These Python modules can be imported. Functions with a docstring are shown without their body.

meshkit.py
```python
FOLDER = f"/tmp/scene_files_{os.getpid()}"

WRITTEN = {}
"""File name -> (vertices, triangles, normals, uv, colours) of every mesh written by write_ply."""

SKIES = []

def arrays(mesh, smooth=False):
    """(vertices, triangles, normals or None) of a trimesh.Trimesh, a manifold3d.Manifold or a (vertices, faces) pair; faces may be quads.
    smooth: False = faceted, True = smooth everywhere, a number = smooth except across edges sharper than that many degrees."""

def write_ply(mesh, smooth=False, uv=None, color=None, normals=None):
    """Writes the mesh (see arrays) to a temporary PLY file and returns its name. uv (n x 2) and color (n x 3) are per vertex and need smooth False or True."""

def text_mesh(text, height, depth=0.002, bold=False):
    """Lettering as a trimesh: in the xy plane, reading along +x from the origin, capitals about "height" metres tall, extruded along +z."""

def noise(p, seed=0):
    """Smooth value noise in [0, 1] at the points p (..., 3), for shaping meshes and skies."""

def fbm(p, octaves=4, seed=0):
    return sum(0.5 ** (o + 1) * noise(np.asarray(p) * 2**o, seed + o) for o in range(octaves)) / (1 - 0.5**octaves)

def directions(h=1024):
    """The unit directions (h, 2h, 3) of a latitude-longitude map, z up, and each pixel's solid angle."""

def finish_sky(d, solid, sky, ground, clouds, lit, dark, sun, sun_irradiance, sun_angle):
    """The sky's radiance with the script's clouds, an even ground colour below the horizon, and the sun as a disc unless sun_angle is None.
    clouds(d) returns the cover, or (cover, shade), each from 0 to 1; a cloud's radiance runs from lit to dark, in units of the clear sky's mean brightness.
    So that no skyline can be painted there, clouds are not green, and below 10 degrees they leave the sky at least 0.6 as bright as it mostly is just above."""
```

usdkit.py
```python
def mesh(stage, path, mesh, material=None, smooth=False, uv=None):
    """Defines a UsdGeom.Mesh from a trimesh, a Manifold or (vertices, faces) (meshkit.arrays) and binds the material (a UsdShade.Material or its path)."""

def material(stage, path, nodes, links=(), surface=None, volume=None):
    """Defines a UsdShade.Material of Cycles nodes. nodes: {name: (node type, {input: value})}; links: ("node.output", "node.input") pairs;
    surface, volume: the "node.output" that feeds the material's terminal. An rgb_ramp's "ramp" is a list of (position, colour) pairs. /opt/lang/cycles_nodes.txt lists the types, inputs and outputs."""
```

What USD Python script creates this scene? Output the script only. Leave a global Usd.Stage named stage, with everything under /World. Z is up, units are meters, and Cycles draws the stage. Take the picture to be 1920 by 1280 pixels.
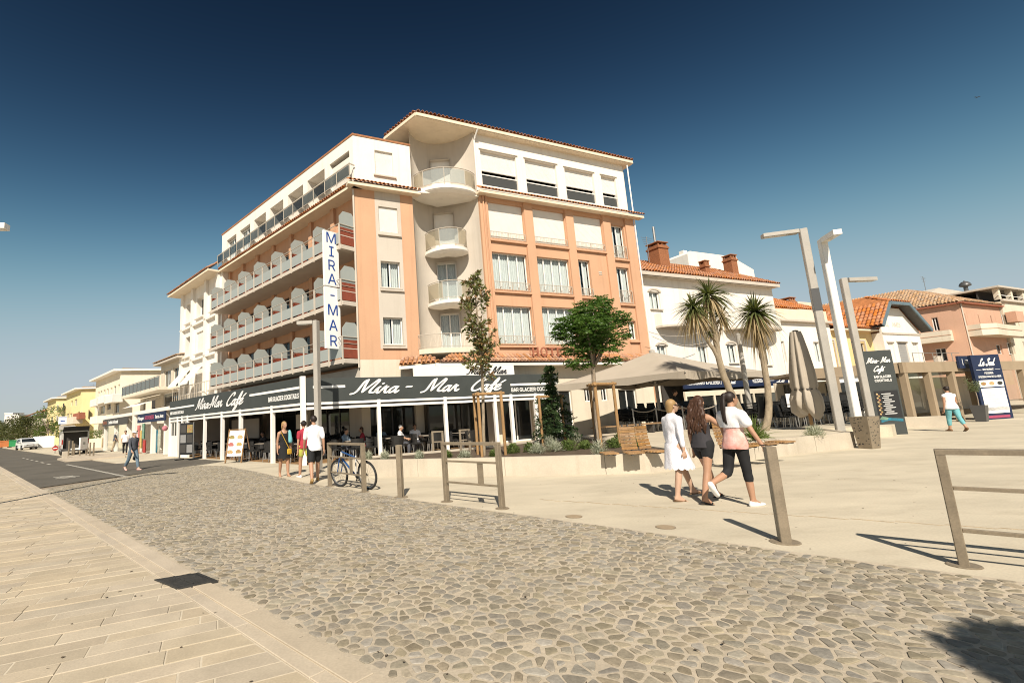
import math, random
import numpy as np, trimesh, manifold3d as m3, usdkit, meshkit
from shapely import geometry as sg, affinity as sa
from shapely.ops import unary_union
from scipy.spatial import Voronoi
from pxr import Usd, UsdGeom, UsdLux, UsdShade, Gf, Sdf, Vt

stage = Usd.Stage.CreateInMemory()
UsdGeom.SetStageUpAxis(stage, 'Z'); UsdGeom.SetStageMetersPerUnit(stage, 1.0)
UsdGeom.Xform.Define(stage, '/World'); UsdGeom.Scope.Define(stage, '/World/Looks')
random.seed(7); rng = np.random.default_rng(7)
pi = math.pi

# ---------------------------------------------------------------- camera
CAM_H, FPX, PITCH, ROLL, CX, CY = 1.615, 885.0, 8.95, -3.18, 792.0, 640.0
EXPOSURE = 0.62
_p, _r = math.radians(PITCH), math.radians(ROLL)
CF = np.array([0, math.cos(_p), math.sin(_p)]); _R = np.array([1.0, 0, 0]); _U = np.cross(_R, CF)
CR = _R*math.cos(_r)+_U*math.sin(_r); CU = -_R*math.sin(_r)+_U*math.cos(_r)
cam = UsdGeom.Camera.Define(stage, '/World/camera')
M = Gf.Matrix4d(*CR, 0, *CU, 0, *(-CF), 0, 0, 0, CAM_H, 1)
cam.AddTransformOp().Set(M)
cam.CreateHorizontalApertureAttr(36.0); cam.CreateVerticalApertureAttr(36.0*682/1024)
cam.CreateFocalLengthAttr(36.0*FPX/1920)
cam.CreateHorizontalApertureOffsetAttr(36.0*(960-CX)/1920)
cam.CreateVerticalApertureOffsetAttr(0.0)
cam.CreateClippingRangeAttr(Gf.Vec2f(0.05, 3000)); cam.CreateExposureAttr(EXPOSURE)

# ---------------------------------------------------------------- sky and sun
SUN_EL, SUN_AZ = math.radians(42.3), math.radians(184.0)
sunv = np.array([math.sin(SUN_AZ)*math.cos(SUN_EL), math.cos(SUN_AZ)*math.cos(SUN_EL), math.sin(SUN_EL)])
sky = UsdLux.DomeLight.Define(stage, '/World/sky')
skym = usdkit.material(stage, '/World/Looks/sky', {
    'sky': ('sky_texture', {'sky_type': 'single_scattering', 'sun_disc': False, 'sun_elevation': SUN_EL, 'sun_rotation': SUN_AZ, 'air_density': 1.0, 'aerosol_density': 0.55, 'ozone_density': 2.6}),
    # the hard grade of the photograph, one curve for the whole sky: deep where it is dark, levelling off where it is pale
    'k': ('mix_color', {'blend_type': 'multiply', 'fac': 1.0, 'b': (.25, .25, .25), 'use_clamp': False}), 'hs': ('hsv', {'saturation': .75}), 'gam': ('gamma', {'gamma': 4.4}),
    'up': ('mix_color', {'blend_type': 'multiply', 'fac': 1.0, 'b': (18.0, 14.0, 4.9), 'use_clamp': False}), 'dn': ('mix_color', {'blend_type': 'multiply', 'fac': 1.0, 'b': (3.95, 2.78, .86), 'use_clamp': False}),
    'one': ('mix_color', {'blend_type': 'add', 'fac': 1.0, 'b': (1.0, 1.0, 1.0), 'use_clamp': False}), 'div': ('mix_color', {'blend_type': 'divide', 'fac': 1.0, 'use_clamp': False}),
    'bg': ('background_shader', {'strength': 0.075}),
}, [('sky.color', 'k.a'), ('k.result', 'hs.color'), ('hs.color', 'gam.color'), ('gam.color', 'up.a'), ('gam.color', 'dn.a'), ('dn.result', 'one.a'), ('up.result', 'div.a'), ('one.result', 'div.b'), ('div.result', 'bg.color')], surface='bg.background')
UsdShade.MaterialBindingAPI.Apply(sky.GetPrim()).Bind(skym)
sky.GetPrim().SetCustomDataByKey('kind', 'structure')
sun = UsdLux.DistantLight.Define(stage, '/World/sun')
sun.CreateNormalizeAttr(True); sun.CreateIntensityAttr(1.15); sun.CreateAngleAttr(0.5); sun.CreateColorAttr(Gf.Vec3f(1.0, .91, .78))
_z = sunv; _x = np.cross([0, 0, 1.0], _z); _x /= np.linalg.norm(_x); _y = np.cross(_z, _x)
sun.AddTransformOp().Set(Gf.Matrix4d(*_x, 0, *_y, 0, *_z, 0, *(sunv*200), 1))

# ---------------------------------------------------------------- survey: points measured on the photograph, turned into metres
def ray(x, y): return CF+(x-CX)/FPX*CR-(y-CY)/FPX*CU
def G(x, y, z=0.0):
    d = ray(x, y); t = (z-CAM_H)/d[2]; return np.array([d[0]*t, d[1]*t])
def AT(x, y, D):
    d = ray(x, y); t = D/d[1]; return d*t+np.array([0, 0, CAM_H])
def HT(x, y, g):
    d = ray(x, y); return CAM_H+d[2]*math.hypot(*g[:2])/math.hypot(d[0], d[1])

class Fr:
    """A vertical facade plane: s runs along azimuth az, d outwards."""
    def __init__(s, o, az, side=1):
        a = math.radians(az); s.o = np.array(o[:2], float); s.D = np.array([math.sin(a), math.cos(a)])
        s.N = np.array([s.D[1], -s.D[0]])*side; s.az = az; s.side = side
    def P(s, u, d, z): q = s.o+s.D*u+s.N*d; return np.array([q[0], q[1], z])
    def W(s, x, y, d=0.0):
        r = ray(x, y); t = ((s.o+s.N*d)@s.N)/(r[:2]@s.N); q = r[:2]*t
        return float((q-s.o)@s.D), float(CAM_H+r[2]*t)
    def off(s, d): return Fr(s.o+s.N*d, s.az, s.side)

# ---------------------------------------------------------------- mesh building
class B:
    def __init__(s): s.v = []; s.f = []; s.n = 0; s.t = []; s.cur = 0.0; s.toned = False
    def tint(s): s.cur = float(rng.random()); s.toned = True
    def add(s, v, f, tone=None):
        v = np.asarray(v, float); f = np.asarray(f, int)
        if f.shape[1] == 4: f = np.vstack([f[:, [0, 1, 2]], f[:, [0, 2, 3]]])
        s.t.append(np.full(len(v), s.cur) if tone is None else tone); s.toned |= tone is not None; s.v.append(v); s.f.append(f+s.n); s.n += len(v); return s
    def mesh(s, t): return s.add(t.vertices, t.faces)
    def quad(s, a, b, c, d): return s.add([a, b, c, d], [[0, 1, 2], [0, 2, 3]])
    def hexa(s, p):
        return s.add(p, [[0, 3, 2, 1], [4, 5, 6, 7], [0, 1, 5, 4], [1, 2, 6, 5], [2, 3, 7, 6], [3, 0, 4, 7]])
    def box(s, fr, u0, u1, d0, d1, z0, z1):
        P = fr.P; return s.hexa([P(u0, d0, z0), P(u1, d0, z0), P(u1, d1, z0), P(u0, d1, z0), P(u0, d0, z1), P(u1, d0, z1), P(u1, d1, z1), P(u0, d1, z1)])
    def cbox(s, fr, u0, u1, d0, d1, z0, z1, c=.01):
        """a box with chamfered vertical and top edges"""
        u0, u1 = min(u0, u1), max(u0, u1); d0, d1 = min(d0, d1), max(d0, d1)
        def ring(z, i): return [fr.P(*q, z) for q in ((u0+c, d0+i), (u1-c, d0+i), (u1-i, d0+c), (u1-i, d1-c), (u1-c, d1-i), (u0+c, d1-i), (u0+i, d1-c), (u0+i, d0+c))]
        return s.rings([ring(z0, 0), ring(z1-c, 0), ring(z1, c)], cap=True)
    def rings(s, rs, cap=True, closed=True):
        n = len(rs[0]); k = len(rs); v = np.concatenate([np.asarray(r, float) for r in rs]); f = []
        m = n if closed else n-1
        i = np.arange(m); j = (i+1) % n
        for a in range(k-1): f.append(np.stack([a*n+i, a*n+j, (a+1)*n+j, (a+1)*n+i], 1))
        f = np.vstack(f); tri = np.vstack([f[:, [0, 1, 2]], f[:, [0, 2, 3]]])
        if cap:
            c0, c1 = len(v), len(v)+1; v = np.vstack([v, np.mean(rs[0], 0), np.mean(rs[-1], 0)])
            tri = np.vstack([tri, np.stack([j, i, np.full(m, c0)], 1), np.stack([(k-1)*n+i, (k-1)*n+j, np.full(m, c1)], 1)])
        return s.add(v, tri)
    def bar(s, p, q, w, h=None, up=(0, 0, 1)):
        p = np.asarray(p, float); q = np.asarray(q, float); h = h or w; d = q-p; d /= np.linalg.norm(d); up = np.asarray(up, float)
        if abs(d@up) > .98: up = np.array([1.0, 0, 0])
        x = np.cross(d, up); x /= np.linalg.norm(x); y = np.cross(x, d); x = x*w/2; y = y*h/2
        return s.hexa([p-x-y, p+x-y, p+x+y, p-x+y, q-x-y, q+x-y, q+x+y, q-x+y])
    def tube(s, pts, r, n=8, cap=True):
        pts = np.asarray(pts, float); k = len(pts); r = np.full(k, r) if np.ndim(r) == 0 else np.interp(np.linspace(0, 1, k), np.linspace(0, 1, len(r)), r)
        t = np.gradient(pts, axis=0); t /= np.linalg.norm(t, axis=1)[:, None]+1e-12
        up = np.array([0, 0, 1.0]) if abs(t[0][2]) < .9 else np.array([1.0, 0, 0])
        a = np.linspace(0, 2*pi, n, endpoint=False); rs = []
        x = np.cross(t[0], up)
        for i in range(k):
            x = x-t[i]*(x@t[i]); x /= np.linalg.norm(x); y = np.cross(t[i], x)
            rs.append(pts[i]+r[i]*(np.cos(a)[:, None]*x+np.sin(a)[:, None]*y))
        return s.rings(rs, cap)
    def lathe(s, c, prof, n=16, cap=True):
        a = np.linspace(0, 2*pi, n, endpoint=False); c = np.asarray(c, float)
        return s.rings([c+np.stack([r*np.cos(a), r*np.sin(a), np.full(n, z)], 1) for r, z in prof], cap)
    def poly(s, fr, ring, d0, d1, holes=()):
        """shape in the facade plane (u,z) pushed from depth d0 to d1"""
        P = ring if hasattr(ring, 'exterior') else sg.Polygon(ring, holes)
        for g in getattr(P, 'geoms', [P]):
            if g.is_empty or g.area < 1e-7: continue
            t = trimesh.creation.extrude_polygon(g, 1.0, engine='earcut'); v = t.vertices
            w = np.empty_like(v); q = fr.o+np.outer(v[:, 0], fr.D)+np.outer(d0+v[:, 2]*(d1-d0), fr.N)
            w[:, :2] = q; w[:, 2] = v[:, 1]; s.add(w, t.faces)
        return s
    def flat(s, ring, z0, z1):
        """plan shape (x,y) from z0 to z1"""
        P = ring if hasattr(ring, 'exterior') else sg.Polygon(ring)
        for g in getattr(P, 'geoms', [P]):
            if g.is_empty or g.area < 1e-7: continue
            t = trimesh.creation.extrude_polygon(g, z1-z0, engine='earcut'); v = np.array(t.vertices); v[:, 2] += z0; s.add(v, t.faces)
        return s
    def data(s): return np.vstack(s.v), np.vstack(s.f)
    def xf(s, M):
        """all so far moved by a 4x4 matrix"""
        s.v = [v@M[:3, :3].T+M[:3, 3] for v in s.v]; return s

_used = {}
BASE = {}
def _name(parent, name):
    k = (parent, name); n = _used.get(k, 0); _used[k] = n+1
    return name if n == 0 else f'{name}_{n:03d}'
def _tag(prim, label=None, cat=None, group=None, kind=None):
    for k, x in (('label', label), ('category', cat), ('group', group), ('kind', kind)):
        if x: prim.SetCustomDataByKey(k, x)
def thing(name, label, cat, base=(0, 0, 0), group=None, rot=0.0):
    path = '/World/'+_name('/World', name); x = UsdGeom.Xform.Define(stage, path)
    b = np.zeros(3); b[:len(base)] = base
    x.AddTranslateOp().Set(Gf.Vec3d(*map(float, b)))
    if rot: x.AddRotateZOp().Set(float(rot))
    BASE[path] = b if not rot else np.zeros(3)
    if rot: BASE[path] = np.zeros(3)
    _tag(x.GetPrim(), label, cat, group); return path
def local_thing(name, label, cat, base=(0, 0, 0), group=None, rot=0.0):
    """a thing whose parts are modelled round its own origin"""
    p = thing(name, label, cat, base, group, rot); BASE[p] = np.zeros(3); return p
def copy_of(src, label, base, rot=0.0, group=None, scale=None):
    name = src.split('/')[-1].rstrip('0123456789').rstrip('_') if src[-3:].isdigit() else src.split('/')[-1]
    path = '/World/'+_name('/World', name); x = UsdGeom.Xform.Define(stage, path); pr = x.GetPrim()
    was = stage.GetPrimAtPath(src).GetCustomData()
    pr.GetReferences().AddInternalReference(src); pr.SetInstanceable(True)
    x.ClearXformOpOrder(); b = list(base)+[0]*(3-len(base))
    for a in ('xformOp:translate', 'xformOp:rotateZ', 'xformOp:scale'):
        pass
    x.SetXformOpOrder([])
    t = x.AddTranslateOp(opSuffix='c'); t.Set(Gf.Vec3d(*map(float, b)))
    r = x.AddRotateZOp(opSuffix='c'); r.Set(float(rot))
    if scale: x.AddScaleOp(opSuffix='c').Set(Gf.Vec3f(*(scale if np.ndim(scale) else (scale,)*3)))
    _tag(pr, label, was.get('category'), group or was.get('group')); return path
def part(b, name, mat, parent=None, smooth=False, label=None, cat=None, group=None, kind=None, base=None):
    v, f = b.data() if isinstance(b, B) else (np.asarray(b.vertices), np.asarray(b.faces))
    if parent is None:
        bs = np.zeros(3)
        if base is not None: bs[:len(base)] = base
        path = '/World/'+_name('/World', name)
    else:
        bs = BASE[parent]; path = parent+'/'+_name(parent, name)
    BASE[path] = bs
    v = v-bs; n = None
    if smooth is not False:
        v, f, n = meshkit.arrays((v, f) if smooth is True else trimesh.Trimesh(v, f, process=False, validate=False), smooth) if smooth is True else meshkit.arrays(_weld(v, f), smooth)
    m = UsdGeom.Mesh.Define(stage, path)
    m.CreatePointsAttr(Vt.Vec3fArray.FromNumpy(np.ascontiguousarray(v, np.float32)))
    m.CreateFaceVertexCountsAttr(Vt.IntArray.FromNumpy(np.full(len(f), 3, np.int32)))
    m.CreateFaceVertexIndicesAttr(Vt.IntArray.FromNumpy(np.ascontiguousarray(f, np.int32).ravel()))
    m.CreateSubdivisionSchemeAttr('none')
    if n is not None:
        m.CreateNormalsAttr(Vt.Vec3fArray.FromNumpy(np.ascontiguousarray(n, np.float32))); m.SetNormalsInterpolation('vertex')
    if isinstance(b, B) and b.toned and n is None:
        UsdGeom.PrimvarsAPI(m).CreatePrimvar('tone', Sdf.ValueTypeNames.FloatArray, 'vertex').Set(Vt.FloatArray.FromNumpy(np.concatenate(b.t).astype(np.float32)))
    if parent is None and base is not None: m.AddTranslateOp().Set(Gf.Vec3d(*map(float, bs)))
    UsdShade.MaterialBindingAPI.Apply(m.GetPrim()).Bind(MATS[mat])
    _tag(m.GetPrim(), label, cat, group, kind); return path
def _weld(v, f):
    t = trimesh.Trimesh(v, f, process=False); t.merge_vertices(); return t

# ---------------------------------------------------------------- materials
MATS = {}
def mat(name, c, rough=.8, *a, **k):
    if name.endswith('_wall') or name.startswith('wall_') or name in ('trim', 'soffit', 'concrete', 'taupe', 'taupe_pale'): k.setdefault('streak', .24 if name != 'concrete' else .3)
    return _mat(name, c, rough, *a, **k)
def _mat(name, c, rough=.8, var=.1, scale=3.0, fine=40.0, bump=.0, metal=0.0, spec=.4, dirt=0.0, rnd=0.0, isl=0.0, c2=None, extra=None, coat=0.0, stretch=None, streak=0.0):
    """matte or glossy surface: base colour with broad and fine mottling, optional wear, relief and a tone that differs from piece to piece"""
    c = np.array(c, float); c = c*(.92 if 'white' in name or name in ('shutter', 'soffit', 'curtain') else 1.0 if c.mean() < .08 else .74); c2 = None if c2 is None else np.array(c2)*.74
    lo = c*(1-var) if c2 is None else np.array(c2, float)
    nodes = {'g': ('geometry', {}), 'map': ('mapping', {'scale': stretch or (1, 1, 1)}), 'n1': ('noise_texture', {'scale': scale, 'detail': 4.0, 'roughness': .6}),
             'r1': ('map_range', {'from_min': .32, 'from_max': .68, 'clamp': True}),
             'm1': ('mix_color', {'a': tuple(lo), 'b': tuple(np.minimum(c*(1+var*.5), .95))}),
             'n2': ('noise_texture', {'scale': fine, 'detail': 3.0}),
             'r2': ('map_range', {'from_min': .3, 'from_max': .7, 'to_min': 1-var*.8, 'to_max': 1+var*.4, 'clamp': True}),
             'm2': ('mix_color', {'blend_type': 'multiply', 'fac': 1.0}),
             'p': ('principled_bsdf', {'roughness': rough, 'metallic': metal, 'specular_ior_level': spec, 'coat_weight': coat})}
    L = [('g.position', 'map.vector'), ('map.vector', 'n1.vector'), ('map.vector', 'n2.vector'), ('n1.fac', 'r1.value'), ('r1.result', 'm1.fac'), ('n2.fac', 'r2.value'), ('m1.result', 'm2.a'), ('r2.result', 'm2.b')]
    out = 'm2.result'
    if dirt:
        nodes['n3'] = ('noise_texture', {'scale': .7, 'detail': 6.0, 'roughness': .7}); nodes['r3'] = ('map_range', {'from_min': .5, 'from_max': .75, 'to_min': 0.0, 'to_max': dirt, 'clamp': True})
        nodes['m3'] = ('mix_color', {'b': tuple(c*np.array([.45, .42, .38]))}); L += [('map.vector', 'n3.vector'), ('n3.fac', 'r3.value'), ('r3.result', 'm3.fac'), (out, 'm3.a')]; out = 'm3.result'
    if streak:                                                         # rain marks running down the face
        nodes['ms'] = ('mapping', {'scale': (3.2, 3.2, .16)}); nodes['n4'] = ('noise_texture', {'scale': 1.0, 'detail': 5.0, 'roughness': .65}); nodes['r4'] = ('map_range', {'from_min': .52, 'from_max': .78, 'to_min': 0.0, 'to_max': streak, 'clamp': True})
        nodes['m4'] = ('mix_color', {'b': tuple(c*np.array([.48, .43, .36]))}); L += [('g.position', 'ms.vector'), ('ms.vector', 'n4.vector'), ('n4.fac', 'r4.value'), ('r4.result', 'm4.fac'), (out, 'm4.a')]; out = 'm4.result'
    if rnd or isl:
        k = rnd or isl
        if rnd: nodes['o'] = ('object_info', {}); src = 'o.random'
        else: nodes['at'] = ('attribute', {'attribute': 'tone'}); src = 'at.fac'
        nodes['ro'] = ('map_range', {'to_min': 1-k, 'to_max': 1+k*.7}); nodes['wn'] = ('white_noise_texture', {'dimensions': '1D'})
        nodes['hs'] = ('hsv', {'hue': .5, 'saturation': 1.0, 'value': 1.0}); nodes['rs'] = ('map_range', {'to_min': 1-k*1.2, 'to_max': 1+k*.7}); nodes['rh'] = ('map_range', {'to_min': .5-k*.02, 'to_max': .5+k*.02})
        nodes['wh'] = ('white_noise_texture', {'dimensions': '1D'}); nodes['ad'] = ('math', {'math_type': 'add', 'value2': 3.7})
        L += [(src, 'ro.value'), (src, 'wn.w'), (src, 'ad.value1'), ('ad.value', 'wh.w'), ('wn.value', 'rs.value'), ('wh.value', 'rh.value'), ('rh.result', 'hs.hue'), ('rs.result', 'hs.saturation'), ('ro.result', 'hs.value'), (out, 'hs.color')]; out = 'hs.color'
    L.append((out, 'p.base_color'))
    if bump:
        nodes['bp'] = ('bump', {'strength': min(1.0, bump*40), 'distance': bump, 'height': 1.0}); L += [('n2.fac', 'bp.height'), ('bp.normal', 'p.normal')]
    MATS[name] = usdkit.material(stage, '/World/Looks/'+name, nodes, L, surface='p.BSDF'); return name
def leafmat(name, c, c2, trans=.35, rough=.5, spec=.35):
    nodes = {'g': ('geometry', {}), 'n': ('noise_texture', {'scale': 1.6, 'detail': 2.0}), 'r': ('map_range', {'from_min': .35, 'from_max': .65, 'clamp': True}),
             'at': ('attribute', {'attribute': 'tone'}), 'ad': ('mix_float', {'fac': .55}), 'm': ('mix_color', {'a': tuple(c), 'b': tuple(c2)}), 'p': ('principled_bsdf', {'roughness': rough, 'specular_ior_level': spec}),
             't': ('translucent_bsdf', {}), 'tm': ('mix_color', {'blend_type': 'multiply', 'fac': 1.0, 'b': (1.1, 1.25, .5), 'use_clamp_result': False}), 'mx': ('mix_closure', {'fac': trans})}
    L = [('g.position', 'n.vector'), ('n.fac', 'r.value'), ('r.result', 'ad.a'), ('at.fac', 'ad.b'), ('ad.result', 'm.fac'), ('m.result', 'p.base_color'), ('m.result', 'tm.a'), ('tm.result', 't.color'), ('p.BSDF', 'mx.closure1'), ('t.BSDF', 'mx.closure2')]
    MATS[name] = usdkit.material(stage, '/World/Looks/'+name, nodes, L, surface='mx.closure'); return name
def glassmat(name, tint=(.9, .95, .95), refl=1.0, rough=.02, body=None, k=0.0):
    """pane: lets sunlight through, reflects by fresnel; k adds a tinted or frosted body"""
    nodes = {'t': ('transparent_bsdf', {'color': tint}), 'gl': ('glossy_bsdf', {'color': (refl,)*3, 'roughness': rough}), 'ge': ('geometry', {}), 'io': ('mix_float', {'a': 1.5, 'b': 1/1.5}), 'fr': ('fresnel', {}), 'mx': ('mix_closure', {})}
    L = [('ge.backfacing', 'io.fac'), ('io.result', 'fr.IOR'), ('fr.fac', 'mx.fac'), ('gl.BSDF', 'mx.closure2')]
    if body is not None:
        nodes['d'] = ('diffuse_bsdf', {'color': body}); nodes['tl'] = ('translucent_bsdf', {'color': body}); nodes['m0'] = ('mix_closure', {'fac': .35}); nodes['m1'] = ('mix_closure', {'fac': k})
        L += [('d.BSDF', 'm0.closure1'), ('tl.BSDF', 'm0.closure2'), ('t.BSDF', 'm1.closure1'), ('m0.closure', 'm1.closure2'), ('m1.closure', 'mx.closure1')]
    else: L.append(('t.BSDF', 'mx.closure1'))
    MATS[name] = usdkit.material(stage, '/World/Looks/'+name, nodes, L, surface='mx.closure'); return name

mat('earth', (.36, .29, .21), .95, .15, .3, 6)
mat('asphalt', (.15, .132, .105), .9, .25, .5, 60, bump=.004, dirt=.25)
mat('mortar', (.60, .51, .385), .95, .18, .8, 50, bump=.003, dirt=.3)
mat('cobble', (.40, .345, .255), .8, .22, 8, 45, bump=.004, rnd=.30)
mat('cobble_far', (.40, .345, .255), .8, .22, 8, 45, isl=.30)
mat('slab', (.60, .50, .36), .85, .12, 2.5, 60, bump=.0015, rnd=.10, dirt=.18)
mat('slab_far', (.60, .50, .36), .85, .12, 2.5, 60, isl=.10, dirt=.18)
mat('joint', (.70, .61, .47), .95, .1, 2, 40)
mat('kerb', (.62, .52, .39), .85, .12, 1.6, 50, bump=.0015, rnd=.07, dirt=.2)
mat('plaza', (.70, .615, .465), .88, .13, .45, 30, bump=.0015, dirt=.42, stretch=(1, 2.2, 1))
mat('road_paint', (.62, .58, .5), .8, .25, 6, 30)
mat('iron', (.035, .033, .03), .6, .3, 6, 50, spec=.5)
mat('white_wall', (.82, .77, .69), .85, .05, .6, 25, dirt=.06)
mat('cream_wall', (.86, .76, .60), .85, .07, .6, 25, dirt=.10)
mat('grey_wall', (.70, .625, .53), .85, .05, .6, 25, dirt=.06)
mat('coral_wall', (.74, .435, .265), .85, .06, .5, 25, dirt=.08)
mat('coral_dark', (.42, .15, .085), .85, .08, .6, 25)
mat('soffit', (.78, .66, .50), .8, .06, 1.5, 25)
mat('white_paint', (.82, .79, .74), .45, .04, 2, 30)
mat('trim', (.70, .62, .52), .7, .06, 2, 30)
mat('shutter', (.80, .76, .69), .6, .04, 2, 30)
mat('frame_white', (.78, .76, .72), .5, .04, 2, 30)
mat('frame_dark', (.06, .055, .05), .5, .1, 2, 30)
mat('curtain', (.62, .62, .60), .9, .14, 4, 20, stretch=(4, 4, .3))
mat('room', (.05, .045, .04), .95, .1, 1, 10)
mat('terracotta', (.60, .25, .105), .85, .25, 2.5, 12, isl=.22)
mat('terracotta_pale', (.66, .42, .24), .85, .25, 2.5, 12, isl=.22)
mat('terracotta_canopy', (.62, .31, .16), .85, .25, 2.5, 12, isl=.22)
mat('terracotta_bright', (.66, .24, .075), .85, .25, 2.5, 12, isl=.15)
mat('rail_metal', (.62, .55, .45), .4, .06, 3, 30, metal=.0, spec=.6)
mat('steel', (.55, .53, .50), .35, .08, 4, 40, metal=.8)
mat('bronze_metal', (.30, .24, .165), .5, .18, 7, 60, spec=.5, dirt=.3)
mat('lamp_paint', (.50, .465, .41), .45, .08, 2, 30, spec=.5, dirt=.2)
mat('lamp_dark', (.10, .10, .10), .4, .06, 2, 30, spec=.5)
mat('lamp_white', (.74, .72, .68), .4, .04, 2, 30, spec=.5)
mat('slate_green', (.047, .053, .05), .55, .12, 1.5, 30)
mat('navy', (.012, .022, .06), .6, .12, 2, 30)
mat('black_paint', (.02, .02, .021), .5, .1, 3, 30)
mat('red_panel', (.30, .07, .035), .7, .15, 4, 30)
mat('deck_tile', (.20, .10, .065), .7, .15, 4, 30)
mat('divider_glass', (.43, .46, .43), .35, .03, 2, 20, spec=.6)
mat('sign_white', (.84, .83, .80), .5, .02, 2, 20)
mat('sign_blue', (.03, .09, .36), .5, .05, 2, 20)
mat('concrete', (.66, .58, .46), .9, .10, 1.2, 40, bump=.002, dirt=.25)
mat('soil', (.10, .07, .045), .95, .4, 6, 30)
mat('wood', (.42, .235, .095), .7, .3, 3, 30, rnd=.12, stretch=(1, 1, 1))
mat('stake_wood', (.46, .27, .115), .8, .25, 5, 30, stretch=(3, 3, .5))
mat('bark_grey', (.33, .26, .19), .9, .3, 9, 40, bump=.004, stretch=(1, 1, .35))
mat('bark_pale', (.40, .32, .22), .9, .25, 9, 40, bump=.004, stretch=(1, 1, .35))
mat('canvas', (.52, .45, .36), .9, .06, 1.2, 30)
mat('wicker', (.016, .015, .014), .6, .3, 10, 60, bump=.002)
mat('alu', (.62, .61, .58), .35, .05, 5, 40, metal=.75)
mat('table_top', (.42, .36, .29), .4, .1, 5, 40)
glassmat('pane'); glassmat('balcony_glass', (.62, .68, .68), .8, .05, (.55, .58, .56), .45); glassmat('amber_glass', (.60, .55, .45), .8, .08, (.45, .40, .30), .55)
glassmat('dark_glass', (.25, .28, .28), 1.0, .03, (.05, .055, .055), .5)
glassmat('grey_glass', (.3, .3, .29), .8, .08, (.13, .13, .12), .8)
glassmat('frosted', (.7, .72, .7), .6, .25, (.62, .64, .61), .82)
# ================================================================ ground, road, paving
EV = np.array([math.sin(math.radians(135.4)), math.cos(math.radians(135.4))]); NV = np.array([-EV[1], EV[0]])   # along the road, across it
RD = Fr((0, 0), 135.4, -1)                                             # u along the road, d towards the plaza
def XY(u, d): q = EV*u+NV*d; return np.array([q[0], q[1]])
def UD(p): return float(np.dot(p, EV)), float(np.dot(p, NV))
N_L, N_K0, N_K1, N_R = 2.02, 1.71, 1.84, 6.35                            # kerb bands and road edge, across the road
U0C = -19.4                                                            # where the cobbles give way to asphalt
b = B().flat([(-900, -900), (900, -900), (900, 900), (-900, 900)], -.30, -.03)
part(b, 'ground', 'earth', kind='structure')
b = B().flat([XY(-400, N_R), XY(60, N_R), XY(60, 70), XY(-400, 70)], -.025, .0)
part(b, 'plaza_pavement', 'plaza', kind='structure')
b = B().flat([XY(-19.0, -1), XY(-23.2, N_R+3.0), XY(-30, N_R+3.0), XY(-30, N_R-.2), XY(-400, N_R-.2), XY(-400, -1)], -.02, .004)
part(b, 'asphalt_road', 'asphalt', kind='structure')
# painted marks on the asphalt
b = B()
for u in np.arange(-34, -19.5, .62): b.flat([XY(u, 4.55), XY(u+.5, 4.55), XY(u+.5, 4.67), XY(u, 4.67)], .006, .0085)
for u in np.arange(-52, -36, 3.0): b.flat([XY(u, 4.0), XY(u+1.2, 4.0), XY(u+1.2, 4.12), XY(u, 4.12)], .006, .0085)
for du, d0 in ((0, 2.9), (.45, 3.05), (.9, 2.85)): b.flat([XY(-24.5+du, d0), XY(-24.3+du, d0), XY(-24.05+du, d0+.6), XY(-24.25+du, d0+.6)], .006, .0085)
part(b, 'road_marking', 'road_paint', label='broken white line and arrow painted on the asphalt', cat='road marking')

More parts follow.
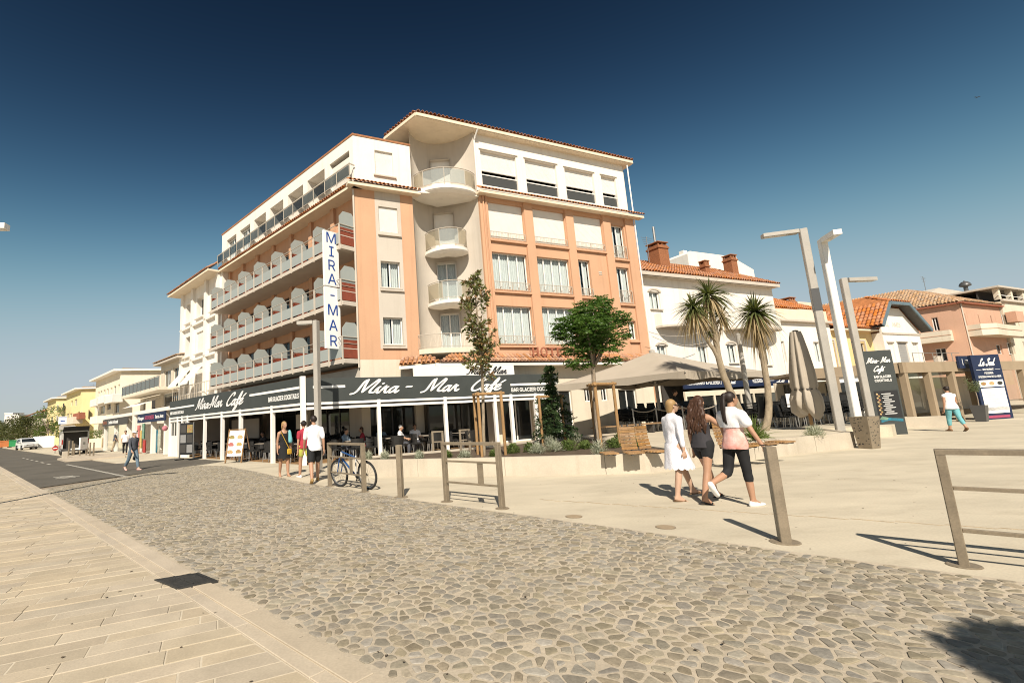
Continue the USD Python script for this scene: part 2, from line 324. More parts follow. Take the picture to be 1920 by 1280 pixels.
# --- cobbled road: mortar bed with single stones
cob = thing('cobbled_road', None, None); stage.GetPrimAtPath(cob).SetCustomDataByKey('kind', 'structure')
cob_poly = sg.Polygon([XY(7, N_L), XY(7, N_R), XY(-1.0, N_R), XY(-6.5, 6.48), XY(-12, 6.9), XY(-16, 7.6), XY(-20.5, 8.2), XY(-22.6, 7.6), XY(-23.2, N_R+2.2), XY(-19.2, N_L)])
part(B().flat(cob_poly, -.02, .006), 'mortar_bed', 'mortar', cob)
gx = []; sp = .118
for iu, u in enumerate(np.arange(-24, 7.2, sp*.92)):
    for d in np.arange(N_L-.3, 9.2, sp*.86):
        gx.append((u+(sp*.0)+rng.normal(0, sp*.24), d+(iu % 2)*sp*.45+rng.normal(0, sp*.24)))
gx = np.array(gx); gx = gx@np.array([EV, NV])
vor = Voronoi(gx); cells = []
inner = cob_poly.buffer(-.03)
for i, r in enumerate(vor.point_region):
    reg = vor.regions[r]
    if not reg or -1 in reg: continue
    P = sg.Polygon(vor.vertices[reg])
    if P.area > .16 or not P.is_valid: continue
    if not inner.contains(P.centroid): continue
    P = P.intersection(inner)
    if P.geom_type != 'Polygon' or P.area < .0022: continue
    gap = .006+.009*rng.random()
    P = P.buffer(-gap-.014, join_style=1).buffer(.014, quad_segs=2).simplify(.003)
    if P.geom_type != 'Polygon' or P.area < .0018: continue
    c = P.centroid; cells.append((math.hypot(c.x, c.y), P))
cells.sort(key=lambda t: t[0])
# the stones the camera sees come first
def insight(P):
    c = P.centroid; d = np.array([c.x, c.y, -CAM_H]); w = d@CF
    if w < .2: return False
    x = CX+FPX*(d@CR)/w; y = CY-FPX*(d@CU)/w; return -40 < x < 1960 and y < 1320
seen = [t for t in cells if insight(t[1])]
def stone(b, P, seed):
    r = np.array(P.exterior.coords)[:-1]; c = r.mean(0); h = .009+.006*((seed*7919) % 97)/97
    tl = np.array([((seed*31) % 17-8), ((seed*57) % 19-9)])*.0009
    def ring(s, z): q = c+(r-c)*s; return np.column_stack([q, z+(q-c)@tl])
    b.rings([ring(1.0, 0.0), ring(.985, h*.75), ring(.93, h), ring(.5, h+.0015)], cap=True)
for k, (d, P) in enumerate(seen[:300]):
    b = B(); stone(b, P, k); part(b, 'stone', 'cobble', cob)
b = B()
for k, (d, P) in enumerate(seen[300:]): b.tint(); stone(b, P, k)
part(b, 'stones', 'cobble_far', cob, kind='stuff')

# --- paved walk on the left, rows of slabs across it, and the two kerb bands
walk = thing('slab_walk', None, None); stage.GetPrimAtPath(walk).SetCustomDataByKey('kind', 'structure')
part(B().flat([XY(-120, -60), XY(8, -60), XY(8, N_K0), XY(-120, N_K0)], -.02, .0115), 'joint_bed', 'joint', walk)
rows = []; WD_ = Fr((0, 0), 66); wp = sg.Polygon([XY(-70, -45), XY(6, -45), XY(6, N_K0-.008), XY(-70, N_K0-.008)])
def seenpt(c, m=60):
    d = np.array([c[0], c[1], -CAM_H]); w = d@CF
    if w < .3: return False
    x = CX+FPX*(d@CR)/w; y = CY-FPX*(d@CU)/w; return -m-120 < x < 1920+m and y < 1280+m+60
v = 6.0; k = 0
while v > -46:                                                          # rows lie at a slant to the kerb
    h = (.205, .175, .235, .19)[k % 4]*(1 if v > -22 else 2.0); c0 = -v; u = -42.0+rng.random()*.5
    while u < 3:
        L = (.42+rng.random()*.5)*(1 if v > -22 else 2.0); q = WD_.P(u+L/2, v-h/2, 0)
        if seenpt(q) and (N_K0+.5 > float(q[:2]@NV)):
            P_ = sg.Polygon([tuple(WD_.P(*z, 0)[:2]) for z in ((u, v-h+.008), (u+L-.009, v-h+.008), (u+L-.009, v), (u, v))])
            if not wp.contains(P_): P_ = P_.intersection(wp)
            if P_.geom_type == 'Polygon' and P_.area > .004: rows.append((math.hypot(q[0], q[1]), P_))
        u += L
    v -= h; k += 1
rows.sort(key=lambda t: t[0])
def slab(b, r, k):
    z = .0155+.003*math.sin(k*12.9898); c = np.array(r[1].exterior.coords)[:-1]; ins = np.array(r[1].buffer(-.004, join_style=2).exterior.coords)[:-1]
    if len(ins) != len(c): b.flat(r[1], 0, z); return
    if np.sign(sg.LinearRing(c).is_ccw-.5) != np.sign(sg.LinearRing(ins).is_ccw-.5): ins = ins[::-1]
    j = int(np.argmin(np.linalg.norm(ins-c[0], axis=1))); ins = np.roll(ins, -j, axis=0)
    b.rings([np.column_stack([c, np.zeros(len(c))]), np.column_stack([c, np.full(len(c), z-.004)]), np.column_stack([ins, np.full(len(c), z)])])
RDW = Fr((0, 0), 135.4, -1)
for k, r in enumerate(rows[:300]): b = B(); slab(b, r, k); part(b, 'slab', 'slab', walk)
b = B()
for k, r in enumerate(rows[300:]):
    if r[0] < 40: b.tint(); slab(b, r, k)
part(b, 'slabs', 'slab_far', walk, kind='stuff')
kb = thing('kerb_band', None, None); stage.GetPrimAtPath(kb).SetCustomDataByKey('kind', 'structure')
part(B().flat([XY(-120, N_K0), XY(8, N_K0), XY(8, N_L), XY(-120, N_L)], -.02, .006), 'joint_bed', 'joint', kb)
for d0, d1, z, L0, nm in ((N_K0+.006, N_K1-.006, .017, 1.0, 'kerb_stone'), (N_K1+.006, N_L-.004, .021, 1.6, 'edge_stone')):
    u = 4.5
    while u > -42:
        L = L0*(1+.15*rng.random()); b = B().cbox(RDW, u-L+.007, u, d0, d1, 0, z, .005); part(b, nm, 'kerb', kb); u -= L

# dry leaves, gum spots and grit lying about
b = B(); g_ = np.random.default_rng(77)
for k in range(420):
    p = np.array([g_.uniform(-9, 9), g_.uniform(2.6, 13)]); u_, d_ = UD(p)
    if not seenpt(p, 0): continue
    z = .019 if d_ < N_L else .0205 if d_ < N_R else .0015
    r = g_.uniform(.006, .02); a = np.sort(g_.uniform(0, 2*pi, 5)); b.add([[p[0]+r*math.cos(x)*g_.uniform(.6, 1.2), p[1]+r*math.sin(x)*g_.uniform(.6, 1.2), z+g_.uniform(0, .004)] for x in a], [[0, 1, 2], [0, 2, 3], [0, 3, 4]])
mat('litter', (.10, .075, .05), .9, .4, 8, 30); part(b, 'dry_leaf_litter', 'litter', label='dry leaf crumbs and dark specks scattered on the paving', cat='litter', kind='stuff')

# joint between the road margin and the square, stained brown
b = B(); na = float(G(1565, 970)@NV); nb_ = float(G(1790, 984)@NV); ua = float(G(1565, 970)@EV); ub_ = float(G(1790, 984)@EV)
for k in range(26):
    u_ = -5.0+k*.42; w = .012+.022*abs(math.sin(k*2.3))*(1 if k > 13 else .25); d_ = na+(nb_-na)*(u_-ua)/(ub_-ua); b.flat([XY(u_, d_-w), XY(u_+.40, d_-w*.6), XY(u_+.42, d_+w*.7), XY(u_+.02, d_+w)], .0005, .0032)
mat('joint_stain', (.58, .45, .29), .95, .3, 6, 30); part(b, 'paving_joint', 'joint_stain', kind='structure')
# ================================================================ facade kit
def facade(fr, u0, u1, z0, z1, holes, m, parent, name='wall', rev=.2, d=0.0, mrev=None, split=None):
    """wall sheet with openings that have real reveals"""
    hs = [(min(h[0], h[1]), max(h[0], h[1]), h[2], h[3]) for h in holes]
    us = sorted({u0, u1, *[h[0] for h in hs], *[h[1] for h in hs]}); zs = sorted({z0, z1, *[h[2] for h in hs], *[h[3] for h in hs]})
    us = [u for u in us if u0 <= u <= u1]; zs = [z for z in zs if z0 <= z <= z1]
    b = B(); r = B() if mrev else b
    for i in range(len(us)-1):
        for j in range(len(zs)-1):
            cu, cz = (us[i]+us[i+1])/2, (zs[j]+zs[j+1])/2
            if any(h[0] < cu < h[1] and h[2] < cz < h[3] for h in hs): continue
            b.quad(fr.P(us[i], d, zs[j]), fr.P(us[i+1], d, zs[j]), fr.P(us[i+1], d, zs[j+1]), fr.P(us[i], d, zs[j+1]))
    for h in hs:
        a, c, e, g = max(h[0], u0), min(h[1], u1), max(h[2], z0), min(h[3], z1); t = d-rev
        for p, q in (((a, e), (a, g)), ((c, e), (c, g)), ((a, e), (c, e)), ((a, g), (c, g))):
            r.quad(fr.P(p[0], d, p[1]), fr.P(q[0], d, q[1]), fr.P(q[0], t, q[1]), fr.P(p[0], t, p[1]))
    path = part(b, name, m, parent)
    if mrev: part(r, 'reveal', mrev, parent)
    return path
def curtain_mesh(fr, u0, u1, z0, z1, d, gap=0.0, pleat=.11, amp=.025, seed=0):
    b = B(); n = max(8, int((u1-u0)/pleat*4)); us = np.linspace(u0, u1, n); ph = seed*1.7
    dd = d+amp*np.sin(us/pleat*2*pi+ph+.8*np.sin(us*5+ph)); lo = z0+.01
    for i in range(n-1):
        if gap and abs((us[i]+us[i+1])/2-(u0+u1)/2) < gap/2: continue
        b.quad(fr.P(us[i], dd[i], lo), fr.P(us[i+1], dd[i+1], lo), fr.P(us[i+1], dd[i+1], z1), fr.P(us[i], dd[i], z1))
    return b
def window(fr, u0, u1, z0, z1, d, parent, leaves=2, curtain=True, fm='frame_white', w=.055, glass='pane', name='window', sill=None, label=None, bars=0, seed=0, room=True, open_gap=0.0):
    """frame with casements; its pane and curtain are sub-parts; the dark room lies behind"""
    b = B(); b.box(fr, u0, u0+w, d-.05, d, z0, z1).box(fr, u1-w, u1, d-.05, d, z0, z1).box(fr, u0+w, u1-w, d-.05, d, z1-w, z1).box(fr, u0+w, u1-w, d-.05, d, z0, z0+w)
    for k in range(1, leaves):
        u = u0+(u1-u0)*k/leaves; b.box(fr, u-w*.6, u+w*.6, d-.045, d+.004, z0+w, z1-w)
    for k in range(bars):
        z = z0+(z1-z0)*(k+1)/(bars+1); b.box(fr, u0+w, u1-w, d-.04, d-.006, z-.018, z+.018)
    p = part(b, name, fm, parent, label=label)
    part(B().quad(fr.P(u0+w*.5, d-.025, z0+w*.5), fr.P(u1-w*.5, d-.025, z0+w*.5), fr.P(u1-w*.5, d-.025, z1-w*.5), fr.P(u0+w*.5, d-.025, z1-w*.5)), 'pane', glass, p)
    if curtain: part(curtain_mesh(fr, u0+.03, u1-.03, z0, z1, d-.13, open_gap, seed=seed+u0), 'curtain', 'curtain', p)
    if room:
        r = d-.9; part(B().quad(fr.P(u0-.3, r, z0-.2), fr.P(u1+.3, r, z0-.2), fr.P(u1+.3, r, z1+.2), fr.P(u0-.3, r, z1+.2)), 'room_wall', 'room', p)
    if sill is not None: part(B().cbox(fr, u0-.08, u1+.08, d, sill, z0-.07, z0-.005, .008), 'sill', 'trim', p)
    return p
def shutter(fr, u0, u1, z0, z1, d, parent, m='shutter', pitch=.055, name='shutter', label=None):
    b = B(); n = max(2, int((z1-z0)/pitch)); zs = np.linspace(z0, z1, n+1); prof = []
    for i in range(n): prof += [(zs[i], d+.006), (zs[i]+(zs[i+1]-zs[i])*.82, d+.006), (zs[i]+(zs[i+1]-zs[i])*.9, d-.004)]
    prof.append((zs[-1], d))
    for i in range(len(prof)-1):
        (za, da), (zb, db) = prof[i], prof[i+1]; b.quad(fr.P(u0, da, za), fr.P(u1, da, za), fr.P(u1, db, zb), fr.P(u0, db, zb))
    b.box(fr, u0, u1, d-.03, d+.014, z0-.05, z0); return part(b, name, m, parent, label=label)
def tiles(fr, u0, u1, din, zin, dout, zout, parent, m='terracotta', pitch=.21, r=.085, rowlen=.38, name='roof_tiles', u0in=None, u1in=None, kind='stuff', under=True, seg=5):
    """a slope of round clay tiles running down from (din,zin) to (dout,zout); the inner edge may be shorter (hips)"""
    b = B(); u0in = u0 if u0in is None else u0in; u1in = u1 if u1in is None else u1in
    n = max(1, int(round((u1-u0)/pitch))); L = math.hypot(dout-din, zout-zin); nr = max(1, int(round(L/rowlen))); a = np.linspace(0, pi, seg+1)
    sl = np.array([dout-din, zout-zin])/L; nr_ = np.array([-sl[1], sl[0]])*(1 if sl[0] >= 0 else -1)
    if nr_[1] < 0: nr_ = -nr_
    for i in range(n):
        u = u0+(i+.5)*(u1-u0)/n
        t0 = 0.0
        if u < u0in: t0 = (u0in-u)/max(1e-6, u0in-u0)
        if u > u1in: t0 = (u-u1in)/max(1e-6, u1-u1in)
        if t0 > .97: continue
        for k in range(nr):
            ta, tb = k/nr, min(1.0, (k+1.12)/nr)
            if tb <= t0: continue
            ta = max(ta, t0); j = rng.normal(0, .006); pts = []
            for t, lift, rr in ((ta, .0, r*.86), (tb, .022 if k < nr-1 or True else 0, r)):
                c = np.array([din, zin])+sl*L*t+nr_*(lift+.012)
                pts.append([fr.P(u+j+rr*math.cos(x), c[0]+nr_[0]*rr*math.sin(x), c[1]+nr_[1]*rr*math.sin(x)) for x in a])
            b.tint(); b.rings(pts, cap=False, closed=False)
            # the tile's own thickness at its lower lip
            lip = [fr.P(u+j+(r-.016)*math.cos(x), c[0]+nr_[0]*(r-.016)*math.sin(x), c[1]+nr_[1]*(r-.016)*math.sin(x)) for x in a]
            b.rings([pts[1], lip], cap=False, closed=False)
    if under:
        q = lambda u, t: fr.P(u, din+sl[0]*L*t, zin+sl[1]*L*t)
        b.quad(q(u0in, 0), q(u1in, 0), q(u1, 1), q(u0, 1))
    return part(b, name, m, parent, kind=kind)
def balustrade(fr, u0, u1, z0, z1, d, parent, m='rail_metal', n=None, name='balustrade', motif=True):
    b = B(); n = n or int((u1-u0)/.095)
    b.box(fr, u0, u1, d-.015, d+.015, z1-.03, z1).box(fr, u0, u1, d-.012, d+.012, z0+.05, z0+.075)
    for i in range(n+1):
        u = u0+(u1-u0)*i/n
        if motif and i % 6 == 3: b.tube([fr.P(u, d, z0+.06), fr.P(u+.035, d, z0+(z1-z0)*.3), fr.P(u-.035, d, z0+(z1-z0)*.65), fr.P(u, d, z1-.03)], .008, 4)
        else: b.box(fr, u-.007, u+.007, d-.007, d+.007, z0+.07, z1-.03)
    for u in (u0, (u0+u1)/2, u1): b.box(fr, u-.012, u+.012, d-.012, d+.012, z0, z1)
    return part(b, name, m, parent)

# ================================================================ the corner hotel
C0 = (-2.965, 22.0)
HF = Fr(C0, 66); HL = Fr(C0, 315.3, -1); HO = HF.off(.95); HTF = HF.off(.68)
hotel = thing('hotel', 'five storey coral and white corner hotel with curved balconies and wide eaves', 'hotel', C0)
def hp(u, d): q = HF.P(u, d, 0); return (q[0], q[1])
def hl(u, d): q = HL.P(u, d, 0); return (q[0], q[1])
ZF = [4.55, 7.4, 10.25, 13.1]
# front-left coral wall with its pale strip and three windows, white attic above
W3 = [(1.22, 2.24, 5.12, 6.46), (1.22, 2.24, 7.98, 9.32), (1.22, 2.24, 10.85, 12.2)]
facade(HF, 0, 1.04, 4.38, 13.1, [], 'coral_wall', hotel); facade(HF, 2.42, 3.12, 4.38, 13.1, [], 'coral_wall', hotel)
facade(HF, 1.04, 2.42, 4.38, 4.9, [], 'coral_wall', hotel)
facade(HF, 1.04, 2.42, 4.9, 13.1, W3, 'grey_wall', hotel, 'wall_strip')
for k, w in enumerate(W3):
    part(B().cbox(HF, 1.14, 2.38, .002, .10, w[2]-.2, w[2]-.12, .01), 'sill_ledge', 'trim', hotel)
    if k < 2: window(HF, *w, -.15, hotel, 2, sill=.03, seed=k, open_gap=.12)
    else: shutter(HF, w[0], w[1], w[2], w[3], -.09, hotel, label='closed white roller shutter')
facade(HF, 0, 3.12, 13.1, 15.85, [(1.14, 2.12, 13.93, 15.26)], 'white_wall', hotel, 'attic_wall')
shutter(HF, 1.14, 2.12, 13.93, 15.26, -.1, hotel); part(B().cbox(HF, 1.04, 2.26, .002, .1, 13.82, 13.9, .01), 'sill_ledge', 'trim', hotel)
window(HF, .4, 2.7, 0, 2.7, -.2, hotel, 2, False, 'frame_dark', glass='dark_glass', name='glass_front')
facade(HF, -.02, 3.12, 0, 4.38, [(.4, 2.7, 0, 2.7)], 'cream_wall', hotel, 'ground_floor_wall')
# curved corner
cv = [(3.12, 0), (3.42, -.5), (3.9, -.86), (4.5, -1.03), (5.1, -.98), (5.65, -.68), (6.15, -.18), (6.45, .32), (6.62, .80)]
from scipy.interpolate import CubicSpline
_t = np.linspace(0, 1, len(cv)); _cs = CubicSpline(_t, np.array(cv)); curve = _cs(np.linspace(0, 1, 33))
def curved_wall(z0, z1, m, name, holes):
    b = B()
    for i in range(32):
        (ua, da), (ub, db) = curve[i], curve[i+1]; zz = [(z0, z1)]
        for (i0, i1, h0, h1) in holes:
            if i0 <= i < i1: zz = [(a, c) for (p, q) in zz for (a, c) in ((p, min(q, h0)), (max(p, h1), q)) if c > a]
        for a, c in zz: b.quad(HF.P(ua, da, a), HF.P(ub, db, a), HF.P(ub, db, c), HF.P(ua, da, c))
    return part(b, name, m, hotel)
doors = [(14, 21, z+.02, z+2.42) for z in ZF[:3]]
curved_wall(0, 13.1, 'grey_wall', 'curved_wall', doors)
curved_wall(13.1, 16.95, 'grey_wall', 'curved_wall', [(14, 21, 13.2, 15.85)])
pa, pb = HF.P(*curve[14], 0), HF.P(*curve[21], 0); DC = Fr(pa, math.degrees(math.atan2(pb[0]-pa[0], pb[1]-pa[1]))); WD = float(np.linalg.norm(pb-pa))
for k, z in enumerate(ZF):
    zt = z+2.42 if k < 3 else 15.85
    b = B()
    for u in (0.0, WD):                                                # reveals of the balcony doors
        b.quad(DC.P(u, .12, z), DC.P(u, -.28, z), DC.P(u, -.28, zt), DC.P(u, .12, zt))
    b.quad(DC.P(0, .12, zt), DC.P(WD, .12, zt), DC.P(WD, -.28, zt), DC.P(0, -.28, zt)); part(b, 'door_reveal', 'grey_wall', hotel)
    if k < 2: window(DC, 0, WD, z+.02, zt, -.16, hotel, 2, seed=k+5, name='balcony_door', w=.06)
    else: shutter(DC, 0, WD, z+.02, zt, -.14, hotel)
# round balconies
def balcony(front, z, h, glasses, rim=.2):
    fr_pts = np.array(front); back = [(curve[i][0], curve[i][1]-.02) for i in range(32, -1, -1) if fr_pts[0][0] < curve[i][0] < fr_pts[-1][0]]
    cs = CubicSpline(np.linspace(0, 1, len(fr_pts)), fr_pts); f = cs(np.linspace(0, 1, 19))
    top = sg.Polygon([hp(*p) for p in list(map(tuple, f))+back]).buffer(0)
    c = np.mean([f[0], f[-1]], 0); b = B().flat(top, z-.16, z)
    rs = []                                                            # the slab thins towards the wall from below
    for s, zz in ((1.0, z-.16), (.93, z-.22), (.72, z-.30), (.4, z-.34)):
        ring = [HF.P(*(c+(p-c)*s), zz) for p in f]; rs.append(ring)
    b.rings(rs, cap=True, closed=False); bal = part(b, 'balcony', 'white_wall', hotel)
    n = len(glasses); idx = np.linspace(0, 18, n+1).round().astype(int); inn = [c+(p-c)*.95 for p in f]
    rb = B()
    rb.tube([HF.P(*inn[i], z+h) for i in range(19)], .024, 6); rb.tube([HF.P(*inn[i], z+.13) for i in range(19)], .015, 5)
    for i in idx: rb.tube([HF.P(*inn[i], z), HF.P(*inn[i], z+h)], .02, 6)
    part(rb, 'rail', 'rail_metal', bal)
    for k in range(n):
        g = B()
        for i in range(idx[k], idx[k+1]): g.quad(HF.P(*inn[i], z+.15), HF.P(*inn[i+1], z+.15), HF.P(*inn[i+1], z+h-.06), HF.P(*inn[i], z+h-.06))
        part(g, 'glass_panel', glasses[k], bal)
    return bal
fr34 = [(4.06, -.85), (4.18, -.2), (4.6, .35), (5.2, .6), (5.8, .52), (6.2, .12)]
balcony(fr34, ZF[1]+.03, 1.02, ['amber_glass', 'balcony_glass', 'amber_glass']); balcony(fr34, ZF[2]+.03, 1.02, ['amber_glass', 'balcony_glass', 'amber_glass'])
balcony([(3.3, -.3), (3.5, .3), (4.1, .95), (4.9, 1.25), (5.8, 1.25), (6.55, .9)], ZF[3]+.22, .98, ['amber_glass', 'balcony_glass', 'balcony_glass', 'amber_glass'])
# lowest balcony, wrought rail on a wide ledge
lf = CubicSpline(np.linspace(0, 1, 5), np.array([(3.0, .1), (3.6, .55), (4.5, .88), (5.6, 1.0), (6.62, 1.0)]))(np.linspace(0, 1, 21))
b = B().flat(sg.Polygon([hp(*p) for p in lf]+[hp(*curve[i]) for i in range(32, -1, -1)]).buffer(0), 4.62, 4.86); lb = part(b, 'balcony', 'cream_wall', hotel)
rb = B(); rb.tube([HF.P(p[0], p[1]-.05, 5.58) for p in lf], .018, 6); rb.tube([HF.P(p[0], p[1]-.05, 4.95) for p in lf], .012, 5)
for i in range(61):
    p = np.array([np.interp(i/60, np.linspace(0, 1, 21), lf[:, k]) for k in (0, 1)]); rb.tube([HF.P(p[0], p[1]-.05, 4.86), HF.P(p[0]+.03*math.sin(i), p[1]-.05, 5.2), HF.P(p[0], p[1]-.05, 5.58)], .008, 4)
part(rb, 'rail', 'rail_metal', lb)
# coral front: pillars proud of the infill, four rows
PL = [(6.62, 7.13), (9.48, 10.05), (12.42, 12.98), (15.28, 15.88), (17.12, 17.85)]
for a, c in PL: part(B().box(HO, a, c, -.3, .0, 4.3, 13.15), 'pillar', 'coral_wall', hotel)
INF = HO.off(-.10)
holes = [(7.16, 9.45, 5.08, 7.12), (10.1, 12.4, 5.08, 7.18), (13.03, 14.0, 5.08, 7.1), (16.42, 17.05, 5.45, 6.58),
         (7.16, 9.45, 8.0, 10.06), (10.1, 12.38, 8.0, 10.04), (13.03, 13.95, 7.97, 10.12), (15.98, 17.03, 7.68, 9.9),
         (7.15, 9.46, 10.84, 12.9), (10.07, 12.4, 10.84, 12.9), (13.0, 15.26, 10.84, 12.9), (15.98, 17.03, 10.5, 12.62)]
facade(INF, 6.64, 17.83, 4.3, 13.15, holes, 'coral_wall', hotel, 'front_wall', rev=.22)
for k, h in enumerate(holes):
    if 8 <= k <= 10: shutter(INF, h[0], h[1], h[2], h[3], -.14, hotel)
    else: window(INF, *h, -.17, hotel, (4, 4, 2, 2)[k % 4] if k < 8 else 2, seed=k, open_gap=.15 if k % 4 > 1 else 0)
    part(B().cbox(INF, h[0]-.06, h[1]+.06, .002, .13, h[2]-.2, h[2]-.1, .012), 'sill_ledge', 'coral_wall', hotel)
    if k != 3: balustrade(INF, h[0]+.02, h[1]-.02, h[2]-.06, h[2]+(.42 if k < 8 or k == 11 else .36) if k not in (7, 11) else h[2]+.75, .06, hotel)
part(B().box(INF, 14.55, 14.8, .002, .02, 9.42, 9.5).box(INF, 14.55, 14.8, .002, .02, 9.30, 9.36), 'wall_vent', 'trim', hotel)
# white top floor behind the middle eaves
TR = [(7.08, 9.44, 13.9, 16.0), (10.06, 12.32, 13.9, 16.0), (12.95, 15.2, 13.9, 15.95), (15.84, 17.06, 13.9, 15.93)]
facade(HTF, 6.62, 17.82, 13.1, 16.95, TR, 'white_wall', hotel, 'attic_wall', rev=.25)
for a, c, e, g in TR:
    shutter(HTF, a, c, 14.92, g, -.16, hotel)
    p = part(B().box(HTF, a, c, -.2, -.16, 14.84, 14.9).box(HTF, a, c, -.12, -.08, 14.56, 14.62).box(HTF, a, c, -.12, -.09, 13.95, 13.99), 'loggia_rail', 'frame_white', hotel)
    part(B().quad(HTF.P(a, -.105, 13.99), HTF.P(c, -.105, 13.99), HTF.P(c, -.105, 14.56), HTF.P(a, -.105, 14.56)), 'glass_panel', 'grey_glass', p)
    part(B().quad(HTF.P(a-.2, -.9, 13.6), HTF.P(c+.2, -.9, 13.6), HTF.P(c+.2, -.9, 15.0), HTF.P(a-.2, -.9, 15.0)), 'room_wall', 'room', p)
    part(B().box(HTF, a-.1, c+.1, .002, .07, g+.05, g+.14), 'lintel', 'white_wall', hotel)
facade(HF, 17.85, 17.86, 0, 16.9, [], 'cream_wall', hotel)
b = B().quad(HF.P(17.85, .95, 0), HF.P(17.85, -11, 0), HF.P(17.85, -11, 13.2), HF.P(17.85, .95, 13.2)); part(b, 'side_wall', 'coral_wall', hotel)
b = B().quad(HF.P(17.84, .68, 13.2), HF.P(17.84, -11, 13.2), HF.P(17.84, -11, 16.9), HF.P(17.84, .68, 16.9)); part(b, 'side_wall', 'white_wall', hotel)
# middle eaves: boarded soffit, gutter lip and a row of tiles, round the left street and the front
def eave(fr, u0, u1, z, reach, parent, m='soffit', tile='terracotta', zin=.42, endp=0.0, th=.13, n0=None):
    b = B(); b.box(fr, u0, u1, -.02, reach-.07, z, z+th); b.cbox(fr, u0, u1, reach-.07, reach, z-.02, z+th+.02, .015); part(b, 'eave', m, parent)
    tiles(fr, u0, u1, 0.0, z+zin, reach+.05, z+th+.03, parent, tile)
eave(HF, -.42, 3.45, 12.98, .42, hotel); eave(HL.off(-.6), -.18, 16.6, 12.98, .84, hotel, zin=.30); eave(HO, 6.45, 18.35, 13.12, .42, hotel, zin=.48)
b = B().flat([hp(2.6, .3), hp(3.7, .5), hp(4.6, .9), hp(5.6, 1.0), hp(6.6, .95), hp(6.6, .4), hp(5, -.9), hp(3.2, -.3)], 13.03, 13.28); part(b, 'balcony_base', 'white_wall', hotel)
# big roof over the corner with its boarded soffit
zr = 16.9; rc = sg.Polygon([hp(3.1, 1.08), hp(18.3, 1.08), hp(18.3, -9.5), hp(2.3, -9.5), hp(2.3, -1.5)])
part(B().flat(rc, zr, zr+.06), 'soffit', 'soffit', hotel)
b = B(); outer = [(2.3, -9.5), (2.3, -1.5), (3.1, 1.08), (18.3, 1.08)]
for p, q in zip(outer[:-1], outer[1:]): b.bar(HF.P(*p, zr+.12), HF.P(*q, zr+.12), .10, .16)
b.bar(HF.P(18.3, 1.08, zr+.12), HF.P(18.3, -9.5, zr+.12), .1, .16); part(b, 'fascia', 'soffit', hotel)
RT = HF.off(1.08); tiles(RT, 3.1, 18.35, -6.0, zr+2.0, .06, zr+.24, hotel, 'terracotta', rowlen=.42, u0in=6.5, u1in=14.5, pitch=.24, r=.095)
pk, pc = HF.P(2.3, -1.5, 0), HF.P(3.1, 1.08, 0); RT2 = Fr(pk, math.degrees(math.atan2(pc[0]-pk[0], pc[1]-pk[1])))
tiles(RT2, 0, float(np.linalg.norm(pc-pk)), -4.5, zr+1.6, .06, zr+.24, hotel, 'terracotta', pitch=.24, r=.095, u0in=0, u1in=.3)
# parapet of the white attic along the left street
AT_ = [(.32, 2.1), (2.6, 4.38), (4.86, 6.62), (7.2, 8.9), (9.48, 11.18), (11.8, 13.4), (14.04, 15.7)]
ah = [(a, c, 13.45, 15.17) for a, c in AT_]
facade(HL, 0, 16.6, 13.1, 15.85, ah, 'white_wall', hotel, 'attic_wall', rev=1.25)
part(B().box(HL, -.03, 16.65, -.3, .03, 15.85, 15.95).box(HF, -.03, 3.15, -.3, .03, 15.853, 15.953), 'parapet_coping', 'terracotta', hotel)
b = B().quad(HL.P(0, -1.26, 13), HL.P(16.6, -1.26, 13), HL.P(16.6, -1.26, 15.9), HL.P(0, -1.26, 15.9)); part(b, 'loggia_wall', 'cream_wall', hotel)
part(B().flat([hl(0, -.2), hl(16.6, -.2), hl(16.6, -6), hp(3.1, -6), hp(3.1, -.2)], 15.75, 15.84), 'flat_roof', 'trim', hotel)
shutter(HL, .32, 2.1, 13.45, 14.95, -.14, hotel)
for k in range(5):
    a, c = AT_[k+1]; window(HL, a+.3, c-.1, 13.5, 15.0, -1.18, hotel, 2, False, 'frame_dark', glass='dark_glass', room=False)
for k in (5, 6):
    a, c = AT_[k]; window(HL, a, c, 13.5, 15.1, -.2, hotel, 2, True, 'frame_white')
b = B(); b.box(HL, -.1, 16.55, .30, .345, 14.13, 14.18).box(HL, -.1, 16.55, .31, .335, 13.5, 13.53)
for u in np.arange(-.08, 16.6, 1.11): b.box(HL, u-.02, u+.02, .30, .34, 13.4, 14.15)
b.box(HL, -.1, -.06, 0, .34, 14.13, 14.18); lr = part(b, 'attic_rail', 'rail_metal', hotel)
for u in np.arange(-.08, 16.3, 1.11): part(B().quad(HL.P(u+.03, .322, 13.54), HL.P(u+1.08, .322, 13.54), HL.P(u+1.08, .322, 14.1), HL.P(u+.03, .322, 14.1)), 'glass_panel', 'dark_glass', lr)
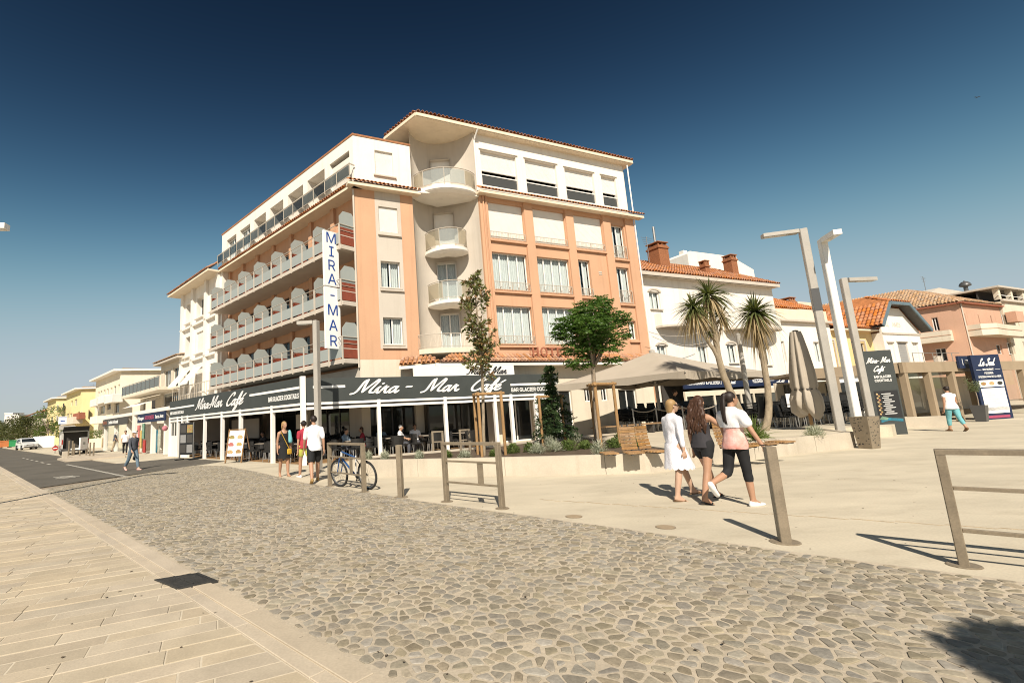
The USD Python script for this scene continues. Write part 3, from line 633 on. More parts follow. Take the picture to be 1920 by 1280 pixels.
# left street front with three balcony decks
SB = [4.2, 6.93, 9.67]; bays = [.12+2.27*k for k in range(8)]
fw = []
for z in SB:
    for k in range(7): fw.append((bays[k]+.75, bays[k]+1.95, z+.2, z+2.25))
HW = HL.off(-.6)
facade(HW, 0, 16.6, 4.0, 13.1, fw, 'coral_wall', hotel, 'side_front_wall', rev=.15)
part(B().quad(HL.P(0, 0, 4.38), HL.P(0, -.62, 4.38), HL.P(0, -.62, 13.1), HL.P(0, 0, 13.1)).box(HL, 0, .12, -.6, 0, 4.38, 12.98), 'wall_return', 'coral_wall', hotel)
part(B().box(HL, 16.45, 16.6, -.6, 0, 4.0, 12.98), 'wall_return', 'white_wall', hotel)
facade(HL, 0, 25, 0, 4.0, [(1, 4.5, 0, 2.75), (5, 9.5, 0, 2.75), (10, 13, 0, 2.75), (13.6, 15.5, 0, 2.75)], 'grey_wall', hotel, 'ground_floor_wall', rev=.3)
for a, c in ((1, 4.5), (5, 9.5), (10, 13), (13.6, 15.5)): window(HL, a, c, 0, 2.75, -.25, hotel, 3, False, 'frame_dark', glass='dark_glass', name='glass_front')
for k, w in enumerate(fw): window(HW, *w, -.1, hotel, 2, k % 3 == 0, 'frame_dark', glass='dark_glass', name='balcony_door', seed=k, open_gap=.4)
for k in range(8):
    u = bays[k]; part(B().box(HW, u+.14, u+.46, .002, .16, 4.38, 12.98), 'pilaster', 'coral_wall', hotel)
for z in SB:
    deck = part(B().cbox(HL, .0, 16.05, .002, .92, z, z+.2, .015).box(HL, .122, 16.05, -.598, .002, z+.005, z+.195), 'balcony_deck', 'trim', hotel)
    part(B().box(HL, .14, 16.0, -.59, .90, z+.203, z+.212), 'deck_floor', 'deck_tile', deck)
    zt = z+1.22; b = B().tube([HL.P(.02, .05, zt), HL.P(.02, .96, zt)], .02, 6).tube([HL.P(.02, 0.96, zt), HL.P(16.05, 0.96, zt)], .02, 6).tube([HL.P(.02, 0.96, zt-.22), HL.P(16.05, 0.96, zt-.22)], .009, 4).tube([HL.P(.02, .05, zt-.3), HL.P(.02, 0.96, zt-.3)], .014, 5)
    part(b, 'rail', 'rail_metal', deck)
    for u in np.linspace(.04, 16.0, 15): part(B().box(HL, u-.028, u+.028, 0.922, 0.975, z-.06, zt), 'rail_post', 'trim', deck)
    for u in np.linspace(.04, 16.0, 15)[:-1]: part(B().box(HL, u+.04, u+1.09, 0.935, 0.947, z+.26, z+.80), 'rail_panel', 'divider_glass', deck)
    for k in range(8):
        u = bays[k] if k else .06
        D = Fr(HL.P(u, -.12, 0), HL.az-90 if HL.side < 0 else HL.az+90)
        # divider across the deck: red boards below, a cut-cornered pale pane above
        s = 1 if np.dot(D.D, HL.N) > 0 else -1
        dv = part(B().box(D, s*.1, s*1.02, -.02, .02, z+.24, z+.66).box(D, s*.1, s*1.02, -.02, .02, z+.69, z+1.08), 'divider', 'red_panel', deck)
        part(B().box(D, s*1.02, s*1.08, -.03, .03, z+.2, z+1.25).box(D, s*.1, s*1.02, -.025, .025, z+.655, z+.695), 'divider_post', 'trim', dv)
        part(B().poly(D, [(s*.1, z+1.10), (s*1.05, z+1.10), (s*1.05, z+1.62), (s*.82, z+1.92), (s*.32, z+1.92), (s*.1, z+1.62)], -.01, .01), 'divider_pane', 'divider_glass', dv)
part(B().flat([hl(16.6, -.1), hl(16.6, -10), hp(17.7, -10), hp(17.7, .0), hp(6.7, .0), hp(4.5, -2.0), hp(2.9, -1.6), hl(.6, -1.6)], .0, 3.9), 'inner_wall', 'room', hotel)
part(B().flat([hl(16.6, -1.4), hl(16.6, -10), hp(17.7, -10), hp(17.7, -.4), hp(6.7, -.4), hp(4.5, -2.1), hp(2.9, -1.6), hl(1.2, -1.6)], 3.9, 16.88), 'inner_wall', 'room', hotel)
# downpipes
part(B().tube([HTF.P(6.75, .45, zr+.02), HTF.P(6.72, .2, zr-.25), HTF.P(6.7, .06, zr-.45), HTF.P(6.7, .06, 13.5)], .045, 8), 'downpipe', 'white_paint', hotel)
part(B().tube([HO.P(6.82, .05, 13.1), HO.P(6.82, .05, 4.6)], .045, 8).tube([HO.P(6.98, .05, 13.1), HO.P(6.98, .05, 4.6)], .035, 8), 'downpipe', 'coral_wall', hotel)
part(B().tube([HO.P(17.9, .03, 16.8), HO.P(17.9, .03, 4.3)], .04, 8), 'downpipe', 'white_paint', hotel)
part(B().tube([HL.P(.02, .06, 12.9), HL.P(.02, .06, 4.0)], .05, 8), 'downpipe', 'trim', hotel)
# lower tiled canopy over the ground floor and the wall under it
LC = HO.off(0); b = B().box(LC, 3.2, 17.9, -.5, .55, 3.88, 4.02); part(b, 'canopy', 'white_wall', hotel)
tiles(LC, 3.4, 17.95, .0, 4.5, .62, 4.07, hotel, 'terracotta_canopy', u0in=4.3)
pq, pr = HO.P(1.75, -.5, 0), HO.P(3.4, .62, 0); L2 = Fr(pq, math.degrees(math.atan2(pr[0]-pq[0], pr[1]-pq[1])))
tiles(L2, 0, float(np.linalg.norm(pr-pq)), -.6, 4.45, 0, 4.05, hotel, 'terracotta_canopy', u1in=1.5)
part(B().box(L2, 0, 2.0, -.5, -.04, 3.86, 4.0), 'canopy', 'white_wall', hotel)
gh = [(7.0, 8.9, .1, 2.7), (9.4, 11.6, .1, 2.6), (12.5, 13.0, 1.9, 2.9), (13.7, 14.2, 1.9, 2.9), (15.0, 16.4, .1, 2.5)]
facade(HO.off(-.12), 6.6, 17.85, 0, 4.0, gh, 'cream_wall', hotel, 'ground_floor_wall')
for k, h in enumerate(gh): window(HO.off(-.12), *h, -.12, hotel, 2, False, 'frame_white', glass='dark_glass')
# HOTEL in outlined letters standing on the canopy
def text_on(fr, txt, u, z, h, d, depth=.02, bold=False, squeeze=1.0, shear=0.0, center=False, mesh=None):
    t = meshkit.text_mesh(txt, h, depth, bold) if mesh is None else mesh; v = np.array(t.vertices); v[:, 0] *= squeeze; v[:, 0] += shear*v[:, 1]
    if center: v[:, 0] -= (v[:, 0].min()+v[:, 0].max())/2
    w = np.empty_like(v); q = fr.o+np.outer(u+v[:, 0], fr.D)+np.outer(d+v[:, 2], fr.N); w[:, :2] = q; w[:, 2] = z+v[:, 1]; return w, t.faces
ls = thing('letter_sign', 'HOTEL in large brown outlined letters on a frame above the tiled canopy', 'sign', HO.P(10.2, .4, 4.3))
b = B().tube([HO.P(8.75, .35, 4.36), HO.P(14.2, .35, 4.36)], .02, 6).tube([HO.P(8.75, .35, 4.62), HO.P(14.2, .35, 4.62)], .014, 6)
for u in (8.75, 10.6, 12.4, 14.2): b.tube([HO.P(u, .35, 4.2), HO.P(u, .35, 4.85)], .018, 6)
part(b, 'sign_frame', 'coral_dark', ls)
u = 8.8
for ch in 'HOTEL':
    w, f = text_on(HO, ch, u, 4.36, .46, .40, .05, True); part(B().add(w, f), 'letter', 'coral_dark', ls); u = float(((w[:, :2]-HO.o)@HO.D).max())+.09
# white wing beyond, under the same eaves
wing = thing('white_wing', 'white side wing of four storeys with wide eaves and pale shutters beyond the hotel balconies', 'building', HL.P(16.6, 0, 0))
wh = []
for j, z in enumerate((4.6, 7.45, 10.3)):
    for k, (a, c) in enumerate(((17.2, 18.6), (20.0, 21.6), (22.6, 24.1))): wh.append((a, c, z-.15 if j == 0 else z+.1, z+1.75))
facade(HL, 16.6, 24.95, 3.9, 13.1, wh, 'white_wall', wing, 'wall', rev=.45)
for k, h in enumerate(wh):
    if k % 3 == 1 and k < 6 or k in (3,): shutter(HL, h[0], h[1], h[2], h[3], -.1, wing)
    else: window(HL, *h, -.35, wing, 2, k % 2 == 0, glass='dark_glass')
    part(B().cbox(HL, h[0]-.1, h[1]+.1, .002, .22, h[2]-.14, h[2]-.04, .01), 'ledge', 'white_wall', wing)
for u in (16.75, 19.1, 22.0, 24.5): part(B().box(HL, u, u+.42, .0, .22, 3.9, 12.98), 'column', 'white_wall', wing)
eave(HL, 16.62, 25.9, 12.98, 1.0, wing, zin=.9)
part(B().box(HL, 16.62, 25, -.02, .35, 3.7, 3.9).box(HL, 16.62, 25, .0, .22, 6.95, 7.12).box(HL, 16.62, 25, .0, .22, 9.8, 9.97), 'band', 'white_wall', wing)
part(B().box(HL, 16.65, 24.9, -8, -.5, 0, 13.0), 'inner_wall', 'room', wing)
part(B().quad(HL.P(24.95, 0, 0), HL.P(24.95, -9, 0), HL.P(24.95, -9, 13.1), HL.P(24.95, 0, 13.1)), 'end_wall', 'white_wall', wing)
for a, c in ((19.6, 21.4), (22.2, 24.2)):                              # canvas blinds let down over the first floor
    part(B().quad(HL.P(a, .25, 6.3), HL.P(c, .25, 6.3), HL.P(c, 1.25, 5.1), HL.P(a, 1.25, 5.1)).quad(HL.P(a, 1.25, 5.1), HL.P(c, 1.25, 5.1), HL.P(c, 1.26, 4.95), HL.P(a, 1.26, 4.95)), 'blind', 'white_wall', wing)
b = B().box(HL, 16.7, 24.9, .7, .74, 4.9, 4.95)
for u in np.arange(16.7, 25, .5): b.box(HL, u, u+.03, .7, .73, 3.9, 4.9)
part(b, 'rail', 'rail_metal', wing); part(B().box(HL, 16.65, 24.9, .22, .8, 3.72, 3.9), 'balcony', 'trim', wing)

# blade sign over the balconies
bs0 = HL.P(.35, 1.05, 0); BF = Fr(bs0, HL.az-90); BF = BF if np.dot(BF.D, HL.N) > 0 else Fr(bs0, HL.az+90)
if np.dot(BF.N, -np.array(C0)) < 0: BF = Fr(BF.o, BF.az, -1)
uL, zT = BF.W(606, 430); uR, _ = BF.W(634, 432); _, zB = BF.W(620, 653); _, zM = BF.W(620, 537)
u0, u1 = min(uL, uR), max(uL, uR)
bs = thing('blade_sign', 'tall white double sign reading MIRA-MAR in blue capitals beside the balconies', 'sign', (*bs0[:2], zB))
for a, c, txt in ((zM+.03, zT, 'MIRA'), (zB, zM-.03, '-MAR')):
    bp = part(B().cbox(BF, u0, u1, -.12, .0, a, c, .012), 'sign_board', 'sign_white', bs)
    n = len(txt); hh = (c-a)/n
    for k, ch in enumerate(txt):
        flip = BF.side < 0
        w = meshkit.text_mesh(ch, .50, .012, False); v = np.array(w.vertices); v[:, 0] -= (v[:, 0].min()+v[:, 0].max())/2
        if flip: v[:, 0] *= -1
        zz = c-hh*(k+.5)-.24; q = np.empty_like(v); q[:, :2] = BF.o+np.outer((u0+u1)/2+v[:, 0]*1.05, BF.D)+np.outer(.001+v[:, 2], BF.N); q[:, 2] = zz+v[:, 1]
        part(B().add(q, w.faces), 'letter', 'sign_blue', bp)
b = B()
for z in (zB+.3, zM-.3, zM+.3, zT-.3): b.bar(BF.P(0, -.06, z), BF.P(u0, -.06, z), .04)
part(b, 'bracket', 'rail_metal', bs)
# ================================================================ lettering in a brush hand
def _smooth(p, n=10):
    p = np.array(p, float)
    if len(p) < 3: return p
    t = np.r_[0, np.cumsum(np.linalg.norm(np.diff(p, axis=0), axis=1))]
    return np.column_stack([CubicSpline(t, p[:, k])(np.linspace(0, t[-1], n*len(p))) for k in (0, 1)])
GLY = {
 'M': ([[(-.12, .0), (-.02, .02), (.12, .3), (.30, 1.0)], [(.30, 1.0), (.34, .45), (.40, .12)], [(.40, .12), (.58, .55), (.80, 1.0)], [(.80, 1.0), (.78, .4), (.82, .06), (.94, .05), (1.04, .18)]], 1.02),
 'i': ([[(0, .16), (.08, .42), (.12, .46)], [(.12, .46), (.11, .12), (.18, .02), (.28, .14)], [(.16, .70), (.18, .72)]], .28),
 'r': ([[(0, .14), (.09, .45), (.12, .52)], [(.12, .50), (.14, .42), (.26, .44)], [(.26, .44), (.23, .12), (.31, .02), (.42, .14)]], .41),
 'a': ([[(.36, .40), (.24, .47), (.08, .34), (.04, .12), (.12, .02), (.26, .14), (.37, .44)], [(.37, .44), (.35, .12), (.41, .02), (.52, .14)]], .52),
 'C': ([[(.62, .78), (.66, .92), (.54, 1.0), (.32, .86), (.12, .52), (.08, .2), (.22, .02), (.44, .06), (.62, .22)]], .62),
 'f': ([[(0, .12), (.18, .44), (.32, .84), (.28, .98), (.20, .84), (.14, .3), (.04, -.38), (-.06, -.42), (-.02, -.22), (.14, .04), (.30, .14)], [(.0, .42), (.30, .46)]], .32),
 'e': ([[(.06, .2), (.22, .26), (.30, .40), (.22, .48), (.08, .36), (.06, .12), (.16, .02), (.30, .06), (.40, .16)]], .40),
 'L': ([[(.40, .80), (.48, .92), (.40, 1.0), (.26, .8), (.20, .3), (.08, .06), (-.06, .06), (.02, .16), (.2, .08), (.42, .02), (.58, .12)]], .58),
 'S': ([[(.52, .78), (.56, .94), (.42, 1.0), (.26, .84), (.32, .62), (.42, .42), (.36, .12), (.16, .0), (.0, .1), (.04, .22)]], .56),
 'u': ([[(0, .16), (.09, .46)], [(.09, .46), (.06, .12), (.14, .02), (.28, .16), (.36, .46)], [(.36, .46), (.34, .12), (.40, .02), (.50, .14)]], .50),
 'd': ([[(.34, .40), (.22, .46), (.08, .34), (.04, .12), (.12, .02), (.24, .12), (.36, .5), (.48, 1.0)], [(.36, .5), (.34, .12), (.40, .02), (.52, .14)]], .54),
 '-': ([[(.0, .30), (.34, .33)]], .36),
}
GLY['é'] = (GLY['e'][0]+[[(.28, .62), (.44, .78)]], .40)
def script(txt, h, pen=.062, shear=.5, gaps=None, depth=.02):
    """brush lettering: strokes widened by a pen; returns one mesh per letter"""
    out = []; x = 0.0
    for k, ch in enumerate(txt):
        if gaps and k in gaps: x = gaps[k]/h
        if ch == ' ': x += .35; continue
        st, adv = GLY[ch]; shp = unary_union([sg.LineString(_smooth(s)).buffer(pen, quad_segs=3) for s in st])
        shp = sa.affine_transform(shp, [h, h*shear, 0, h, x*h, 0]).simplify(h*.008)
        out.append(trimesh.util.concatenate([trimesh.creation.extrude_polygon(g, depth, engine='earcut') for g in getattr(shp, 'geoms', [shp])])); x += adv
    return out
def letters(fr, meshes, u, z, d, m, parent, width=None, name='letter'):
    """sets letter meshes on a facade, squeezed to the given width"""
    allx = np.concatenate([t.vertices[:, 0] for t in meshes]); k = 1 if width is None else width/(allx.max()-allx.min()); x0 = allx.min()
    for t in meshes:
        v = np.array(t.vertices); v[:, 0] = (v[:, 0]-x0)*k
        if fr.side < 0: v[:, 0] *= -1
        w = np.empty_like(v); w[:, :2] = fr.o+np.outer(u+v[:, 0], fr.D)+np.outer(d+v[:, 2], fr.N); w[:, 2] = z+v[:, 1]
        part(B().add(w, t.faces), name, m, parent)
def caps(fr, txt, u, z, h, d, m, parent, width=None, bold=True, name='lettering', depth=.008):
    t = meshkit.text_mesh(txt, h, depth, bold); letters(fr, [t], u, z, d, m, parent, width, name)

# ================================================================ cafe terrace on the corner
K = XY(-16.6, 9.6); CFr = Fr(K, 66); CLf = Fr(K, 315.4, -1); LF_, LL_ = 12.55, 16.35
cafe = thing('cafe_terrace', 'white framed cafe terrace with dark green fascia round the foot of the hotel', 'cafe terrace', (*K, 0))
def plan(fr, *ps): return [tuple(fr.P(u, d, 0)[:2]) for u, d in ps]
roofp = [tuple(K+(CFr.N+CLf.N)*-.03)]+plan(CFr, (LF_, -.05), (LF_, -3.6))+plan(HO, (6.4, -.05))+plan(HF, (5, -.3), (3, .02), (0, .02))+plan(HL, (16, .02))+plan(CLf, (LL_, -3.6), (LL_, -.05))
part(B().flat(sg.Polygon(roofp).buffer(0), 3.18, 3.28), 'terrace_roof', 'slate_green', cafe)
part(B().flat(sg.Polygon(roofp).buffer(0), 3.165, 3.178), 'ceiling', 'trim', cafe)
part(B().flat(sg.Polygon(roofp).buffer(-.1), .003, .02), 'terrace_floor', 'wood', cafe)
fF = part(B().box(CFr, .15, LF_, -.06, .0, 2.38, 3.33), 'fascia', 'slate_green', cafe)
fL = part(B().box(CLf, .15, LL_, -.06, .0, 2.38, 3.38), 'fascia', 'slate_green', cafe)
for fr, L in ((CFr, LF_), (CLf, LL_)):
    part(B().cbox(fr, .15, L, -.12, .03, 2.28, 2.376, .008), 'beam', 'white_paint', cafe); part(B().cbox(fr, .15, L, -.10, .01, 2.10, 2.20, .008), 'beam', 'white_paint', cafe)
    part(B().box(fr, .15, L, -.09, -.03, 2.20, 2.28), 'blind_slot', 'frame_dark', cafe)
for u in (3.13, 6.22, 8.8, 9.69, 11.1, 12.45): part(B().cbox(CFr, u-.075, u+.075, -.13, .035, 0, 2.40, .012), 'post', 'white_paint', cafe)
for u in (2.55, 5.75, 7.95, 10.35, 13.0, 13.95, 14.75, 16.25): part(B().cbox(CLf, u-.08, u+.08, -.13, .035, 0, 2.40, .012), 'post', 'white_paint', cafe)
part(B().flat([tuple(q) for q in (K+CLf.D*-.03+CLf.N*.05, K+CLf.D*.09+CLf.N*.05, K+CLf.D*.09-CLf.N*.08, K+CFr.D*.13-CFr.N*.08, K+CFr.D*.13+CFr.N*.05, K+CFr.D*.0+CFr.N*.05)], 0, 3.42), 'corner_post', 'white_paint', cafe)
part(B().box(HF, 3.15, 6.75, .30, .34, 0, 2.75), 'glass_front', 'dark_glass', cafe)
for u in (3.15, 4.05, 4.95, 5.85, 6.7): part(B().box(HF, u, u+.07, .345, .40, 0, 2.75), 'mullion', 'frame_dark', cafe)
# front lettering
part(B().box(CFr, .42, 1.72, .002, .016, 2.93, 3.03), 'stripe', 'sign_white', fF)
part(B().box(CFr, 9.72, 12.5, .002, .016, 2.80, 2.90), 'stripe', 'sign_white', fF)
letters(CFr, script('Mira', .56), 1.88, 2.66, .004, 'sign_white', fF, 2.2)
letters(CFr, script('-', .56), 4.36, 2.72, .004, 'sign_white', fF, .34)
letters(CFr, script('Mar', .56), 5.02, 2.64, .004, 'sign_white', fF, 1.95)
letters(CFr, script('Café', .58), 7.55, 2.62, .004, 'sign_white', fF, 1.95)
caps(CFr, 'BAR GLACIER COCKTAILS', 9.75, 2.52, .17, .002, 'sign_white', fF, 2.72)
# street side lettering, read from the near end leftwards
part(B().box(CLf, .2, 4.7, .002, .016, 2.94, 3.04), 'stripe', 'sign_white', fL)
part(B().box(CLf, 11.95, 16.3, .002, .016, 2.88, 2.98), 'stripe', 'sign_white', fL)
letters(CLf, script('Mira-Mar', .56, gaps={5: 1.45}), 11.75, 2.66, .004, 'sign_white', fL, 3.9)
letters(CLf, script('Café', .6), 7.35, 2.64, .004, 'sign_white', fL, 2.35)
caps(CLf, 'BAR GLACIER COCKTAILS', 2.85, 2.58, .19, .002, 'sign_white', fL, 2.6)
caps(CLf, 'BAR GLACIER COCKTAILS', 16.2, 2.56, .16, .002, 'sign_white', fL, 2.5)
# far end of the terrace, boarded with windows
for a, c in ((13.1, 13.9), (14.9, 16.15)):
    part(B().box(CLf, a, c, -.08, -.05, 0, 1.2), 'side_panel', 'white_paint', cafe)
    window(CLf, a, c, 1.2, 2.1, -.05, cafe, 2, False, 'frame_white', glass='dark_glass', room=False)
part(B().quad(CLf.P(LL_, 0, 0), CLf.P(LL_, -3.6, 0), CLf.P(LL_, -3.6, 3.2), CLf.P(LL_, 0, 3.2)), 'end_wall', 'white_paint', cafe)
part(B().box(CLf, 9.2, 12.9, -2.6, -2.55, .9, 2.0), 'screen_wall', 'trim', cafe)
# white board over the fascia with dark script
WB = HF.off(1.62); wb = thing('white_board', 'long white board with black script over the dark cafe fascia behind the slender tree', 'sign board', WB.P(4.8, 0, 3.5))
part(B().cbox(WB, 2.0, 7.45, -.08, 0, 3.40, 3.86, .01), 'board', 'white_paint', wb)
letters(WB, script('Mira-Mar', .34, gaps={5: .98}), 4.7, 3.46, .002, 'black_paint', wb, 2.3)
# cafe furniture: one wicker armchair and one table, repeated
def make_chair(label, base, rot, group):
    t = local_thing('cafe_chair', label, 'chair', base, group, rot); F0 = Fr((0, 0), 90)
    b = B(); b.cbox(F0, -.26, .26, -.24, .26, .40, .455, .02); part(b, 'seat', 'wicker', t)
    b = B(); a = np.linspace(-1.35, 1.35, 9)
    b.rings([[np.array([.28*math.sin(x)*s, (.24*math.cos(x)+.02)*s, z]) for x in a for _ in (0,)]+[np.array([.25*math.sin(x)*s, (.21*math.cos(x)+.02)*s, z]) for x in a[::-1]] for s, z in ((.95, .44), (1.03, .62), (1.10, .84))]); part(b, 'backrest', 'wicker', t)
    for sx in (-1, 1):
        part(B().tube([(sx*.27, -.24, .64), (sx*.285, 0, .66), (sx*.28, .16, .68)], .022, 6), 'armrest', 'wicker', t)
        for sy in (-1, 1): part(B().tube([(sx*.23, sy*.21, .41), (sx*.255, sy*.25, .0)], .013, 6), 'leg', 'alu', t)
    return t
def make_table(label, base, rot, group):
    t = local_thing('cafe_table', label, 'table', base, group, rot); F0 = Fr((0, 0), 90)
    part(B().cbox(F0, -.36, .36, -.36, .36, .715, .74, .008), 'tabletop', 'table_top', t); part(B().lathe((0, 0, 0), [(.025, .03), (.025, .715)], 10), 'column', 'alu', t)
    part(B().lathe((0, 0, 0), [(.22, 0), (.22, .015), (.03, .035)], 14), 'foot', 'alu', t); return t
chair0 = table0 = None
rr = random.Random(5)
def put_chair(p, rot, label, group):
    global chair0
    if chair0 is None: chair0 = make_chair(label, (p[0], p[1], p[2] if len(p) > 2 else .02), rot, group)
    else: copy_of(chair0, label, (p[0], p[1], p[2] if len(p) > 2 else .02), rot, group)
def put_table(p, rot, label, group):
    global table0
    if table0 is None: table0 = make_table(label, (p[0], p[1], .02), rot, group)
    else: copy_of(table0, label, (p[0], p[1], .02), rot, group)
side_tabs = [(u, -d) for u in np.arange(1.6, 12.6, 1.75) for d in (.95, 2.5)]
front_tabs = [(u, -d) for u in np.arange(2.2, 9.0, 1.75) for d in (.85, 2.3) if d < 2.2 or u < 6]
GRP = 'black wicker armchairs under the cafe roof'; GT = 'small square tables under the cafe roof'
for fr, tabs in ((CLf, side_tabs), (CFr, front_tabs)):
    for u, d in tabs:
        p = fr.P(u, d, .02); az0 = 90-fr.az
        put_table(p, az0+rr.uniform(-6, 6), 'small square table among black wicker armchairs under the cafe roof', GT)
        for k, (du, dd) in enumerate(((.62, 0), (-.62, 0), (0, .6), (0, -.6))):
            if k == 3 and rr.random() < .5: continue
            q = fr.P(u+du, d+dd, .02); v = np.array(p[:2])-q[:2]; rot = math.degrees(math.atan2(v[1], v[0]))+90
            put_chair(q, rot+rr.uniform(-14, 14), 'black wicker armchair with metal legs at a table under the cafe roof', GRP)

# ================================================================ houses on the right, all on the hotel's line
def wins(fr, hs, parent, d=-.14, **k):
    for i, h in enumerate(hs): window(fr, *h, d, parent, **{**dict(leaves=2, seed=i), **k})
def roof_slope(fr, u0, u1, din, zin, dout, zout, parent, m, **k): return tiles(fr, u0, u1, din, zin, dout, zout, parent, m, **{**dict(pitch=.26, r=.11, rowlen=.42), **k})
def body(fr, u0, u1, depth, z1, m, parent, sides=True):
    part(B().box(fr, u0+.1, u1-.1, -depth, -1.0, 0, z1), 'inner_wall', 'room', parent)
    if sides:
        for u in (u0, u1): part(B().quad(fr.P(u, 0, 0), fr.P(u, -depth, 0), fr.P(u, -depth, z1), fr.P(u, 0, z1)), 'side_wall', m, parent)
        part(B().quad(fr.P(u0, -depth, 0), fr.P(u1, -depth, 0), fr.P(u1, -depth, z1), fr.P(u0, -depth, z1)), 'back_wall', m, parent)
def chimney(p, w, z0, z1, m, label, pots=0, name='chimney', parent=None, cap='terracotta'):
    F0 = Fr(p[:2], 66); b = B().cbox(F0, -w/2, w/2, -w/2, w/2, z0, z1-.25, .01).cbox(F0, -w/2-.06, w/2+.06, -w/2-.06, w/2+.06, z1-.5, z1-.38, .01)
    c = part(b, name, m, parent); b = B()
    for sx in (-1, 0, 1):
        for sy in (-1, 1): b.box(F0, sx*w*.4-.05, sx*w*.4+.05, sy*w*.4-.05, sy*w*.4+.05, z1-.25, z1-.06)
    b.cbox(F0, -w/2-.05, w/2+.05, -w/2-.05, w/2+.05, z1-.06, z1, .01); part(b, 'chimney_cap', cap, c)
    return c
def antenna(p, z0, h, parent, arms=4):
    b = B().tube([(p[0], p[1], z0), (p[0], p[1], z0+h)], .025, 5)
    for k in range(arms):
        z = z0+h-.12-.16*k; L = .55-.07*k; b.tube([(p[0]-L*.9, p[1]-L*.4, z), (p[0]+L*.9, p[1]+L*.4, z)], .012, 4)
    return part(b, 'antenna', 'steel', parent)
WH = HO.off(-.5)
wu0, _ = WH.W(1201, 509); wu1, _ = WH.W(1446, 538); wu0 = 18.0
wh = thing('white_house', 'white three storey house with arched windows, curved balcony and brick chimneys', 'house', WH.P(wu0, 0, 0))
hw = []
for (xl, yt, xr, yb) in ((1216, 546, 1240, 580), (1231, 647, 1252, 668), (1308, 648, 1330, 681), (1362, 645, 1384, 680), (1428, 650, 1446, 684)):
    a, z1 = WH.W(xl, yt); c, z0 = WH.W(xr, yb); hw.append((a, c, z0 if z0 < z1-1.0 else z1-1.35, z1))
facade(WH, wu0, wu1, 0, 9.75, hw, 'white_wall', wh, rev=.18)
for i, h in enumerate(hw):
    window(WH, *h, -.12, wh, 2, True, seed=i, sill=.12)
    m = (h[0]+h[1])/2; r = (h[1]-h[0])/2+.12; a = np.linspace(0, pi, 13)
    part(B().poly(WH, [(m+r*math.cos(x), h[3]-.02+.42*r*math.sin(x)) for x in a]+[(m+(r-.16)*math.cos(x), h[3]-.02+.30*(r-.16)*math.sin(x)) for x in a[::-1]], .004, .07), 'window_arch', 'trim', wh)
    part(B().poly(WH, [(m+(r-.13)*math.cos(x), h[3]-.0+.30*(r-.15)*math.sin(x)) for x in a], .002, .02), 'window_head', 'white_wall', wh)
# rounded balcony with solid white parapet
for (xa, xb, yt, yb) in ((1225, 1330, 582, 613), (1352, 1452, 596, 622)):
    a, zt = WH.W(xa, yt); c, zb = WH.W(xb, yb+4); zt = 7.15; zb = 6.25; t = np.linspace(0, pi, 15); mid = (a+c)/2; hw_ = (c-a)/2
    ring = [tuple(WH.P(mid-hw_*math.cos(x), 1.15*math.sin(x)**.6, 0)[:2]) for x in t]; inn = [tuple(WH.P(mid-(hw_-.12)*math.cos(x), max(0, 1.15*math.sin(x)**.6-.12), 0)[:2]) for x in t]
    bb = part(B().flat(sg.Polygon(ring), zb, zb+.12), 'balcony', 'trim', wh); part(B().flat(sg.Polygon(ring).difference(sg.Polygon(inn)), zb+.12, zt), 'parapet', 'white_wall', bb)
part(B().box(WH, wu0, wu1, -.02, .5, 9.55, 9.7).cbox(WH, wu0, wu1+.1, .42, .55, 9.55, 9.78, .02), 'eave', 'trim', wh)
roof_slope(WH, wu0, wu1+.15, -4.4, 12.5, .55, 9.78, wh, 'terracotta'); body(WH, wu0, wu1, 9, 9.6, 'white_wall', wh)
part(B().poly(Fr(WH.P(wu1, 0, 0), 66-90), [(0, 9.6), (8.5, 9.6), (4.4, 12.5)], -.1, 0), 'gable_end', 'white_wall', wh)
mat('brick', (.42, .17, .075), .9, .35, 14, 40, bump=.004)
def on_roof(x, y, D=WH, d=-2.6): u, z = D.W(x, y, d); return D.P(u, d, 0), z
for (x, yb, yt, w) in ((1237, 500, 458, 1.0), (1372, 512, 480, .7)):
    p, z0 = on_roof(x, yb); _, z1 = on_roof(x, yt); chimney(p, w, z0-1.0, z1, 'brick', '', parent=wh)
p, z0 = on_roof(1229, 458); part(B().tube([(*p[:2], z0-.2), (*p[:2], z0+1.35)], .09, 8), 'flue_pipe', 'steel', wh)
p, z0 = on_roof(1217, 485); antenna(p, z0-.3, 2.0, wh)
p, z0 = on_roof(1322, 508, d=-1.2); chimney(p, .45, z0-.6, z0+.75, 'brick', '', parent=wh)
# white rooftop block seen over the ridge
bk = thing('rooftop_block', 'small white rooftop room with vents showing over the white house roof', 'building', WH.P(26, -9, 9))
WR = WH.off(-7.5); a, z1 = WR.W(1290, 484); c, _ = WR.W(1412, 500); zz = WR.W(1350, 478)[1]
part(B().poly(WR, [(a, 9), (c, 9), (c, zz-1.1), (c-2.2, zz-.35), (c-2.4, zz), (a+.4, zz), (a, zz-.3)], -2.5, 0), 'wall', 'white_wall', bk)
for u in (a+.5, a+3.2, c-3.0): part(B().cbox(WR, u, u+.5, -1.2, -.7, zz-.05, zz+.35, .02), 'vent', 'white_wall', bk)
# string of lamps slung along the front
cb = B()
for (p0, p1) in (((1217, 622), (1318, 620)), ((1222, 630), (1320, 642))):
    (a, za), (c, zc) = WH.W(*p0, 1.25), WH.W(*p1, 1.25); t = np.linspace(0, 1, 14); cb.tube([WH.P(a+(c-a)*x, 1.25, za+(zc-za)*x-.9*4*x*(1-x)*.35) for x in t], .018, 4)
part(cb, 'cable', 'trim', wh)

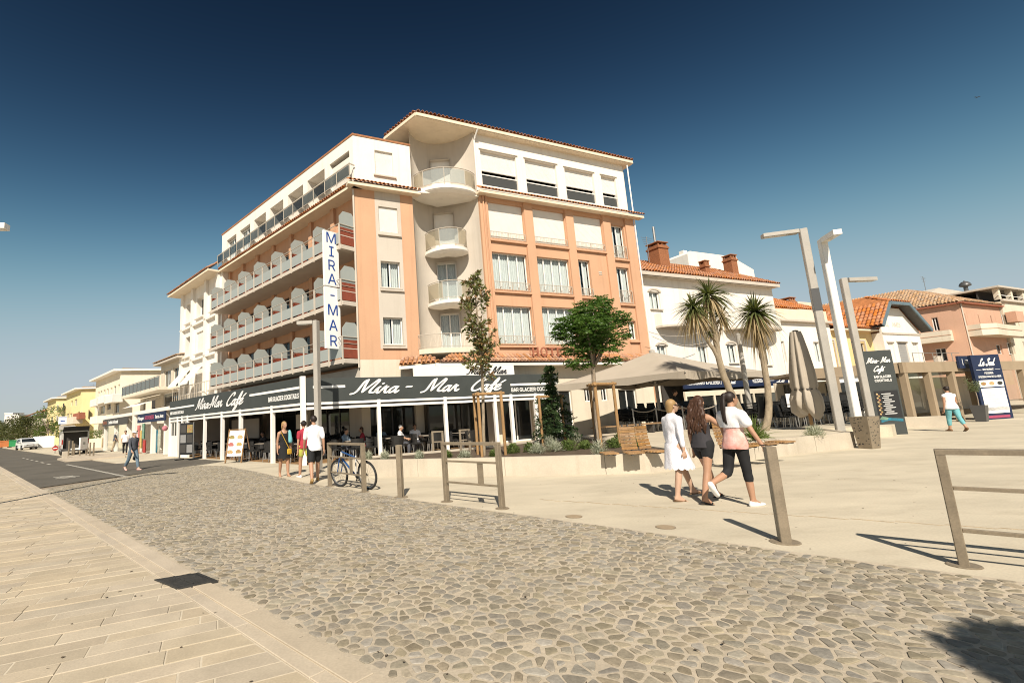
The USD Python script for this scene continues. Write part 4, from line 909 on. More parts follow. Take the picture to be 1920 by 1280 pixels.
# low houses between (cream and orange roofs)
OH = WH; ou0 = wu1+.05; ou1, _ = OH.W(1548, 610); ou1 = 38.6
oh = thing('low_white_house', 'low white house with orange tiled roof between the white house and the lamp posts', 'house', OH.P(ou0, 0, 0))
oz = OH.W(1500, 604)[1]
oholes = []
for (xl, xr, yt, yb) in ((1460, 1476, 655, 690), (1526, 1540, 648, 690)):
    a, z1 = OH.W(xl, yt); c, z0 = OH.W(xr, yb); oholes.append((a, max(c, a+.8), 4.0, 5.6))
facade(OH, ou0, ou1, 0, oz, oholes, 'white_wall', oh); wins(OH, oholes, oh); body(OH, ou0, ou1, 9, oz, 'white_wall', oh)
part(B().cbox(OH, ou0, ou1, .0, .3, oz-.02, oz+.14, .02), 'eave', 'trim', oh)
part(B().box(OH, ou0, ou1, -.6, -.05, oz, oz+1.0), 'attic_band', 'soffit', oh)
roof_slope(OH, ou0, ou1, -5, oz+3.6, -.02, oz+1.05, oh, 'terracotta_bright')
p, z0 = on_roof(1480, 580, OH, -3); chimney(p, .8, z0-1, z0+1.0, 'terracotta', '', parent=oh)
p2_, z2 = on_roof(1496, 575, OH, -4); part(B().cbox(Fr(p2_[:2], 66), -1.0, 1.6, -.6, .6, z2-1, z2+.3, .03), 'roof_box', 'cream_wall', oh)
YH = HO.off(-.6); yu0 = 38.7; yu1, _ = YH.W(1641, 610); yu1 = 44.9
yh = thing('yellow_house', 'small yellow house with bright orange tiled roof left of the pointed gable', 'house', YH.P(yu0, 0, 0))
mat('yellow_wall', (.90, .68, .33), .85, .08, .6, 25, dirt=.1)
yz = 6.55
yholes = []
for (xl, xr, yt, yb) in ((1559, 1572, 640, 690), (1604, 1628, 642, 680)):
    a, z1 = YH.W(xl, yt); c, z0 = YH.W(xr, yb); yholes.append((a, c, 3.6, 5.6))
facade(YH, yu0, yu1, 0, yz, yholes, 'yellow_wall', yh)
for i, h in enumerate(yholes):
    window(YH, *h, -.12, yh, 2, False, glass='dark_glass', seed=i, fm='trim')
    part(B().box(YH, h[0]-.16, h[0]-.003, .002, .05, h[2]-.1, h[3]+.15).box(YH, h[1]+.003, h[1]+.16, .002, .05, h[2]-.1, h[3]+.15).box(YH, h[0]-.16, h[1]+.16, .002, .05, h[3]+.152, h[3]+.3), 'window_surround', 'trim', yh)
body(YH, yu0, yu1, 9, yz, 'yellow_wall', yh); part(B().cbox(YH, yu0, yu1, .0, .55, yz, yz+.14, .02), 'eave', 'soffit', yh)
roof_slope(YH, yu0, yu1+.1, -5.5, yz+3.4, .6, yz+.18, yh, 'terracotta_bright', pitch=.3, r=.125)
GH = HO.off(.1); gu0, gu1 = 44.95, 51.3
gh_ = thing('gable_house', 'white house with pointed gable, grey-blue bargeboards and old lettering', 'house', GH.P(gu0, 0, 0))
def gw(xl, xr, yt, yb):
    a, z1 = GH.W(xl, yt); c, z0 = GH.W(xr, yb); return (a, c, z0, z1)
gz = 6.4; apex = 47.0
gholes = [(45.5, 46.4, 3.55, 5.55), (47.1, 48.7, 3.5, 5.6), (49.7, 50.5, 3.55, 5.55)]
facade(GH, gu0, gu1, 0, gz, gholes, 'white_wall', gh_); part(B().poly(GH, [(gu0, gz), (gu1, gz), (gu1, gz+.2), (apex+1.6, 8.6), (apex-1.6, 8.6), (gu0, 8.1)], -.15, 0), 'gable_wall', 'white_wall', gh_)
mat('shutter_grey', (.42, .41, .39), .6, .05, 2, 30)
for k, h in enumerate(gholes): shutter(GH, *h, -.1, gh_, m=('white_wall', 'shutter_grey', 'white_wall')[k])
for k, h in enumerate(gholes): part(B().cbox(GH, h[0]-.15, h[1]+.15, .003, .12, h[3]+.05, h[3]+.2, .02), 'lintel', 'white_wall', gh_)
part(B().box(GH, gu0, gu1, .002, .08, gz-.12, gz+.02), 'string_course', 'trim', gh_)
mat('barge_blue', (.16, .23, .27), .6, .12, 3, 30)
caps(GH, 'IL', apex-1.25, 6.95, .36, .004, 'trim', gh_, .55, False); caps(GH, 'AMIS', apex-.1, 6.95, .36, .004, 'trim', gh_, 1.35, False)
prof = [(43.5, 6.7), (apex-1.6, 8.73), (apex+1.6, 8.73), (51.7, 6.5)]
for (p, q) in zip(prof[:-1], prof[1:]):
    part(B().bar(GH.P(p[0], .75, p[1]+.1), GH.P(q[0], .75, q[1]+.1), .09, .26), 'bargeboard', 'barge_blue', gh_)
    part(B().quad(GH.P(p[0], .75, p[1]+.02), GH.P(q[0], .75, q[1]+.02), GH.P(q[0], 0, q[1]+.02), GH.P(p[0], 0, p[1]+.02)), 'gable_soffit', 'frame_dark', gh_)
for s in (0, 2):
    (ua, za), (ub, zb) = prof[s], prof[s+1]
    SL = Fr(GH.P(ua, 1.0, 0), GH.az-90, 1 if s == 0 else -1)           # slopes to either side, rows running along the ridge
    L = 9.0; lo = (ua, za) if s == 0 else (ub, zb); hi = (ub, zb) if s == 0 else (ua, za)
    SL = Fr(GH.P(lo[0], .75, 0), GH.az-90, -1 if s == 0 else 1)
    if np.dot(SL.N, GH.D*(1 if s == 2 else -1)) < 0: SL = Fr(SL.o, SL.az, -SL.side)
    roof_slope(SL, 0, L, -abs(hi[0]-lo[0]), hi[1]+.2, 0, lo[1]+.2, gh_, 'terracotta_bright', pitch=.3, r=.125)
HP_ = GH.off(.75); roof_slope(HP_, apex-1.6, apex+1.6, -2.2, 9.9, .02, 8.95, gh_, 'terracotta_bright', u0in=apex-.1, u1in=apex+.1, pitch=.3, r=.125)
part(B().quad(GH.P(apex-1.6, .7, 8.93), GH.P(apex-1.6, -8, 8.93), GH.P(apex, -8, 9.9), GH.P(apex, -1.4, 9.9)).quad(GH.P(apex+1.6, .7, 8.93), GH.P(apex+1.6, -8, 8.93), GH.P(apex, -8, 9.9), GH.P(apex, -1.4, 9.9)), 'roof_deck', 'terracotta_bright', gh_)
body(GH, gu0, gu1, 9, gz, 'white_wall', gh_)
b = B().box(GH, gu0+.3, gu1+2.2, 1.45, 1.48, 4.45, 4.49)
for u in np.arange(gu0+.3, gu1+2.3, 1.7): b.box(GH, u, u+.04, 1.44, 1.48, 3.5, 4.47)
part(b, 'terrace_rail', 'steel', gh_)
part(B().cbox(GH, 50.0, 50.9, 1.0, 1.3, 3.6, 4.25, .03), 'air_unit', 'trim', gh_)
# salmon house with its side wall towards the square
PH = HO.off(.2); pu0 = PH.W(1800, 580)[0]; pu1 = PH.W(1873, 578)[0]
ph = thing('salmon_house', 'salmon pink house with pale tiled hip roof and cream balconies', 'house', PH.P(pu0, 0, 0))
PS = Fr(PH.P(pu0, 0, 0), 327, -1)
if np.dot(PS.N, [-1, -.3]) < 0: PS = Fr(PS.o, PS.az, 1)
mat('pale_cream_wall', (.98, .90, .74), .85, .06, .6, 25, dirt=.08)
mat('salmon_wall', (.74, .45, .31), .85, .07, .6, 25, dirt=.1)
pz = 9.6
def pw(fr, xl, xr, yt, yb, d=0):
    a, z1 = fr.W(xl, yt, d); c, z0 = fr.W(xr, yb, d); return (min(a, c), max(a, c), z0, z1)
sh = [pw(PS, 1746, 1763, 596, 619), pw(PS, 1753, 1778, 654, 676)]
facade(PS, 0, 14, 0, pz, [(h[0], h[1], max(h[2], 3.5), h[3]) for h in sh], 'salmon_wall', ph)
for h in sh: window(PS, h[0], h[1], max(h[2], 3.5), h[3], -.12, ph, 2, False, glass='dark_glass')
a, c, z0, z1 = pw(PS, 1725, 1789, 620, 637); bb = part(B().cbox(PS, a, c, .0, 1.1, z0-.1, z0+.05, .02), 'balcony', 'cream_wall', ph); part(B().box(PS, a, c, 1.0, 1.1, z0+.05, z0+.95).box(PS, c-.1, c, 0, 1.0, z0+.05, z0+.95).box(PS, a, a+.1, 0, 1.0, z0+.05, z0+.95), 'parapet', 'cream_wall', bb); part(B().box(PS, a-.05, c+.05, .98, 1.13, z0+.45, z0+.5), 'band', 'salmon_wall', bb)
fh = [pw(PH, 1808, 1815, 588, 612), pw(PH, 1833, 1840, 590, 612), pw(PH, 1856, 1863, 592, 612), pw(PH, 1867, 1882, 646, 664)]
facade(PH, pu0, pu1, 0, pz, fh, 'salmon_wall', ph); wins(PH, fh, ph, leaves=1, curtain=False, glass='dark_glass')
u1_ = pu0+.6; bb = part(B().flat([tuple(PH.P(*q, 0)[:2]) for q in ((u1_, 0), (u1_, .9), (u1_+1.6, 1.5), (u1_+4.5, 1.2), (pu1+.6, 1.0), (pu1+.6, 0))], 6.3, 6.45), 'balcony', 'cream_wall', ph)
ring = sg.Polygon([tuple(PH.P(*q, 0)[:2]) for q in ((u1_, 0), (u1_, .9), (u1_+1.6, 1.5), (u1_+4.5, 1.2), (pu1+.6, 1.0), (pu1+.6, 0))]); part(B().flat(ring.difference(ring.buffer(-.1)), 6.45, 7.4), 'parapet', 'cream_wall', bb)
part(B().flat(ring.buffer(.04).difference(ring.buffer(-.02)), 6.9, 6.95), 'band', 'salmon_wall', bb)
for fr, L0, L1 in ((PH, pu0-.4, pu1+.2), (PS, -.4, 14)): part(B().cbox(fr, L0, L1, -.02, .35, pz-.04, pz+.1, .02), 'eave', 'coral_dark', ph)
roof_slope(PH, pu0-.35, pu1+.2, -5.2, pz+3.0, .38, pz+.14, ph, 'terracotta_pale', u0in=pu0+4.5)
roof_slope(PS, -.35, 14, -5.2, pz+3.0, .38, pz+.14, ph, 'terracotta_pale', u0in=4.5)
body(PH, pu0+.4, pu1, 9, pz, 'salmon_wall', ph, False); part(B().tube([PH.P(pu0+.15, .08, pz), PH.P(pu0+.15, .08, 3)], .06, 6), 'downpipe', 'trim', ph)
p, z0 = on_roof(1735, 540, PS, -4); antenna(p, z0-.3, 1.6, ph)
# cream building at the right edge, with a taupe roof storey and a round cowl
EH = HO.off(.4); eu0 = pu1+.1; eh = thing('cream_building', 'cream building at the right edge with open roof storey and round metal cowl', 'building', EH.P(eu0, 0, 0))
ehs = [pw(EH, 1882, 1893, 590, 614), pw(EH, 1906, 1914, 594, 618), pw(EH, 1892, 1905, 642, 664), pw(EH, 1917, 1926, 640, 666)]
facade(EH, eu0, eu0+22, 0, 10.2, ehs+[(eu0+10, eu0+11.5, 7, 9), (eu0+15, eu0+16.5, 7, 9), (eu0+12, eu0+13.2, 3.6, 5.6)], 'cream_wall', eh); wins(EH, ehs, eh, leaves=1, curtain=False, glass='dark_glass')
wins(EH, [(eu0+10, eu0+11.5, 7, 9), (eu0+15, eu0+16.5, 7, 9), (eu0+12, eu0+13.2, 3.6, 5.6)], eh, curtain=False, glass='dark_glass')
part(B().cbox(EH, eu0, eu0+22, 0, .25, 10.2, 10.45, .02).cbox(EH, eu0, eu0+22, 0, .2, 6.5, 6.65, .02), 'cornice', 'trim', eh)
part(B().box(EH, eu0, eu0+22, -1.6, -1.5, 10.3, 11.7), 'loggia_wall', 'room', eh)
for u in np.arange(eu0+.3, eu0+22, 3.2): part(B().cbox(EH, u, u+.4, -.5, -.05, 10.45, 11.7, .02), 'loggia_post', 'cream_wall', eh)
part(B().box(EH, eu0, eu0+22, -.12, -.06, 10.9, 10.96), 'loggia_rail', 'white_paint', eh)
part(B().cbox(EH, eu0-.2, eu0+22, -6, .2, 11.7, 11.9, .02), 'roof_slab', 'trim', eh)
EB = EH.off(-6); a = EB.W(1758, 560)[0]; c = EB.W(1875, 562)[0]; z1 = EB.W(1765, 540)[1]
part(B().poly(EB, [(a-3, 0), (eu0+22, 0), (eu0+22, z1-.3), (a+1, z1), (a-3, z1-1.2)], -5, 0), 'roof_storey', 'trim', eh)
body(EH, eu0, eu0+22, 6, 10.2, 'cream_wall', eh)
u, z0 = EB.W(1812, 545, -1); q = EB.P(u, -1, 0); s = .9
part(B().lathe((q[0], q[1], z0-.6), [(.22, 0), (.22, 1.1), (.30, 1.15), (.52, 1.22), (.60, 1.3), (.60, 1.36), (.50, 1.62), (.30, 1.82), (.1, 1.88), (.08, 1.98)], 18), 'cowl', 'lamp_dark', eh, smooth=30)
part(B().cbox(EH, eu0+.2, eu0+2.0, .02, .8, 7.9, 9.0, .03), 'air_unit', 'salmon_wall', eh)

# ================================================================ the restaurant with taupe frames, and its glass front further left
RF0 = Fr(G(1818, 788), 66); cu, _ = RF0.W(1716, 776); RF = Fr(RF0.P(cu, 0, 0), 66); RL = Fr(RF.o, 111.6+180, -1)
if np.dot(RL.N, [0, -1]) < 0: RL = Fr(RL.o, RL.az, 1)
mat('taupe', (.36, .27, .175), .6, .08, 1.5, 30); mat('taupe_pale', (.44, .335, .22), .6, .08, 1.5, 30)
rest = thing('restaurant_veranda', 'taupe framed restaurant veranda with flat roof and dark glazing', 'restaurant', (*RF.o, 0))
zt = RF.W(1760, 678)[1]; zb = RF.W(1760, 697)[1]; RFL = 26.0; RLL = RL.W(1512, 690)[0]
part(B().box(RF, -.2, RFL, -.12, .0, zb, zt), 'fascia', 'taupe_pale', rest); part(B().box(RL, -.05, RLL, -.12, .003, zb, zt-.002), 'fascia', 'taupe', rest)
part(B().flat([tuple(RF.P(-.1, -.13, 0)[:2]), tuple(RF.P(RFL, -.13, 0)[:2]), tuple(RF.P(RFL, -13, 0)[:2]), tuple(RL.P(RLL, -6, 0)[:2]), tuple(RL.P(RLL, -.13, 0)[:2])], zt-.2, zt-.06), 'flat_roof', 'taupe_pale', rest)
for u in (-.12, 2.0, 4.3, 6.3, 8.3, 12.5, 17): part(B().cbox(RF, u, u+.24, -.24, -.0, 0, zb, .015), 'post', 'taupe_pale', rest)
for k, (u0_, u1_) in enumerate(((.25, 1.65), (2.4, 3.95), (8.7, 12.1), (12.9, 16.6))):
    part(B().quad(RF.P(u0_, -.2, .7), RF.P(u1_, -.2, .7), RF.P(u1_, -.2, zb), RF.P(u0_, -.2, zb)), 'glazing', 'pane', rest)
for u0_ in np.arange(.35, RLL-1.2, 2.3):
    part(B().box(RL, u0_, u0_+2.0, -.16, -.1, 0, .85), 'sill_panel', 'white_paint', rest); part(B().quad(RL.P(u0_, -.14, .85), RL.P(u0_+2.0, -.14, .85), RL.P(u0_+2.0, -.14, zb-.25), RL.P(u0_, -.14, zb-.25)), 'glazing', 'dark_glass', rest); part(B().box(RL, u0_, u0_+2.0, -.16, -.1, zb-.25, zb-.003), 'blind_box', 'white_paint', rest)
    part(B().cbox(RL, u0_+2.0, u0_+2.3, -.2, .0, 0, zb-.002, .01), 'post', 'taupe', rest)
part(B().box(RF, .3, RFL, -5.6, -5.5, 0, zb), 'back_wall', 'cream_wall', rest)
part(B().box(RF, 1.0, 2.6, -5.49, -5.46, .1, 2.2).box(RF, 5.0, 6.5, -5.49, -5.46, .1, 2.2), 'door', 'frame_dark', rest)
g0, g1 = G(1676, 803), G(1780, 800.5); LW = Fr(g0, math.degrees(math.atan2(*(g1-g0)))); lwL = float(np.linalg.norm(g1-g0))
lw = part(B().cbox(LW, -.2, lwL, -.3, 0, 0, .45, .015), 'low_wall', 'concrete', base=(*g0, 0), label='low beige concrete wall in front of the taupe veranda posts', cat='low wall')
# projecting name board
sg_ = thing('fascia_sign', 'dark blue sign reading RESTAURANT on the taupe roof edge', 'sign', (*RF.P(8, 0, zt), ))
a, _ = RF.W(1798, 680, .1); c, _ = RF.W(1850, 680, .1); z0 = RF.W(1815, 690, .1)[1]; z1 = RF.W(1815, 667, .1)[1]
part(B().cbox(RF, a, c+1.2, .02, .12, z0, z1, .01), 'board', 'navy', sg_); caps(RF, 'RESTAURANT', a+.55, z0+(z1-z0)*.36, (z1-z0)*.30, .121, 'sign_white', sg_, (c-a)*.46); letters(RF, script('Le', (z1-z0)*.5)+[], a+(c-a)*.70, z0+(z1-z0)*.25, .121, 'sign_white', sg_, (c-a)*.16); letters(RF, script('S', (z1-z0)*.62), a+(c-a)*.90, z0+(z1-z0)*.2, .121, 'sign_white', sg_, .3)
part(B().box(RF, a+.3, a+.34, .121, .128, z0+.15, z1-.15), 'rule', 'sign_white', sg_)
# glazed restaurant front under the navy blind
NB = HO.off(1.2); nu0, nz1 = NB.W(1281, 709); nu1, _ = NB.W(1476, 704); nz0 = NB.W(1285, 729)[1]
nv = thing('navy_awning_front', 'cream framed glass restaurant front below a navy fascia with white lettering', 'shop front', NB.P(nu0, 0, 0))
nf = part(B().box(NB, nu0, nu1, -.1, 0, nz0, nz1), 'fascia', 'navy', nv)
L_ = nu1-nu0
caps(NB, 'RESTAURANT & PIZZERIA /', nu0+.03*L_, nz0+.36*(nz1-nz0), .33*(nz1-nz0), .002, 'sign_white', nf, L_*.30); letters(NB, script('Le Sud', .42*(nz1-nz0)), nu0+.36*L_, nz0+.33*(nz1-nz0), .002, 'sign_white', nf, L_*.11)
caps(NB, 'PIZZERIA', nu0+.63*L_, nz0+.36*(nz1-nz0), .36*(nz1-nz0), .002, 'sign_white', nf, L_*.10); part(B().box(NB, nu0+.76*L_, nu0+.85*L_, .002, .012, nz0+.5*(nz1-nz0), nz0+.54*(nz1-nz0)), 'stripe', 'sign_white', nf); letters(NB, script('Le', .5*(nz1-nz0)), nu0+.87*L_, nz0+.30*(nz1-nz0), .002, 'sign_white', nf, L_*.09)
part(B().box(NB, nu0, nu1, -.14, -.02, nz0-.45, nz0-.15), 'beam', 'cream_wall', nv)
for k, u in enumerate(np.linspace(nu0, nu1-.1, 9)):
    part(B().cbox(NB, u, u+.12, -.14, -.01, 0, nz0-.45, .01), 'post', 'cream_wall', nv)
    if k < 8: part(B().quad(NB.P(u+.12, -.08, 0), NB.P(u+(nu1-nu0)/8, -.08, 0), NB.P(u+(nu1-nu0)/8, -.08, nz0-.45), NB.P(u+.12, -.08, nz0-.45)), 'glazing', 'dark_glass', nv)
part(B().flat(plan(NB, (nu0, -.1), (nu1, -.1), (nu1, -1.6), (nu0, -1.6)), nz1-.12, nz1-.04), 'canopy_roof', 'navy', nv)
part(B().box(NB, nu0, nu1, -1.55, -1.5, 0, nz1-.2), 'back_wall', 'room', nv)
# ================================================================ the street to the left
SF = Fr((0, 0), 135.4, -1)                                              # u along the road, d across
def sw(px, py, d): u, z = Fr(NV*d, 135.4, -1).W(px, py); return u, z
S13 = Fr(NV*13.3, 135.4); S10 = Fr(NV*10.2, 135.4)   # outwards = towards the road
mat('wall_yellow', (.98, .80, .40), .85, .06, .6, 25, dirt=.08); mat('wall_yellow_deep', (.74, .48, .12), .85, .06, .6, 25, dirt=.08); mat('wall_peach', (.98, .86, .66), .85, .06, .6, 25, dirt=.08)
def street_house(name, label, u0, u1, z1, m, px_wins, side_az=None, depth=9, roof='flat', extra=None):
    t = thing(name, label, 'house', S13.P(u1, 0, 0)); hs = []
    for (x0, x1, y0, y1) in px_wins:
        (a, za), (c, zb) = S13.W(x0, y0), S13.W(x1, y1); hs.append((min(a, c), max(a, c), min(za, zb), max(za, zb)))
    facade(S13, u0, u1, 0, z1, hs, m, t)
    for i, h in enumerate(hs): window(S13, *h, -.12, t, 2 if h[1]-h[0] > .9 else 1, False, 'frame_white', glass='dark_glass', room=True, seed=i)
    SS = Fr(S13.P(u1, 0, 0), 66); facade(SS, 0, depth, 0, z1, [], m, t, 'side_wall')
    part(B().box(S13, u0+.2, u1-1.2, -7, -1.2, 0, z1-.1), 'inner_wall', 'room', t)
    rfp = [tuple(S13.P(u0-.3, .75, 0)[:2]), tuple(S13.P(u1+.2, .75, 0)[:2]), tuple((SS.P(depth, .6, 0))[:2]), tuple((SS.P(depth, -8, 0))[:2]), tuple(S13.P(u0-.3, -8, 0)[:2])]
    part(B().flat(rfp, z1, z1+.22), 'roof_slab', 'white_wall', t)
    part(B().box(S13, u0, u1-1, -4, -.4, z1+.22, z1+.5), 'roof_top', 'terracotta_pale', t)
    return t
w = [(184, 186, 735, 748), (188.5, 191, 733, 746), (194, 197, 731, 744), (200, 203, 729, 742), (207, 210, 727, 740), (213.5, 217, 724, 738), (221.5, 224, 721, 738), (180, 184, 763, 771), (188, 196, 760, 775), (201, 208, 757, 767), (215, 223, 754, 773)]
t = street_house('cream_house', 'pale peach three storey house with white balconies and flat projecting roof', -78.0, -64.1, 8.75, 'wall_peach', w, depth=16)
for (x0, x1, y0, y1) in ((168, 182, 750, 763), (181, 196, 747, 758), (195, 209, 743, 757), (168, 180, 785, 795)):
    (a, z0), (c, _) = S13.W(x0, y1, 1.1), S13.W(x1, y1, 1.1); part(B().cbox(S13, a, c, .01, 1.1, z0, z0+.9, .03), 'balcony', 'white_wall', t)
w = [(125, 129, 776, 788), (131, 135, 775, 786), (146, 151, 772, 782), (133, 136, 752, 760), (140, 144, 749, 760)]
t = street_house('yellow_street_house', 'bright yellow street house with flat roof left of the peach house', -102.8, -89.0, 8.6, 'wall_yellow', w, depth=14)
(a, z0), (c, _) = S13.W(136, 787, .8), S13.W(147, 787, .8); part(B().cbox(S13, a, c, .01, .8, z0, z0+.9, .02), 'balcony', 'coral_dark', t)
(a, z0), (c, _) = S13.W(110, 798, 1.2), S13.W(136, 798, 1.2); part(B().cbox(S13, a, c, .01, 1.2, z0, z0+1.0, .02), 'balcony', 'cream_wall', t)
antenna(S13.P(-93, -3, 0), 8.6, 2.2, t); antenna(S13.P(-98, -3, 0), 8.6, 1.6, t)
w = [(94, 97, 763, 772), (99.5, 102, 761, 771), (104.5, 107, 759, 768), (94, 99, 782, 790), (103, 106, 780, 791), (94, 104, 805, 814)]
t = street_house('yellow_street_house', 'smaller pale yellow street house partly behind the young roadside tree', -127.0, -114.8, 8.8, 'wall_yellow', w, depth=14)
# house with terracotta hip roof, far along the street
ht = thing('tiled_roof_house', 'low house with broad terracotta hip roof beyond the dark roadside trees', 'house', S13.P(-170, 0, 0))
u0, z0 = S13.W(38, 783); u1, _ = S13.W(80, 780); z0 = 7.0
facade(S13, u0, u1, 0, z0, [(u0+3+5*k, u0+5+5*k, 3.8, 5.6) for k in range(4)], 'cream_wall', ht); wins(S13, [(u0+3+5*k, u0+5+5*k, 3.8, 5.6) for k in range(4)], ht, curtain=False, glass='dark_glass')
SS = Fr(S13.P(u1, 0, 0), 66); facade(SS, 0, 14, 0, z0, [(5, 7, 4, 5.5)], 'cream_wall', ht, 'side_wall'); part(B().box(S13, u0, u1-2, -6, -1, 0, z0), 'inner_wall', 'room', ht)
tiles(S13, u0-1, u1+1, -7, z0+3.2, .9, z0, ht, 'terracotta', u0in=u0+7, u1in=u1-7, pitch=.5, r=.2, rowlen=1.2); tiles(Fr(S13.P(u1+1, .9, 0), 66), 0, 16, -8, z0+3.2, .0, z0, ht, 'terracotta', u0in=7.5, u1in=8.5, pitch=.5, r=.2, rowlen=1.2)
# far tower blocks on the skyline
for (x0, x1, yt, lab, D) in ((9, 24, 776, 'pale apartment block on the skyline, leftmost and tallest of the two', 420), (25, 36, 779, 'pale stepped apartment block right of the tallest skyline block', 400)):
    p0, p1 = AT(x0, yt, D), AT(x1, yt, D); hh = p0[2]; fr = Fr(p0[:2], math.degrees(math.atan2(*(p1-p0)[:2]))); L = float(np.linalg.norm((p1-p0)[:2]))
    t = thing('apartment_block', lab, 'building', p0[:2]); n = 5; hs = [(L*(k+.25)/4, L*(k+.75)/4, 4+4.2*j, 6.4+4.2*j) for k in range(4) for j in range(int((hh-4)/4.2))]
    facade(fr, 0, L, 0, hh, hs, 'white_wall', t, rev=.5); part(B().box(fr, .1, L-.1, -12, -.6, 0, hh-.1), 'inner_wall', 'trim', t); part(B().cbox(fr, -.3, L+.3, -12, .3, hh, hh+1, .1), 'parapet', 'white_wall', t)
    for h in hs: part(B().quad(fr.P(h[0], -.4, h[2]), fr.P(h[1], -.4, h[2]), fr.P(h[1], -.4, h[3]), fr.P(h[0], -.4, h[3])), 'window', 'dark_glass', t)
# beige house with a wide balcony, right behind the cafe end
bh = thing('balcony_house', 'beige house with wide glass balcony, tiled eaves and white chimney beside the white wing', 'house', S13.P(-47, 0, 0))
u0, u1 = -48.5, -42.0
facade(S13, u0, u1, 0, 7.55, [(-47.6, -45.6, 5.3, 7.0), (-45, -43, 5.3, 7.0), (-47.8, -43, 3.4, 4.9)], 'cream_wall', bh); wins(S13, [(-47.6, -45.6, 5.3, 7.0), (-45, -43, 5.3, 7.0), (-47.8, -43, 3.4, 4.9)], bh, curtain=False, glass='dark_glass')
part(B().box(S13, u0+.1, u1, -9, -1.1, 0, 7.4), 'inner_wall', 'room', bh)
part(B().cbox(S13, u0-.3, u1, -1, .6, 7.55, 7.72, .02), 'eave', 'trim', bh); tiles(S13, u0-.3, u1, -3, 8.6, .65, 7.76, bh, 'terracotta_pale')
c = chimney(S13.P(-47.0, -1.6, 0)[:2], .8, 7.6, 9.4, 'white_wall', '', parent=bh, cap='white_wall')
part(B().cbox(S13, -55.3, -43.0, .01, 1.7, 4.95, 5.2, .02), 'balcony', 'cream_wall', bh)
b = B().box(S13, -55.3, -43, 1.62, 1.66, 6.08, 6.13)
for u in np.linspace(-55.3, -43, 10): b.box(S13, u-.02, u+.02, 1.6, 1.66, 5.2, 6.1)
part(b, 'balcony_rail', 'steel', bh); part(B().quad(S13.P(-55.3, 1.63, 5.25), S13.P(-43, 1.63, 5.25), S13.P(-43, 1.63, 6.05), S13.P(-55.3, 1.63, 6.05)), 'glass_panel', 'dark_glass', bh)
part(B().quad(S13.P(-53.5, .2, 4.6), S13.P(-47, .2, 4.6), S13.P(-47, 2.0, 3.9), S13.P(-53.5, 2.0, 3.9)), 'blind', 'white_wall', bh)
facade(S13, -55.2, u0, 0, 4.9, [(-54, -50, 3.3, 4.7)], 'cream_wall', bh, 'lower_wall'); part(B().box(S13, -55, u0, -4, -1, 0, 4.8), 'inner_wall', 'room', bh)
# ---- two shops at the pavement
def shop(name, label, u0, u1, zt, cols):
    t = thing(name, label, 'shop', S10.P(u1, 0, 0)); part(B().cbox(S10, u0, u1, -3.4, .1, 2.95, 3.2, .02), 'roof_slab', 'white_wall', t); part(B().box(S10, u0, u1, -3.4, -3.3, 0, 3), 'back_wall', 'room', t)
    for u in cols: part(B().cbox(S10, u, u+.3, -.3, .02, 0, 2.95, .01), 'pillar', 'white_wall', t)
    part(B().quad(S10.P(u1, 0, 0), S10.P(u1, -3.4, 0), S10.P(u1, -3.4, 3), S10.P(u1, 0, 3)), 'side_wall', 'white_wall', t); part(B().flat([tuple(S10.P(u, d, 0)[:2]) for u, d in ((u0, 0), (u1, 0), (u1, -3.3), (u0, -3.3))], .003, .02), 'shop_floor', 'trim', t)
    return t
s2 = shop('souvenir_shop', 'souvenir and beach shop with dark blue sign, goods hung outside the open front', -43.9, -33.4, 3, (-43.9, -39.2, -36.1, -33.7))
bd = part(B().cbox(S10, -42.2, -35.3, .11, .2, 2.28, 2.92, .01), 'sign_board', 'navy', s2)
mat('neon_pink', (.45, .08, .16), .5, .1, 2, 30)
def shop_text(txt, u_near_left, z, h, m, parent, width, scr=False):
    """lettering on the street side; u_near_left is its left end as one faces it"""
    fr = S10
    t = [meshkit.text_mesh(txt, h, .01, True)]
    letters(fr, t, u_near_left, z, .205, m, parent, width)
shop_text('Plage', -42.0, 2.5, .22, 'sign_white', bd, 1.6); shop_text('SOUVENIRS', -40.1, 2.48, .26, 'neon_pink', bd, 2.3); shop_text('Sacs Jeux', -37.5, 2.5, .22, 'sign_white', bd, 1.9)
s1 = shop('beauty_shop', 'white framed shop with dark grey sign left of the souvenir shop', -54.8, -44.6, 3, (-54.8, -50.6, -46.2))
bd = part(B().cbox(S10, -54.6, -45.2, .11, .2, 2.3, 2.92, .01), 'sign_board', 'frame_dark', s1); shop_text('Institut de Beauté', -52.0, 2.48, .26, 'sign_white', bd, 3.6); shop_text('SPA', -54.3, 2.46, .3, 'coral_dark', bd, 1.5)
for a, c in ((-54.4, -50.7), (-50.2, -46.3)): part(B().quad(S10.P(a, -.1, 0), S10.P(c, -.1, 0), S10.P(c, -.1, 2.9), S10.P(a, -.1, 2.9)), 'glazing', 'pane', s1)
